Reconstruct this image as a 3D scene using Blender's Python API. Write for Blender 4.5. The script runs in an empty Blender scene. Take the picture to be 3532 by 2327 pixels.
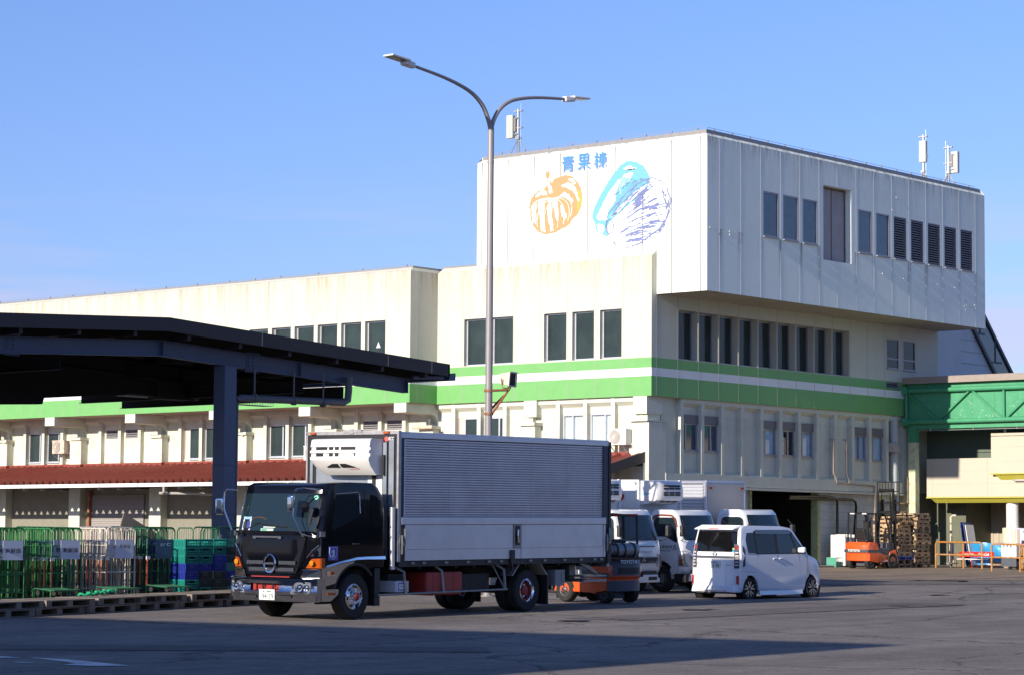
import bpy, bmesh, math, random
from mathutils import Vector, Matrix
random.seed(7)
R = math.radians
SC = bpy.context.scene
COL = SC.collection
# ---------------------------------------------------------------- camera, sky, sun, exposure
# world frame: x runs along the shaded facade, y along the sunlit one, z up; origin = building corner
cam = bpy.data.objects.new('camera', bpy.data.cameras.new('camera'))
COL.objects.link(cam)
cam.data.sensor_width = 36.0; cam.data.lens = 87.67
cam.data.clip_start = 0.5; cam.data.clip_end = 6000
CR = Vector((0.649613, -0.760226, 0.007662)); CU = Vector((-0.067256, -0.047426, 0.996608)); CD = Vector((0.757284, 0.647925, 0.081939))
mw = Matrix((CR, CU, -CD)).transposed().to_4x4(); mw.translation = Vector((-68.665, -52.377, 0.818))
cam.matrix_world = mw
SC.camera = cam
SUN_EL, SUN_AZ = 19.3, 0.7           # light travels along +x, turned SUN_AZ towards +y
ld = Vector((math.cos(R(SUN_EL))*math.cos(R(SUN_AZ)), math.cos(R(SUN_EL))*math.sin(R(SUN_AZ)), -math.sin(R(SUN_EL))))
sun = bpy.data.objects.new('sun', bpy.data.lights.new('sun', 'SUN'))
COL.objects.link(sun)
sun.data.energy = 5.0; sun.data.angle = R(0.53); sun.data.color = (1.0, 0.90, 0.76)
sun.rotation_euler = ld.to_track_quat('-Z', 'Y').to_euler()
sun.location = (-60, -20, 40)
W = bpy.data.worlds.new('World'); SC.world = W; W.use_nodes = True
nt = W.node_tree; nt.nodes.clear()
sky = nt.nodes.new('ShaderNodeTexSky'); sky.sky_type = 'NISHITA'; sky.sun_disc = False
sky.sun_elevation = R(SUN_EL)
ts = -ld; sky.sun_rotation = math.atan2(ts.x, ts.y)
sky.altitude = 0; sky.air_density = 1.0; sky.dust_density = 0.25; sky.ozone_density = 2.2
bg = nt.nodes.new('ShaderNodeBackground'); wo = nt.nodes.new('ShaderNodeOutputWorld')
bg.inputs['Strength'].default_value = 0.13
# thin pink cloud low over the horizon, placed by world direction
tc = nt.nodes.new('ShaderNodeTexCoord'); sep = nt.nodes.new('ShaderNodeSeparateXYZ')
mp = nt.nodes.new('ShaderNodeMapping'); mp.inputs['Scale'].default_value = (2.2, 2.2, 26)
nz = nt.nodes.new('ShaderNodeTexNoise'); nz.inputs['Scale'].default_value = 2.3; nz.inputs['Detail'].default_value = 5
nt.links.new(tc.outputs['Generated'], mp.inputs['Vector']); nt.links.new(mp.outputs['Vector'], nz.inputs['Vector'])
nt.links.new(tc.outputs['Generated'], sep.inputs['Vector'])
r1 = nt.nodes.new('ShaderNodeMapRange'); r1.inputs['From Min'].default_value = 0.44; r1.inputs['From Max'].default_value = 0.60
nt.links.new(nz.outputs['Fac'], r1.inputs['Value'])
r2 = nt.nodes.new('ShaderNodeMapRange'); r2.inputs['From Min'].default_value = 0.145; r2.inputs['From Max'].default_value = 0.09
nt.links.new(sep.outputs['Z'], r2.inputs['Value'])
mu = nt.nodes.new('ShaderNodeMath'); mu.operation = 'MULTIPLY'
nt.links.new(r1.outputs['Result'], mu.inputs[0]); nt.links.new(r2.outputs['Result'], mu.inputs[1])
m2 = nt.nodes.new('ShaderNodeMath'); m2.operation = 'MULTIPLY'; m2.inputs[1].default_value = 0.5
nt.links.new(mu.outputs[0], m2.inputs[0])
mix = nt.nodes.new('ShaderNodeMixRGB'); mix.inputs['Color2'].default_value = (4.2, 3.7, 5.0, 1)
tint = nt.nodes.new('ShaderNodeMixRGB'); tint.blend_type = 'MULTIPLY'; tint.inputs['Fac'].default_value = 1; tint.inputs['Color2'].default_value = (0.60, 0.69, 1.0, 1)
tm = nt.nodes.new('ShaderNodeMapRange'); tm.inputs['From Min'].default_value = 0.02; tm.inputs['From Max'].default_value = 0.26; nt.links.new(sep.outputs['Z'], tm.inputs['Value'])
tt = nt.nodes.new('ShaderNodeMixRGB'); tt.inputs['Color1'].default_value = (0.50, 0.545, 0.87, 1); tt.inputs['Color2'].default_value = (0.60, 0.69, 1.02, 1)
nt.links.new(tm.outputs['Result'], tt.inputs['Fac']); nt.links.new(tt.outputs['Color'], tint.inputs['Color2'])
nt.links.new(sky.outputs['Color'], tint.inputs['Color1'])
nt.links.new(m2.outputs[0], mix.inputs['Fac']); nt.links.new(tint.outputs['Color'], mix.inputs['Color1'])
nt.links.new(mix.outputs['Color'], bg.inputs['Color']); nt.links.new(bg.outputs['Background'], wo.inputs['Surface'])
SC.view_settings.view_transform = 'Standard'; SC.view_settings.look = 'None'
SC.view_settings.gamma = 1; SC.view_settings.exposure = 0.42
SC.cycles.max_bounces = 8; SC.cycles.diffuse_bounces = 3; SC.cycles.glossy_bounces = 4; SC.cycles.use_denoising = True

# ---------------------------------------------------------------- materials
MATS = {}
def mat(name, col, rough=0.6, metal=0.0, var=0.0, vscale=6.0, bump=0.0, bscale=40.0, spec=0.5, coat=0.0, dirt=None, dscale=3.0, damt=0.5, streak=None, emit=0.0):
    if name in MATS: return MATS[name]
    m = bpy.data.materials.new(name); m.use_nodes = True; t = m.node_tree; b = t.nodes['Principled BSDF']
    b.inputs['Base Color'].default_value = (*col, 1); b.inputs['Roughness'].default_value = rough; b.inputs['Metallic'].default_value = metal
    b.inputs['Specular IOR Level'].default_value = spec; b.inputs['Coat Weight'].default_value = coat; b.inputs['Coat Roughness'].default_value = 0.05
    out = None
    if var or bump or dirt or streak:
        tcn = t.nodes.new('ShaderNodeTexCoord')
    def noise(scale, detail=6, vec=None, rough_=0.6):
        n = t.nodes.new('ShaderNodeTexNoise'); n.inputs['Scale'].default_value = scale; n.inputs['Detail'].default_value = detail; n.inputs['Roughness'].default_value = rough_
        t.links.new(vec if vec else tcn.outputs['Object'], n.inputs['Vector']); return n
    if var:
        n = noise(vscale); mr = t.nodes.new('ShaderNodeMapRange'); mr.inputs['From Min'].default_value = 0.3; mr.inputs['From Max'].default_value = 0.7
        mr.inputs['To Min'].default_value = 1-var; mr.inputs['To Max'].default_value = 1+var
        t.links.new(n.outputs['Fac'], mr.inputs['Value'])
        hs = t.nodes.new('ShaderNodeHueSaturation'); hs.inputs['Color'].default_value = (*col, 1); t.links.new(mr.outputs['Result'], hs.inputs['Value']); out = hs.outputs['Color']
        rr = t.nodes.new('ShaderNodeMapRange'); rr.inputs['To Min'].default_value = max(0, rough-0.08); rr.inputs['To Max'].default_value = min(1, rough+0.08)
        t.links.new(n.outputs['Fac'], rr.inputs['Value']); t.links.new(rr.outputs['Result'], b.inputs['Roughness'])
    if dirt:
        n = noise(dscale, 8, None, 0.7); mr = t.nodes.new('ShaderNodeMapRange'); mr.inputs['From Min'].default_value = 0.5; mr.inputs['From Max'].default_value = 0.72; mr.inputs['To Max'].default_value = damt
        t.links.new(n.outputs['Fac'], mr.inputs['Value']); mx = t.nodes.new('ShaderNodeMixRGB'); mx.inputs['Color2'].default_value = (*dirt, 1)
        if out: t.links.new(out, mx.inputs['Color1'])
        else: mx.inputs['Color1'].default_value = (*col, 1)
        t.links.new(mr.outputs['Result'], mx.inputs['Fac']); out = mx.outputs['Color']
    if streak:                       # rain streaks running down from a ledge: list of (z_top, length, amount, colour)
        for (zt, ln, amt, scol, hs_, *mod_) in streak:
            mpn = t.nodes.new('ShaderNodeMapping'); mpn.inputs['Scale'].default_value = (hs_, hs_, 0.35)
            t.links.new(tcn.outputs['Object'], mpn.inputs['Vector']); n = noise(1.0, 8, mpn.outputs['Vector'], 0.72)
            sx = t.nodes.new('ShaderNodeSeparateXYZ'); t.links.new(tcn.outputs['Object'], sx.inputs['Vector'])
            g = t.nodes.new('ShaderNodeMapRange'); g.inputs['From Min'].default_value = zt-ln; g.inputs['From Max'].default_value = zt; g.inputs['To Min'].default_value = 0; g.inputs['To Max'].default_value = 1
            t.links.new(sx.outputs['Z'], g.inputs['Value'])
            g2 = t.nodes.new('ShaderNodeMath'); g2.operation = 'LESS_THAN'; g2.inputs[1].default_value = zt+0.01; t.links.new(sx.outputs['Z'], g2.inputs[0])
            pw = t.nodes.new('ShaderNodeMath'); pw.operation = 'POWER'; pw.inputs[1].default_value = 1.6; t.links.new(g.outputs['Result'], pw.inputs[0])
            f = t.nodes.new('ShaderNodeMapRange'); f.inputs['From Min'].default_value = 0.45; f.inputs['From Max'].default_value = 0.75; t.links.new(n.outputs['Fac'], f.inputs['Value'])
            a1 = t.nodes.new('ShaderNodeMath'); a1.operation = 'MULTIPLY'; t.links.new(pw.outputs[0], a1.inputs[0]); t.links.new(f.outputs['Result'], a1.inputs[1])
            a2 = t.nodes.new('ShaderNodeMath'); a2.operation = 'MULTIPLY'; t.links.new(a1.outputs[0], a2.inputs[0]); t.links.new(g2.outputs[0], a2.inputs[1])
            a3 = t.nodes.new('ShaderNodeMath'); a3.operation = 'MULTIPLY'; a3.inputs[1].default_value = amt; a3.use_clamp = True; t.links.new(a2.outputs[0], a3.inputs[0])
            if mod_:      # streaks only near the panel joints
                pp_ = t.nodes.new('ShaderNodeMath'); pp_.operation = 'PINGPONG'; pp_.inputs[1].default_value = mod_[1]/2
                ad_ = t.nodes.new('ShaderNodeMath'); ad_.operation = 'SUBTRACT'; ad_.inputs[1].default_value = mod_[0]; t.links.new(sx.outputs['X'], ad_.inputs[0]); t.links.new(ad_.outputs[0], pp_.inputs[0])
                rm_ = t.nodes.new('ShaderNodeMapRange'); rm_.inputs['From Min'].default_value = .08; rm_.inputs['From Max'].default_value = .20; rm_.inputs['To Min'].default_value = 1; rm_.inputs['To Max'].default_value = 0; t.links.new(pp_.outputs[0], rm_.inputs['Value'])
                a4 = t.nodes.new('ShaderNodeMath'); a4.operation = 'MULTIPLY'; t.links.new(a3.outputs[0], a4.inputs[0]); t.links.new(rm_.outputs['Result'], a4.inputs[1]); a3 = a4
            mx = t.nodes.new('ShaderNodeMixRGB'); mx.inputs['Color2'].default_value = (*scol, 1)
            if out: t.links.new(out, mx.inputs['Color1'])
            else: mx.inputs['Color1'].default_value = (*col, 1)
            t.links.new(a3.outputs[0], mx.inputs['Fac']); out = mx.outputs['Color']
    if out: t.links.new(out, b.inputs['Base Color'])
    if bump:
        n = noise(bscale, 4); bp = t.nodes.new('ShaderNodeBump'); bp.inputs['Strength'].default_value = bump; bp.inputs['Distance'].default_value = 0.02
        t.links.new(n.outputs['Fac'], bp.inputs['Height']); t.links.new(bp.outputs['Normal'], b.inputs['Normal'])
    if emit: b.inputs['Emission Color'].default_value = (*col, 1); b.inputs['Emission Strength'].default_value = emit
    MATS[name] = m; return m

def glass(name, tint, alpha=0.55, rough=0.03):      # thin pane: clear coat reflection over a tinted see-through body
    if name in MATS: return MATS[name]
    m = bpy.data.materials.new(name); m.use_nodes = True; t = m.node_tree; t.nodes.clear()
    o = t.nodes.new('ShaderNodeOutputMaterial'); tr = t.nodes.new('ShaderNodeBsdfTransparent'); tr.inputs['Color'].default_value = (*tint, 1)
    gl = t.nodes.new('ShaderNodeBsdfGlossy'); gl.inputs['Roughness'].default_value = rough
    fr = t.nodes.new('ShaderNodeLayerWeight'); fr.inputs['Blend'].default_value = .5
    pw = t.nodes.new('ShaderNodeMath'); pw.operation = 'POWER'; pw.inputs[1].default_value = 5; t.links.new(fr.outputs['Facing'], pw.inputs[0])
    ma = t.nodes.new('ShaderNodeMath'); ma.operation = 'MULTIPLY_ADD'; ma.inputs[1].default_value = .9; ma.inputs[2].default_value = .05; t.links.new(pw.outputs[0], ma.inputs[0])
    mx = t.nodes.new('ShaderNodeMixShader'); t.links.new(ma.outputs[0], mx.inputs['Fac']); t.links.new(tr.outputs[0], mx.inputs[1]); t.links.new(gl.outputs[0], mx.inputs[2])
    t.links.new(mx.outputs[0], o.inputs['Surface']); MATS[name] = m; return m

# ---------------------------------------------------------------- mesh builder
class MB:
    def __init__(s): s.v = []; s.f = []; s.mi = []; s.T = None
    def add(s, vs, fs, m=0):
        n = len(s.v)
        s.v += [tuple(s.T @ Vector(p)) for p in vs] if s.T else [tuple(p) for p in vs]
        s.f += [tuple(i+n for i in f) for f in fs]; s.mi += [m]*len(fs); return s
    def box(s, x0, x1, y0, y1, z0, z1, m=0):
        if x0 > x1: x0, x1 = x1, x0
        if y0 > y1: y0, y1 = y1, y0
        if z0 > z1: z0, z1 = z1, z0
        return s.add([(x0,y0,z0),(x1,y0,z0),(x1,y1,z0),(x0,y1,z0),(x0,y0,z1),(x1,y0,z1),(x1,y1,z1),(x0,y1,z1)],
                     [(0,3,2,1),(4,5,6,7),(0,1,5,4),(1,2,6,5),(2,3,7,6),(3,0,4,7)], m)
    def quad(s, a, b, c, d, m=0): return s.add([a,b,c,d], [(0,1,2,3)], m)
    def hexa(s, p, m=0):      # 8 points: bottom ring then top ring
        return s.add(p, [(0,3,2,1),(4,5,6,7),(0,1,5,4),(1,2,6,5),(2,3,7,6),(3,0,4,7)], m)
    def poly(s, pts, off, m=0):     # polygon extruded by the vector off
        n = len(pts); off = Vector(off); q = [tuple(Vector(p)+off) for p in pts]
        return s.add(list(pts)+q, [tuple(range(n-1,-1,-1)), tuple(range(n, 2*n))] + [(i,(i+1)%n,(i+1)%n+n,i+n) for i in range(n)], m)
    def tube(s, pts, r, n=8, m=0, caps=True):
        pts = [Vector(p) for p in pts]; rs = r if isinstance(r, (list, tuple)) else [r]*len(pts); vs = []; fs = []; up = None
        for i, p in enumerate(pts):
            d = (pts[min(i+1, len(pts)-1)] - pts[max(i-1, 0)]).normalized()
            if up is None:
                up = d.orthogonal().normalized()
                if abs(d.z) < .9: up = Vector((0,0,1)).cross(d).normalized()
            up = (up - d*up.dot(d)).normalized(); w = d.cross(up)
            for k in range(n):
                a = 2*math.pi*(k+.5)/n; vs.append(tuple(p + (up*math.cos(a) + w*math.sin(a))*rs[i]))
        for i in range(len(pts)-1):
            for k in range(n): a = i*n+k; b = i*n+(k+1)%n; fs.append((a,b,b+n,a+n))
        if caps: fs.append(tuple(range(n-1,-1,-1))); L = (len(pts)-1)*n; fs.append(tuple(L+k for k in range(n)))
        return s.add(vs, fs, m)
    def lathe(s, prof, c, axis='y', n=24, m=0, caps=False):     # prof = [(radius, offset along axis)]
        vs = []; fs = []; c = Vector(c)
        for (r, o) in prof:
            for k in range(n):
                a = 2*math.pi*k/n; u, w = r*math.cos(a), r*math.sin(a)
                vs.append(tuple(c + Vector({'y': (u, o, w), 'x': (o, u, w), 'z': (u, w, o)}[axis])))
        for i in range(len(prof)-1):
            for k in range(n): a = i*n+k; b = i*n+(k+1)%n; fs.append((a,b,b+n,a+n))
        if caps: fs.append(tuple(range(n-1,-1,-1))); L = (len(prof)-1)*n; fs.append(tuple(L+k for k in range(n)))
        return s.add(vs, fs, m)
    def build(s, name, mats, parent=None, smooth=False, bevel=0.0, seg=2, rec=False, angle=35):
        me = bpy.data.meshes.new(name); me.from_pydata(s.v, [], s.f)
        for m_ in (mats if isinstance(mats, (list, tuple)) else [mats]): me.materials.append(m_)
        me.polygons.foreach_set('material_index', s.mi)
        bm = bmesh.new(); bm.from_mesh(me)
        if rec: bmesh.ops.recalc_face_normals(bm, faces=bm.faces)
        bm.to_mesh(me); bm.free()
        if smooth: me.polygons.foreach_set('use_smooth', [True]*len(me.polygons))
        me.update()
        o = bpy.data.objects.new(name, me); COL.objects.link(o)
        if parent: o.parent = parent
        if bevel:
            md = o.modifiers.new('bevel', 'BEVEL'); md.width = bevel; md.segments = seg; md.limit_method = 'ANGLE'; md.angle_limit = R(angle)
        if smooth:
            md = o.modifiers.new('split', 'EDGE_SPLIT'); md.split_angle = R(angle)
        return o

def tag(o, label, cat, group=None, kind=None):
    o['label'] = label; o['category'] = cat
    if group: o['group'] = group
    if kind: o['kind'] = kind
    return o
def thing(name, label, cat, loc=(0,0,0), rot=(0,0,0), group=None):
    o = bpy.data.objects.new(name, None); COL.objects.link(o); o.location = loc; o.rotation_euler = rot; o.empty_display_size = .3
    return tag(o, label, cat, group)
def struct(o): o['kind'] = 'structure'; return o
def dup(o, parent=None, **kw):
    c = o.copy(); COL.objects.link(c); c.parent = parent
    for ch in list(o.children): dup(ch, c)
    for k, v in kw.items():
        if k in ('location', 'rotation_euler'): setattr(c, k, v)
        else: c[k] = v
    return c
def text(name, body, size, M_, m, parent=None, depth=0.004, width=None, bold=0.0, height=None, shear=0):
    c = bpy.data.curves.new(name, 'FONT'); c.body = body; c.size = 1; c.offset = bold; c.extrude = 0; c.shear = shear
    o = bpy.data.objects.new(name, c); COL.objects.link(o)
    me = bpy.data.meshes.new_from_object(o.evaluated_get(bpy.context.evaluated_depsgraph_get())); bpy.data.objects.remove(o)
    xs = [v.co.x for v in me.vertices]; ys = [v.co.y for v in me.vertices]
    x0, x1, y0, y1 = min(xs), max(xs), min(ys), max(ys); h = height or size; k = h/(y1-y0); kx = (width/(x1-x0)) if width else k
    for v in me.vertices: v.co = Vector(((v.co.x-x0)*kx, (v.co.y-y0)*k, depth))
    me.transform(M_); me.materials.clear(); me.materials.append(m)
    o = bpy.data.objects.new(name, me); COL.objects.link(o); o.parent = parent; return o
def frame(o, ux, uy):      # matrix whose x,y run along ux,uy on a surface through o
    ux = Vector(ux).normalized(); uy = Vector(uy); uz = ux.cross(uy).normalized(); uy = uz.cross(ux)
    m_ = Matrix((ux, uy, uz)).transposed().to_4x4(); m_.translation = Vector(o); return m_
def zg(x, y): return min(0.0, -0.114 + 0.0113976*x + 0.0097517*y) - .08*math.exp(-((x+16.3)**2+(y+15.9)**2)/14)
# ---------------------------------------------------------------- ground
def asphalt(name, col, edge):
    m = bpy.data.materials.new(name); m.use_nodes = True; t = m.node_tree; b = t.nodes['Principled BSDF']
    tcn = t.nodes.new('ShaderNodeTexCoord')
    def N(s, d=6, r=.6, sc=None):
        n = t.nodes.new('ShaderNodeTexNoise'); n.inputs['Scale'].default_value = s; n.inputs['Detail'].default_value = d; n.inputs['Roughness'].default_value = r
        if sc:
            mpn = t.nodes.new('ShaderNodeMapping'); mpn.inputs['Scale'].default_value = sc; mpn.inputs['Rotation'].default_value = (0, 0, R(8)); t.links.new(tcn.outputs['Object'], mpn.inputs['Vector']); t.links.new(mpn.outputs['Vector'], n.inputs['Vector'])
        else: t.links.new(tcn.outputs['Object'], n.inputs['Vector'])
        return n
    a, c, f, g = N(.18, 5), N(16, 6, .95), N(1.2, 9, .75), N(.5, 6, .7, (.25, 1.6, 1))
    mr = t.nodes.new('ShaderNodeMapRange'); mr.inputs['From Min'].default_value = .3; mr.inputs['From Max'].default_value = .7; mr.inputs['To Min'].default_value = .82; mr.inputs['To Max'].default_value = 1.22
    t.links.new(a.outputs['Fac'], mr.inputs['Value'])
    m1 = t.nodes.new('ShaderNodeMapRange'); m1.inputs['From Min'].default_value = .3; m1.inputs['From Max'].default_value = .7; m1.inputs['To Min'].default_value = .5; m1.inputs['To Max'].default_value = 1.5
    t.links.new(c.outputs['Fac'], m1.inputs['Value'])
    m3 = t.nodes.new('ShaderNodeMapRange'); m3.inputs['From Min'].default_value = .35; m3.inputs['From Max'].default_value = .7; m3.inputs['To Min'].default_value = .85; m3.inputs['To Max'].default_value = 1.2
    t.links.new(f.outputs['Fac'], m3.inputs['Value'])
    m4 = t.nodes.new('ShaderNodeMapRange'); m4.inputs['From Min'].default_value = .4; m4.inputs['From Max'].default_value = .75; m4.inputs['To Min'].default_value = .9; m4.inputs['To Max'].default_value = 1.25
    t.links.new(g.outputs['Fac'], m4.inputs['Value'])
    prev = mr.outputs['Result']
    for x in (m1, m3, m4):
        k = t.nodes.new('ShaderNodeMath'); k.operation = 'MULTIPLY'; t.links.new(prev, k.inputs[0]); t.links.new(x.outputs['Result'], k.inputs[1]); prev = k.outputs[0]
    hs = t.nodes.new('ShaderNodeHueSaturation'); hs.inputs['Color'].default_value = (*col, 1); t.links.new(prev, hs.inputs['Value']); last = hs.outputs['Color']
    # scattered pale specks
    vo = t.nodes.new('ShaderNodeTexVoronoi'); vo.inputs['Scale'].default_value = 2.2; t.links.new(tcn.outputs['Object'], vo.inputs['Vector'])
    lt = t.nodes.new('ShaderNodeMath'); lt.operation = 'LESS_THAN'; lt.inputs[1].default_value = .035; t.links.new(vo.outputs['Distance'], lt.inputs[0])
    mx = t.nodes.new('ShaderNodeMixRGB'); mx.inputs['Color2'].default_value = (.4, .38, .34, 1); t.links.new(last, mx.inputs['Color1']); t.links.new(lt.outputs[0], mx.inputs['Fac'])
    # meandering cracks and sealed joints
    vc = t.nodes.new('ShaderNodeTexVoronoi'); vc.feature = 'DISTANCE_TO_EDGE'; vc.inputs['Scale'].default_value = .11; vc.inputs['Randomness'].default_value = 1
    vx = t.nodes.new('ShaderNodeVectorMath'); vx.operation = 'MULTIPLY_ADD'; vx.inputs[1].default_value = (.9, .9, .9); t.links.new(f.outputs['Color'], vx.inputs[0]); t.links.new(tcn.outputs['Object'], vx.inputs[2]); t.links.new(vx.outputs[0], vc.inputs['Vector'])
    cl = t.nodes.new('ShaderNodeMath'); cl.operation = 'LESS_THAN'; cl.inputs[1].default_value = .0028; t.links.new(vc.outputs['Distance'], cl.inputs[0])
    cm = t.nodes.new('ShaderNodeMath'); cm.operation = 'MULTIPLY'; cm.inputs[1].default_value = .6; t.links.new(cl.outputs[0], cm.inputs[0])
    mx2 = t.nodes.new('ShaderNodeMixRGB'); mx2.inputs['Color2'].default_value = (.03, .03, .03, 1); t.links.new(mx.outputs['Color'], mx2.inputs['Color1']); t.links.new(cm.outputs[0], mx2.inputs['Fac'])
    t.links.new(mx2.outputs['Color'], b.inputs['Base Color']); b.inputs['Roughness'].default_value = .9; b.inputs['Specular IOR Level'].default_value = .08
    bp = t.nodes.new('ShaderNodeBump'); bp.inputs['Strength'].default_value = .5; bp.inputs['Distance'].default_value = .02; t.links.new(c.outputs['Fac'], bp.inputs['Height']); t.links.new(bp.outputs['Normal'], b.inputs['Normal'])
    MATS[name] = m; return m
M_asph = asphalt('asphalt', (.200, .178, .162), 1)
M_apron = asphalt('apron_asphalt', (.245, .195, .15), 1)
def sheet(name, us, vs, zf, m, ext=None):
    b = MB(); n = len(vs)
    b.v = [(x, y, zf(x, y)) for x in us for y in vs]
    b.f = [(i*n+j, (i+1)*n+j, (i+1)*n+j+1, i*n+j+1) for i in range(len(us)-1) for j in range(n-1)]; b.mi = [0]*len(b.f)
    return b.build(name, m)
gx = [-2500, -1200, -500, -250, -150, -100] + list(range(-90, 41, 5)) + [60, 100, 200, 500, 1200, 2500]
gy = [-2500, -1200, -500, -250, -150, -100] + list(range(-90, 61, 5)) + [80, 120, 250, 500, 1200, 2500]
def zfar(x, y):
    k = max(0, 1 - (max(abs(x+20), abs(y+10)) - 120)/300) if max(abs(x+20), abs(y+10)) > 120 else 1
    z = zg(x, y)
    return max(z, -1.6) if k == 1 else -1.6*(1-k)*.5 + max(z, -1.6)*k
struct(sheet('ground', gx, gy, zfar, M_asph))
def strip(name, poly, m, dz=.004, n=14):
    (a, b_, c, d) = [Vector(p) for p in poly]; mb = MB(); g = []
    for i in range(n+1):
        for j in range(n+1):
            s, t_ = i/n, j/n; p = a*(1-s)*(1-t_) + b_*s*(1-t_) + c*s*t_ + d*(1-s)*t_; g.append((p.x, p.y, zg(p.x, p.y)+dz))
    mb.v = g; mb.f = [(i*(n+1)+j, (i+1)*(n+1)+j, (i+1)*(n+1)+j+1, i*(n+1)+j+1) for i in range(n) for j in range(n)]; mb.mi = [0]*len(mb.f)
    return struct(mb.build(name, m))
# brownish apron in front of the shaded facade, its front edge runs across the view
strip('apron_pavement', [(-13, -.9), (-2.6, -10.2), (12, -24), (24, .0)], M_apron, .006)
M_patch = asphalt('asphalt_patch_dark', (.150, .135, .128), 1); M_patch2 = asphalt('asphalt_patch_pale', (.225, .20, .18), 1)
strip('asphalt_patch', [(-30, -22.5), (-17.5, -22.6), (-17.0, -21.1), (-30.2, -20.9)], M_patch, .008)
strip('asphalt_patch', [(-11, -19), (-4.5, -21.5), (-3.6, -19.2), (-10.2, -17)], M_patch2, .008)
strip('asphalt_patch', [(-8, -12.6), (3, -18.6), (3.8, -17.4), (-7.2, -11.6)], M_patch, .010)
strip('asphalt_patch', [(-45, -22), (-40, -27.5), (-39, -26.5), (-44.2, -21)], M_patch, .008)
M_seal = mat('bitumen_seal', (.075, .07, .066), .8)
random.seed(11); sl = MB()
for (x0, y0, x1, y1) in ((-40,-19,-14,-21.5), (-33,-27,-12,-24), (-15,-21,1,-13.5), (-27,-20.4,-9,-17.8), (-20,-26,-6,-18)):
    n = 40; py = [(x0+(x1-x0)*i/n+random.uniform(-.08,.08), y0+(y1-y0)*i/n+.25*math.sin(i*.35)+random.uniform(-.05,.05)) for i in range(n+1)]
    for i in range(n):
        (ax, ay), (bx_, by) = py[i], py[i+1]; l = math.hypot(bx_-ax, by-ay); nx, ny = -(by-ay)/l, (bx_-ax)/l; w = random.uniform(.006, .022)
        sl.quad((ax-nx*w, ay-ny*w, zg(ax,ay)+.014), (bx_-nx*w, by-ny*w, zg(bx_,by)+.014), (bx_+nx*w, by+ny*w, zg(bx_,by)+.014), (ax+nx*w, ay+ny*w, zg(ax,ay)+.014))
struct(sl.build('pavement_seam', M_seal))
M_oil = mat('oil_stain', (.06, .055, .052), .5, var=.3, vscale=5)
for (x, y, r_) in ((-24.8,-20.2,.5), (-12.3,-18.7,.35), (-31.0,-21.8,.4), (-5.3,-9.8,.6), (-19.5,-22.0,.3)):
    o_ = MB(); q = [(x+r_*(1+.35*math.sin(k*2.1+x))*math.cos(k*.35), y+r_*(1+.3*math.cos(k*1.7+y))*.7*math.sin(k*.35), zg(x,y)+.018) for k in range(18)]; o_.add(q, [tuple(range(18))]); struct(o_.build('oil_stain', M_oil))
M_conc = mat('concrete_kerb', (.36, .33, .28), .85, var=.15, vscale=4, dirt=(.1, .09, .08), dscale=2, damt=.6)
kb = MB(); kb.box(4, 40, -.55, .28, -.5, .07); struct(kb.build('kerb', M_conc, bevel=.02))
M_line = mat('road_paint', (.62, .62, .6), .8, var=.1, dirt=(.12, .12, .12), dscale=5, damt=.95)
def mark(pts):
    mb = MB(); ps = [(x, y, zg(x, y)+.008) for x, y in pts]; mb.add(ps, [tuple(range(len(ps)))]); struct(mb.build('road_marking', M_line))
mark([(-45.86, -23.85), (-45.76, -24.5), (-45.99, -26.18), (-46.42, -25.96), (-46.56, -25.45), (-46.22, -25.3)]); mark([(-46.0, -23.0), (-45.97, -23.8), (-46.22, -23.7), (-46.3, -23.0)]); mark([(-46.66, -24.5), (-46.54, -24.75), (-46.62, -24.9), (-46.74, -24.6)])
# iron drain grate seen right of the kei van
g_ = MB(); zc = zg(-1.6, -11.9)
g_.box(-1.9, -1.3, -13.2, -11.4, zc-.05, zc+.012)
for i in range(12): g_.box(-1.88, -1.32, -13.15+.145*i, -13.08+.145*i, zc+.012, zc+.02)
tag(g_.build('drain_grate', mat('iron', (.03, .028, .026), .7, .4)), 'dark iron drain grate sunk in the asphalt yard', 'drain grate')

# ---------------------------------------------------------------- building materials
GRIME = (.30, .25, .17)
M_wall = mat('cream_concrete', (.55, .555, .47), .8, var=.03, vscale=1.5, bump=.25, bscale=60, streak=[(10.82, 1.7, 1.5, (.42, .33, .22), 5.5), (7.26, .5, .55, GRIME, 7)], dirt=(.5, .46, .36), dscale=.8, damt=.35)
M_box = mat('white_panel', (.84, .89, .81), .7, var=.03, vscale=1.2, bump=.35, bscale=50, streak=[(14.95, .75, 1.7, (.26, .25, .21), 6), (14.95, 2.6, .7, (.5, .5, .44), 3), (11.66, 2.1, 2.0, (.30, .29, .23), 5, 3.52, 1.2375)])
M_low = mat('lower_concrete', (.60, .62, .52), .75, var=.05, vscale=1.2, bump=.2, bscale=50, dirt=(.36, .33, .26), dscale=1.1, damt=.4, streak=[(5.4, 2.4, .5, GRIME, 4)])
M_green = mat('green_band_paint', (.155, .40, .125), .55, var=.05, vscale=2, dirt=(.16, .4, .12), dscale=1.5, damt=.4)
M_strip = mat('white_band_paint', (.74, .76, .76), .6, var=.03, vscale=2)
M_joint = mat('joint_sealant', (.33, .33, .30), .8)
M_jointw = mat('white_joint_sealant', (.62, .63, .6), .8)
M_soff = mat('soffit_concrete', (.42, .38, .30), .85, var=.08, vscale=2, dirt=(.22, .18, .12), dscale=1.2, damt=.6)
M_cap = mat('grey_coping_metal', (.27, .26, .255), .5, .3, var=.08, vscale=5)
M_alu = mat('aluminium_frame', (.62, .64, .68), .4, .5, var=.05)
M_alud = mat('grey_window_frame', (.34, .33, .36), .5, .3, var=.08)
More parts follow.
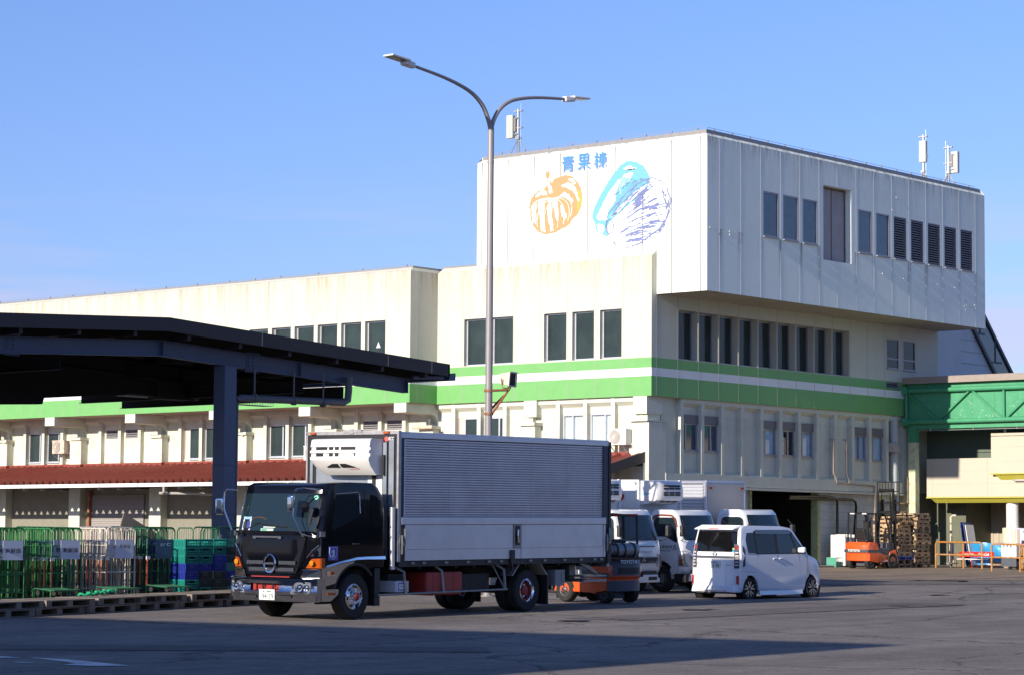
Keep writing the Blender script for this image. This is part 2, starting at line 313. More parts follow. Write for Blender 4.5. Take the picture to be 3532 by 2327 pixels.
M_pane = mat('dark_window_glass', (.03, .045, .045), .12, spec=.28, var=.3, vscale=.9)
M_paneb = mat('blue_window_glass', (.055, .09, .12), .07, spec=.7, var=.25, vscale=3)
M_dark = mat('dark_interior', (.02, .02, .02), .9)
M_rust = mat('rusty_steel', (.25, .09, .04), .8, var=.4, vscale=14, dirt=(.45, .4, .33), dscale=9, damt=.7)
M_pipeg = mat('grey_pvc_pipe', (.45, .43, .40), .5)
def P3(ax, pl, u, z, d=0): return (pl+d, u, z) if ax == 'L' else (u, pl+d, z)
def facade(b, ax, pl, u0, u1, zones, joints=(), holes=(), depth=.25, jm=None, jw=.02, wm=0):
    us = sorted({u0, u1} | {u for h in holes for u in h[:2]}); zs = sorted({z for zn in zones for z in zn[:2]} | {z for h in holes for z in h[2:4]})
    for i in range(len(us)-1):
        for j in range(len(zs)-1):
            um, zm = (us[i]+us[i+1])/2, (zs[j]+zs[j+1])/2
            if any(h[0] < um < h[1] and h[2] < zm < h[3] for h in holes): continue
            m = next(zn[2] for zn in zones if zn[0] < zm < zn[1])
            b.quad(P3(ax,pl,us[i],zs[j]), P3(ax,pl,us[i+1],zs[j]), P3(ax,pl,us[i+1],zs[j+1]), P3(ax,pl,us[i],zs[j+1]), m)
    for h in holes:
        d = h[4] if len(h) > 4 else depth
        c = [(h[0],h[2]),(h[1],h[2]),(h[1],h[3]),(h[0],h[3])]
        for k in range(4):
            (a, z), (a2, z2) = c[k], c[(k+1)%4]
            b.quad(P3(ax,pl,a,z), P3(ax,pl,a2,z2), P3(ax,pl,a2,z2,d), P3(ax,pl,a,z,d), wm)
    if jm is not None:
        za, zb = min(z[0] for z in zones), max(z[1] for z in zones)
        for u in joints:
            segs = [(za, zb)]
            for h in holes:
                if h[0]-.01 < u < h[1]+.01:
                    segs = [s for (p, q) in segs for s in ((p, min(q, h[2])), (max(p, h[3]), q)) if s[1]-s[0] > .05]
            for p, q in segs:
                a, c_ = P3(ax,pl,u-jw/2,p,-.003), P3(ax,pl,u+jw/2,q,.002); b.box(a[0],c_[0],a[1],c_[1],a[2],c_[2],jm)
def window(parent, ax, pl, u0, u1, z0, z1, d, fm, pm, fw=.06, mull=None, vm=None, louv=False, curtain=None, tri=False, shutterbox=False):
    b = MB()
    def bx(ua, ub, za, zb, da, db, m=0):
        a, c = P3(ax,pl,ua,za,da), P3(ax,pl,ub,zb,db); b.box(a[0],c[0],a[1],c[1],a[2],c[2],m)
    e = .004
    zt = z1
    if shutterbox: zt = z1-.3; bx(u0+e, u1-e, zt, z1-e, d-.10, d+.02, 1)
    bx(u0+e, u0+fw, z0+e, zt-e, d-.05, d+.03); bx(u1-fw, u1-e, z0+e, zt-e, d-.05, d+.03)
    bx(u0+fw, u1-fw, z0+e, z0+fw, d-.05, d+.03); bx(u0+fw, u1-fw, zt-fw, zt-e, d-.05, d+.03)
    bx(u0-.0, u1+.0, z0-.03, z0+.002, d-.12, d+.01)
    if mull: bx(u0+fw, u1-fw, mull-.03, mull+.03, d-.045, d+.025)
    if vm: bx(vm-.035, vm+.035, z0+fw, zt-fw, d-.045, d+.025)
    if louv:
        n = int((zt-z0-2*fw)/.088)
        for i in range(n):
            z = z0+fw+.03+i*(zt-z0-2*fw)/n
            p = [P3(ax,pl,u0+fw,z,d-.06), P3(ax,pl,u1-fw,z,d-.06), P3(ax,pl,u1-fw,z+.05,d+.02), P3(ax,pl,u0+fw,z+.05,d+.02)]
            b.poly(p, (0,0,.012))
    o = b.build('louvre' if louv else 'window', [fm, mat('shutter_box_brown', (.17, .155, .165), .6)], parent)
    g = MB(); dd = .055 if louv else -.01
    a, c = P3(ax,pl,u0+fw,z0+fw,d+dd), P3(ax,pl,u1-fw,zt-fw,d+dd+.008); g.box(a[0],c[0],a[1],c[1],a[2],c[2])
    if not louv:                     # panes never sit perfectly parallel
        k1, k2 = random.uniform(-.006, .006), random.uniform(-.008, .008)
        g.v = [(x+(k1*(y-a[1])+k2*(z-a[2]) if ax == 'L' else 0), y+(k1*(x-a[0])+k2*(z-a[2]) if ax == 'R' else 0), z) for x, y, z in g.v]
    g.build('backing' if louv else 'pane', M_dark if louv else (M_clear if curtain else pm), o)
    if curtain:
        cb = MB(); n = 26; ua, ub = curtain[0], curtain[1]; pts = []
        for i in range(n+1):
            u = ua+(ub-ua)*i/n; pts.append((u, .05+.02*math.sin(i*1.9)+.01*math.sin(i*.7)))
        for i in range(n):
            cb.quad(P3(ax,pl,pts[i][0],z0+fw,d+pts[i][1]), P3(ax,pl,pts[i+1][0],z0+fw,d+pts[i+1][1]), P3(ax,pl,pts[i+1][0],zt-fw,d+pts[i+1][1]), P3(ax,pl,pts[i][0],zt-fw,d+pts[i][1]))
        cb.build('curtain', curtain[2], o)
    if tri:
        t_ = MB(); uc, zc_ = (u0+u1)/2, (z0+zt)/2-.02; s = .11
        t_.poly([P3(ax,pl,uc-s,zc_-s*.9,d-.012), P3(ax,pl,uc+s,zc_-s*.9,d-.012), P3(ax,pl,uc,zc_+s*1.1,d-.012)], (-.004 if ax == 'L' else 0, 0 if ax == 'L' else -.004, 0))
        t_.build('rescue_triangle', mat('sticker_white', (.75, .75, .72), .5), o)
    return o
M_clear = glass('clear_window', (.88, .92, .93))
M_curt = mat('white_curtain', (.82, .82, .82), .9, var=.05, vscale=8)
M_curtb = mat('blue_curtain', (.72, .84, .95), .9, var=.1, vscale=8)

# ================================================================ the market building
BLD = thing('market_building', 'long white concrete market hall with green bands and an overhanging top storey', 'building')
J_L = [.0+1.255*k for k in range(1, 8)]
hl = [(4.86-1.04, 4.86, 7.30, 9.02), (2.56, 3.55, 7.30, 9.02), (1.32, 2.29, 7.30, 9.02), (7.62, 8.70, 7.30, 9.02), (6.32, 7.40, 7.30, 9.02)]
ZN = [(5.94, 6.63, 1), (6.63, 6.92, 2), (6.92, 7.27, 1), (7.27, 10.80, 0)]
b = MB()
facade(b, 'L', 0, 0, 10.03, ZN, J_L, hl, .25, 3)
hw = [(11.29+1.253*k, 12.34+1.253*k, 7.28, 9.03) for k in range(6)]
JW = [11.29+1.253*k for k in range(0, 44)]
facade(b, 'L', -1.5, 10.03, 66, ZN, JW, hw, .25, 3)
facade(b, 'R', 10.03, -1.5, 0, ZN, [-1.08], (), 0, 3)
JR = [.29+1.2305*k for k in range(0, 14)]
hr = [(1.56+1.2275*k, 2.72+1.2275*k, 7.29, 9.03) for k in range(9)] + [(15.20, 16.14, 7.76, 8.94, .06), (16.43, 17.38, 7.76, 8.94, .06), (15.2, 16.12, 7.02, 7.25, .08)]
ZR = [(5.94, 6.63, 1), (6.63, 6.92, 2), (6.92, 7.27, 1), (7.27, 9.48, 0)]
facade(b, 'R', 0, 0, 19.08, ZR, JR, hr, .35, 3)
# parapet chamfers, roofs, hidden sides
b.quad((0,0,10.8), (0,10.03,10.8), (.3,10.03,11.02), (.3,.0,11.02)); b.quad((0,0,9.48), (.3,0,9.48), (.3,0,11.02), (0,0,10.8))
b.quad((-1.5,10.03,10.8), (-1.5,66,10.8), (-1.25,66,10.95), (-1.25,10.15,10.95)); b.quad((-1.5,10.03,10.8), (-1.25,10.15,10.95), (.3,10.15,10.95), (.3,10.03,10.8))
b.quad((-1.25,10.15,10.9), (-1.25,66,10.9), (19,66,10.9), (19,10.15,10.9)); b.quad((.3,0,9.44), (19,0,9.44), (19,10.2,9.44), (.3,10.2,9.44))
b.quad((-1.5,66,0), (19,66,0), (19,66,10.9), (-1.5,66,10.9)); b.quad((19.07,0,0), (19.07,66,0), (19.07,66,9.48), (19.07,0,9.48))
b.quad((.3,.3,-.6), (19,.3,-.6), (19,66,-.6), (.3,66,-.6), 4)
wall = b.build('wall', [M_wall, M_green, M_strip, M_joint, M_dark], BLD)
# soffits
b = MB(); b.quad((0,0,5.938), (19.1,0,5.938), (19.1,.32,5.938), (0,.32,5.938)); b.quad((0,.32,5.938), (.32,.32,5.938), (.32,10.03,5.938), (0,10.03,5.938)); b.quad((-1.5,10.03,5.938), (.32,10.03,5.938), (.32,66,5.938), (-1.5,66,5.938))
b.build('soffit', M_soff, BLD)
# coping with lightning conductor studs
b = MB()
def coping(ax, pl, u0, u1, z, dd=.03):
    a, c = P3(ax,pl,u0,z,0), P3(ax,pl,u1,z+.055,.22); b.box(a[0],c[0],a[1],c[1],a[2],c[2])
coping('L', -1.27, 10.13, 66, 10.94); b.box(-1.05, .5, 10.13, 10.33, 10.94, 10.995)
b.box(.285, .5, 8.38, 10.12, 11.015, 11.07)
b.box(.415, .62, -2.035, 8.22, 14.94, 15.085); b.box(.62, 19.0, -2.035, -1.83, 14.94, 15.085)
u = 10.5
while u < 60: b.box(-1.2, -1.16, u, u+.04, 10.995, 11.07); u += 1.9 + .5*math.sin(u*5)
for k in range(9): b.box(.5, .54, -1.6+1.12*k, -1.56+1.12*k, 15.115, 15.19)
for k in range(17): b.box(1+1.08*k, 1.04+1.08*k, -1.95, -1.91, 15.115, 15.19)
b.tube([(.52, -1.9, 15.18), (.52, 8.1, 15.18)], .008, 4); b.tube([(.6, -1.93, 15.18), (18.8, -1.93, 15.18)], .008, 4); b.tube([(-1.18, 10.3, 11.06), (-1.18, 60, 11.06)], .007, 4)
b.build('coping', M_cap, BLD)
# upper box
b = MB()
JB = [8.14, 6.88, 5.62, 4.38, 3.12, 1.87, .63, -.63, -1.88]
facade(b, 'L', .3, -2.15, 8.37, [(9.48, 14.84, 0)], JB, (), 0, 1, .034)
hb = [(3.66,4.63,11.68,13.3,.07),(4.90,5.87,11.68,13.3,.07),(6.15,7.11,11.68,13.3,.07),(7.50,9.36,11.2,13.95,.30),(9.84,10.78,11.68,13.3,.07),(11.08,12.02,11.68,13.3,.07)] + [(12.33+1.2375*k, 13.25+1.2375*k, 11.68, 13.3, .10) for k in range(5)]
JBR = [1.04, 2.3, 3.52, 4.76, 5.98, 7.23, 8.43, 9.71, 10.93, 12.2, 13.42, 14.66, 15.92, 17.16, 18.43]
facade(b, 'R', -2.15, .3, 19.17, [(9.48, 14.84, 0)], JBR, hb, .07, 2, .022)
b.quad((.3,-2.15,14.84), (.3,8.37,14.84), (.42,8.25,14.95), (.42,-2.03,14.95)); b.quad((.3,-2.15,14.84), (.42,-2.03,14.95), (19.05,-2.03,14.95), (19.17,-2.15,14.84)); b.quad((.42,-2.03,14.95), (.42,8.25,14.95), (.42,8.25,15.05), (.42,-2.03,15.05)); b.quad((.42,-2.03,14.95), (19.05,-2.03,14.95), (19.05,-2.03,15.05), (.42,-2.03,15.05))
b.quad((19.17,-2.15,9.48), (19.17,8.37,9.48), (19.17,8.37,14.84), (19.17,-2.15,14.84)); b.quad((.3,8.37,9.48), (19.17,8.37,9.48), (19.17,8.37,14.84), (.3,8.37,14.84))
b.quad((.42,-2.03,15.05), (19.05,-2.03,15.05), (19.05,8.25,15.05), (.42,8.25,15.05)); b.quad((19.17,-2.15,14.84), (19.05,-2.03,15.05), (19.05,8.25,15.05), (19.17,8.37,14.84)); b.quad((.3,8.37,14.84), (19.17,8.37,14.84), (19.05,8.25,15.05), (.42,8.25,15.05))
b.build('upper_storey', [M_box, mat('dark_panel_joint', (.10, .10, .09), .8), M_jointw], BLD)
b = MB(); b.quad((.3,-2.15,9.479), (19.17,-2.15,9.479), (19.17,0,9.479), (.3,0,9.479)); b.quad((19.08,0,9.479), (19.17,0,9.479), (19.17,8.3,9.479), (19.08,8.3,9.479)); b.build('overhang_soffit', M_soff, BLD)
# windows
for k, h in enumerate(hl): window(BLD, 'L', 0, h[0], h[1], h[2], h[3], .2, M_alu, M_pane, .055, vm=None, tri=(k == 1))
for k, h in enumerate(hw): window(BLD, 'L', -1.5, h[0], h[1], h[2], h[3], .2, M_alu, M_pane, .055, tri=(k == 0))
for k in range(9): h = hr[k]; window(BLD, 'R', 0, h[0], h[1], h[2], h[3], .32, M_alud, M_pane, .06)
for h in hr[9:11]: window(BLD, 'R', 0, h[0], h[1], h[2], h[3], .05, M_alud, M_pane, .05, mull=8.16)
window(BLD, 'R', 0, 15.2, 16.12, 7.02, 7.25, .06, M_alud, M_pane, .025, louv=True)
for k in (0, 1, 2, 4, 5): h = hb[k]; window(BLD, 'R', -2.15, h[0], h[1], h[2], h[3], .05, M_alud, M_paneb, .06)
for k in range(6, 11): h = hb[k]; window(BLD, 'R', -2.15, h[0], h[1], h[2], h[3], .06, M_alud, M_pane, .035, louv=True)
b = MB(); b.box(7.5, 8.42, -1.87, -1.83, 11.24, 13.93); b.box(8.46, 9.36, -1.87, -1.83, 11.24, 13.93); b.build('shutter_door', mat('stained_door', (.36, .33, .34), .7, var=.08, vscale=2, streak=[(13.95, 1.2, .9, (.16, .12, .1), 6)]), BLD)
b = MB(); b.box(8.42, 8.46, -1.885, -1.83, 11.2, 13.95); b.box(9.30, 9.36, -1.9, -1.84, 11.2, 13.95); b.box(7.5, 9.3, -1.9, -1.84, 13.87, 13.95); b.box(7.5, 9.3, -1.93, -1.84, 11.2, 11.26); b.build('door_frame', mat('rusty_brown_frame', (.16, .12, .09), .8, var=.2), BLD)
# corrosion stubs on the shaded wall
b = MB()
for (x, z) in ((.45,11.65),(.95,11.5),(1.6,11.62),(1.62,11.5),(12.5,14.0),(12.2,13.5),(11.5,11.0),(12.35,10.98),(13.0,10.95),(13.3,10.9),(15.5,10.95),(16.0,10.9),(16.8,10.92),(17.45,10.45),(17.6,10.42),(17.5,10.25),(17.7,10.27),(17.9,10.23),(17.6,10.1),(18.3,10.33),(18.4,10.2)):
    s = random.uniform(.03, .055); b.box(x, x+s*1.6, -2.17, -2.149, z, z+s)
b.build('patch_repairs', M_jointw, BLD)
# lower storey: ribs, recessed panels
YR = [.52+1.253*k for k in range(-0, 50)]
XR = [1.93+1.226*k for k in range(13)]
b = MB()
winL = {1: 'c', 2: 'c', 5: 'w', 6: 'p', 13: 'w', 14: 'w', 17: 'w', 18: 'p', 25: 'w', 26: 'w', 29: 'w', 30: 'w', 33: 'w', 37: 'w', 9: 'l', 10: 'l', 21: 'l', 22: 'l', 33: 'l', 34: 'l'}
hlow = []
for k, s in winL.items():
    a, c = YR[k]+.10, YR[k+1]-.10
    hlow.append((a+.09, c-.09, 5.11, 5.42, .08) if s == 'l' else (a, c, 4.12, 5.40, .07))
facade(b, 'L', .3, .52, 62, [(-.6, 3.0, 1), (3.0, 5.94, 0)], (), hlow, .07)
winR = {0: 'r', 1: 'r', 4: 'c', 5: 'o', 6: 'c', 9: 'c', 10: 'c'}
hlr = [(XR[k]+.10, XR[k+1]-.10, 4.12, 5.39, .07) for k in winR]
facade(b, 'R', .3, .95, 17.0, [(2.88, 5.94, 0)], (), hlr, .07)
for y in YR:
    if y < 62: b.box(.1, .299, y-.09, y+.09, 2.9, 5.936); b.hexa([(.299,y+.09,5.64),(.3,y+.09,5.64),(.3,y+1.163,5.64),(.299,y+1.163,5.64),(.12,y+.09,5.78),(.3,y+.09,5.78),(.3,y+1.163,5.78),(.12,y+1.163,5.78)]); b.box(.12, .299, y+.09, y+1.163, 5.78, 5.936)
for i, x in enumerate(XR):
    b.box(x-.09, x+.09, .1, .299, 2.9, 5.936)
    if i < 12:
        x2 = x+1.136
        b.hexa([(x+.09,.299,5.66),(x2,.299,5.66),(x2,.3,5.66),(x+.09,.3,5.66),(x+.09,.1,5.79),(x2,.1,5.79),(x2,.3,5.79),(x+.09,.3,5.79)]); b.box(x+.09, x2, .1, .299, 5.79, 5.936)
        b.box(x+.09, x2, .1, .299, 2.9, 3.30); b.hexa([(x+.09,.1,3.3),(x2,.1,3.3),(x2,.3,3.3),(x+.09,.3,3.3),(x+.09,.299,3.41),(x2,.299,3.41),(x2,.3,3.41),(x+.09,.3,3.41)])
b.box(16.73, 17.05, .08, .4, 2.9, 5.936); b.box(.98, 1.84, .1, .299, 2.9, 3.3)
b.box(.02, 1.0, .12, .98, -.4, 5.05); b.box(.0, .9, .2, .8, 5.32, 5.936); b.box(-.1, 1.1, .1, .9, 5.06, 5.1); b.box(.12, .86, .26, .76, 5.1, 5.32)
b.box(17.0, 19.0, .35, .4, -.1, 5.936); b.box(.95, 17.0, .06, .5, 2.80, 2.88)
b.build('lower_wall', [M_low, mat('shade_dark_ground_floor_paint', (.23, .22, .175), .8, var=.1, dirt=(.16, .14, .1), dscale=1.5, damt=.7)], BLD)  # ground-floor colour darkened to imitate shade under the awning, plus mottled dirt
for k, s in winL.items():
    a, c = YR[k]+.10, YR[k+1]-.10
    if s == 'l': window(BLD, 'L', .3, a+.09, c-.09, 5.11, 5.42, .07, M_alud, M_pane, .02, louv=True)
    elif s == 'c': window(BLD, 'L', .3, a, c, 4.12, 5.40, .04, M_alu, M_pane, .05, vm=(a+.62 if k == 2 else a+.4), curtain=(a+.05, c-.05, M_curt))
    elif s == 'p':
        window(BLD, 'L', .3, a, c-.3, 4.12, 5.40, .04, M_alu, M_pane, .05)
        q = MB(); q.box(.33, .37, c-.29, c-.004, 4.125, 5.395); q.build('panel_board', mat('pinkish_board', (.6, .5, .45), .7), BLD)
    else: window(BLD, 'L', .3, a, c, 4.12, 5.40, .04, M_alu, M_pane, .05, vm=a+.32)
for i, (k, s) in enumerate(winR.items()):
    a, c = XR[k]+.10, XR[k+1]-.10
    window(BLD, 'R', .3, a, c, 4.12, 5.39, .04, M_alud, M_paneb, .05, vm=a+.62 if k % 2 else a+.35, shutterbox=True, curtain=((a+.05, a+.45, M_curtb) if s == 'o' else (a+.05, c-.05, M_curtb)) if s in 'co' else None)
# brackets and pillars under the wing
def bracket(yc, x0, back=.3):
    w = .31; b = MB()
    prof = [(x0, 5.936), (x0, 5.58), (x0+.62, 5.56)] + [(back-.02-.42*(1-math.sin(a)), 5.14+.42*(1-math.cos(a))*0+.42*math.cos(a)) for a in [R(x) for x in range(0, 91, 15)]] + [(back, 5.14), (back, 5.936)]
    b.poly([(x, yc-w, z) for x, z in prof], (0, 2*w, 0)); b.build('bracket', M_low, BLD, bevel=.015)
for yc in (15.5, 20.54, 25.57, 30.7, 35.7, 40.7, 45.7): bracket(yc, -1.502)
bracket(10.5, -1.503)
b = MB(); b.box(-.003, .3, 5.19, 5.79, 5.33, 5.936); b.build('bracket', M_low, BLD, bevel=.015)
for yc in (5.55, 10.5, 15.5, 20.54, 25.57, 30.7, 35.7, 40.7, 45.7):
    b = MB(); b.box(-.08, .3, yc-.36, yc+.36, -.4, 5.02); b.box(-.18, .3, yc-.42, yc+.30, 5.02, 5.14); b.build('pillar', M_low, BLD, bevel=.012)
b = MB()
for yc in (20.9, 30.9+5.05): b.tube([(.0, yc, 5.93), (.0, yc, 5.25), (-.05, yc-.1, 5.12), (-.1, yc-.35, 5.06), (-.12, yc-.6, 5.02)], .06, 10)
b.tube([(-.2, 10.25, 5.4), (-.2, 10.25, 5.15)], .05, 8); b.tube([(-.3, 9.95, 5.08), (-.3, 10.95, 5.08)], .07, 8)
b.build('drain_pipe', mat('cream_pipe', (.62, .56, .42), .6, dirt=(.25, .12, .06), dscale=6, damt=.6), BLD)
# ground floor of the shaded side: block wall, door opening
b = MB()
b.box(10.75, 17.0, .3, .5, -.3, 2.80, 0)
for i in range(9):
    z = .28+.30*i; b.box(10.76, 16.99, .296, .299, z, z+.014, 1)
for (z, xs) in [(z_, [11.6+2.4*i+(.9 if k % 2 else 0) for i in range(3)]) for k, z_ in enumerate([.3+.3*i for i in range(8)])]:
    for x in xs: b.box(x, x+.012, .2965, .299, z, z+.28, 1)
b.build('block_wall', [mat('white_block', (.56, .57, .52), .8, var=.05, vscale=2, bump=.3, bscale=30, dirt=(.3, .27, .2), dscale=1.2, damt=.6, streak=[(2.8, 1.4, .8, (.28, .24, .17), 5), (.5, .6, .8, (.25, .22, .17), 2)]), M_joint], BLD)
for xa, xb in ((10.62, 10.78), (6.2, 6.32)): b = MB(); b.box(xa, xb, .2, .5, -.3, 2.81); b.build('door_post', mat('green_rusty_post', (.36, .42, .2), .8, dirt=(.2, .09, .04), dscale=6, damt=1), BLD)
b = MB(); b.box(1.0, 6.2, .3, .5, -.4, 2.80, 0); b.build('plain_wall', MATS['white_block'], BLD)
b = MB(); b.box(6.0, 19, 9.0, 9.1, -.3, 5.9, 0); b.box(8.0, 14.5, 4.9, 5.0, -.1, 1.9, 1); b.box(15, 19, 3, 3.2, -.1, 2.6, 1); b.box(12.3, 13.1, 4.85, 4.9, .0, 1.7, 2); b.box(.5, 19, .5, 9, 2.9, 2.95, 0)
b.build('interior_partition', [M_dark, mat('interior_wall', (.30, .29, .24), .8), mat('interior_door', (.25, .27, .3), .6)], BLD)
# awning
b = MB(); per = .42; amp = .15; x_w, z_w, x_e, z_e = .28, 3.90, -3.05, 3.06; n = 140
prof = [(0, 0), (.10, 0), (.20, 1), (.24, 1), (.34, 0)]
ys = [(.32+per*i+p, q) for i in range(n) for p, q in prof] + [(.32+per*n, 0)]
vs = [(x_e, y, z_e+amp*q) for y, q in ys] + [(x_w, y, z_w+amp*q*.9) for y, q in ys]; L = len(ys)
b.add(vs, [(i, i+1, L+i+1, L+i) for i in range(L-1)], 0)
b.add([(x, y, z-.012) for x, y, z in vs], [(i, i+1, L+i+1, L+i) for i in range(L-1)], 0)
b.poly([(x_e-.02, .30, z_e-.16), (x_e-.02, .30, z_e+.19), (x_w, .30, z_w+.17), (x_w, .30, z_w-.20)], (0, -.03, 0), 1)
b.box(.02, .3, 1.0, 62, 3.86, 4.02, 0)
for yc in (5.55, 10.5, 15.5, 20.54, 25.57, 30.7, 35.7, 40.7): b.box(-.16, .02, yc-.44, yc+.44, 3.84, 4.0, 0)
b.build('awning_roof', [mat('red_awning_metal', (.23, .045, .03), .55, var=.12, vscale=3, dirt=(.14, .035, .025), dscale=4, damt=.6), mat('brown_trim', (.06, .045, .04), .6)], BLD)
b = MB(); b.box(-3.20, -3.04, .3, 59, 2.92, 3.06, 0)
y = 3.0
while y < 58: b.box(-3.205, -3.035, y, y+.09, 2.915, 3.062, 1); y += 2.4+1.2*math.sin(y*3)
b.build('gutter', [mat('white_gutter', (.78, .78, .78), .45), mat('gutter_bracket', (.4, .4, .4), .5)], BLD)
b = MB(); b.tube([(-3.12, 21.6, 2.93), (-3.12, 21.6, 2.72), (-3.0, 21.8, 2.66)], .05, 8); b.tube([(-3.1, 21.9, 2.66), (-2.2, 21.0, 2.66), (-1.6, 20.4, 2.63), (-1.4, 20.3, 2.5), (-1.4, 20.3, .5)], .055, 8)
b.build('downpipe', M_pipeg, BLD)
b = MB()
for i in range(12): b.box(-2.95, .25, 1.0+5.05*i, 1.1+5.05*i, 2.92, 3.0, 0)
b.box(-2.98, -2.9, .4, 58, 2.90, 3.0, 0); b.box(.0, .08, .4, 58, 3.5, 3.6, 0)
b.build('awning_frame', mat('dark_steel', (.05, .05, .05), .6), BLD)
# roller shutters under the awning
M_shut = mat('grey_shutter', (.30, .28, .27), .6, var=.1, vscale=5, dirt=(.2, .1, .07), dscale=5, damt=.5)
for (y0, y1) in ((26.6, 29.9), (36.5, 39.9), (16.2, 19.6)):
    b = MB()
    for i in range(30): z = -.3+.1*i; b.hexa([(.20,y0,z),(.3,y0,z),(.3,y1,z),(.20,y1,z),(.23,y0,z+.096),(.3,y0,z+.096),(.3,y1,z+.096),(.23,y1,z+.096)])
    s = b.build('roller_shutter', M_shut, BLD)
    c = MB(); c.box(.08, .3, y1, y1+.14, -.3, 2.9); c.build('shutter_rail', M_rust, s)
# ---------------------------------------------------------------- wall painting of vegetables and the block name
MU_P = [(5.86,12.99),(5.78,13.27),(5.6,13.44),(5.42,13.57),(5.17,13.6),(4.99,13.77),(5.04,13.97),(5.09,14.11),(5.06,14.23),(4.9,14.25),(4.88,14.14),(4.9,13.95),(4.78,13.8),(4.69,13.93),(4.45,13.98),(4.14,14.04),(3.84,13.95),(3.6,13.74),(3.42,13.49),(3.36,13.16),(3.42,12.79),(3.59,12.52),(3.83,12.38),(3.89,12.27),(4.13,12.12),(4.37,12.07),(4.58,11.97),(4.79,11.96),(5.1,11.94),(5.4,12.05),(5.65,12.29),(5.81,12.61)]
MU_W = [[(4.94,13.2),(4.97,12.78),(4.89,12.3),(4.79,12.03),(4.68,12.05),(4.77,12.52),(4.83,13.0),(4.8,13.21)],[(4.71,13.2),(4.65,12.75),(4.52,12.29),(4.44,12.64),(4.5,12.97),(4.62,13.22)],[(4.5,13.27),(4.2,13.42),(3.96,13.3),(3.78,13.08),(3.84,12.97),(4.02,13.12),(4.2,13.25)],[(4.35,13.64),(4.02,13.77),(3.75,13.62),(3.57,13.27),(3.49,12.96),(3.63,13.18),(3.84,13.44),(4.14,13.59)],[(4.31,12.54),(4.35,12.96),(4.2,12.81),(4.07,12.52),(4.19,12.45)],[(5.41,13.19),(5.11,13.27),(5.15,12.79),(5.11,12.27),(5.05,12.02),(5.28,12.09),(5.34,12.57),(5.42,12.91)],[(5.75,13.03),(5.49,13.2),(5.55,12.82),(5.47,12.29),(5.67,12.45)],[(5.01,13.96),(4.93,13.96),(4.87,13.71),(4.71,13.46),(4.87,13.41),(4.96,13.67)],[(5.42,13.5),(5.11,13.54),(4.99,13.37),(5.29,13.39),(5.57,13.35)],[(4.08,13.88),(3.81,13.86),(3.66,13.65),(3.9,13.76)]]
MU_Y = [(3.6,13.41),(3.45,13.4),(3.37,13.11),(3.43,12.82),(3.61,12.56),(3.6,12.99)]
MU_C = [(2.9,12.38),(2.87,12.61),(2.65,13.01),(2.41,13.31),(2.18,13.62),(1.89,13.92),(1.6,14.17),(1.31,14.27),(0.91,14.2),(0.62,14.03),(0.45,13.81),(0.32,13.59),(0.44,13.19),(0.79,12.94),(1.25,12.71),(1.59,12.5),(1.94,12.28),(2.11,12.18),(2.26,11.93),(2.14,11.62),(2.46,11.74),(2.73,11.9),(2.79,12.18)]
MU_CW = [[(1.86,13.5),(1.42,13.83),(1.02,13.86),(1.25,13.53),(1.6,13.2),(1.86,12.89),(2.15,12.59),(2.22,12.23),(2.63,12.29),(2.7,12.41),(2.41,12.89)],[(2.7,12.13),(2.41,12.08),(2.32,11.91),(2.4,11.78),(2.63,11.89)],[(1.85,12.52),(1.42,12.86),(0.84,13.22),(0.44,13.37),(0.67,13.12),(1.25,12.8),(1.71,12.51),(2.06,12.31)],[(1.54,14.02),(1.25,14.09),(0.91,14.01),(1.02,13.93),(1.37,13.94)]]
MU_V = [(2.23,12.32),(2.17,12.46),(1.83,12.75),(1.25,13.21),(0.67,13.51),(0.22,13.59),(-0.18,13.45),(-0.41,13.23),(-0.59,12.78),(-0.55,12.33),(-0.35,11.98),(-0.02,11.69),(0.38,11.49),(0.78,11.29),(1.24,11.19),(1.64,11.24),(1.88,11.37),(2.14,11.72),(2.26,12.05),(2.23,12.32)]
MU_S = [(1.94,12.16),(1.7,11.64),(1.24,11.37),(0.16,13.46),(-0.41,12.75),(-0.24,11.99)]
M_or = mat('faded_orange_paint', (.50, .285, .13), .7); M_ye = mat('faded_yellow_paint', (.52, .36, .08), .7); M_wh = mat('mural_white', (.80, .81, .80), .7)
M_cy = mat('faded_cyan_paint', (.15, .42, .52), .7); M_vi = mat('faded_violet_paint', (.17, .205, .42), .7); M_bl = mat('sign_cyan', (.04, .27, .52), .6); M_bs = mat('sign_shadow_blue', (.13, .17, .42), .6)
MUR = [MB() for _ in range(5)]      # orange, white, yellow, cyan, violet
def rag(pts, j=.025, n=4):
    out = []
    for i in range(len(pts)):
        a, c = pts[i], pts[(i+1)%len(pts)]
        for k in range(n): t_ = k/n; out.append((a[0]+(c[0]-a[0])*t_+random.uniform(-j,j)*(k>0), a[1]+(c[1]-a[1])*t_+random.uniform(-j,j)*(k>0)))
    return out
CNT = [0]
def lift(lay): CNT[0] += 1; return .3-.003*lay-.00006*CNT[0]
def blob(mb, pts, lay, j=.025, n=4):
    x = lift(lay); mb.add([(x, y, z) for y, z in rag(pts, j, n)], [tuple(range(len(pts)*n))])
def stroke(mb, pts, w, lay, j=.0, closed=False):
    n = len(pts); x = lift(lay); L = []; Rr = []
    for i, p in enumerate(pts):
        a, c = pts[max(i-1, 0)], pts[min(i+1, n-1)]; dx, dz = c[0]-a[0], c[1]-a[1]; l = math.hypot(dx, dz) or 1; ww = w*(.55+.9*random.random())/2
        L.append((x, p[0]-dz/l*ww, p[1]+dx/l*ww)); Rr.append((x, p[0]+dz/l*ww, p[1]-dx/l*ww))
    for i in range(n-1): mb.quad(L[i], L[i+1], Rr[i+1], Rr[i])
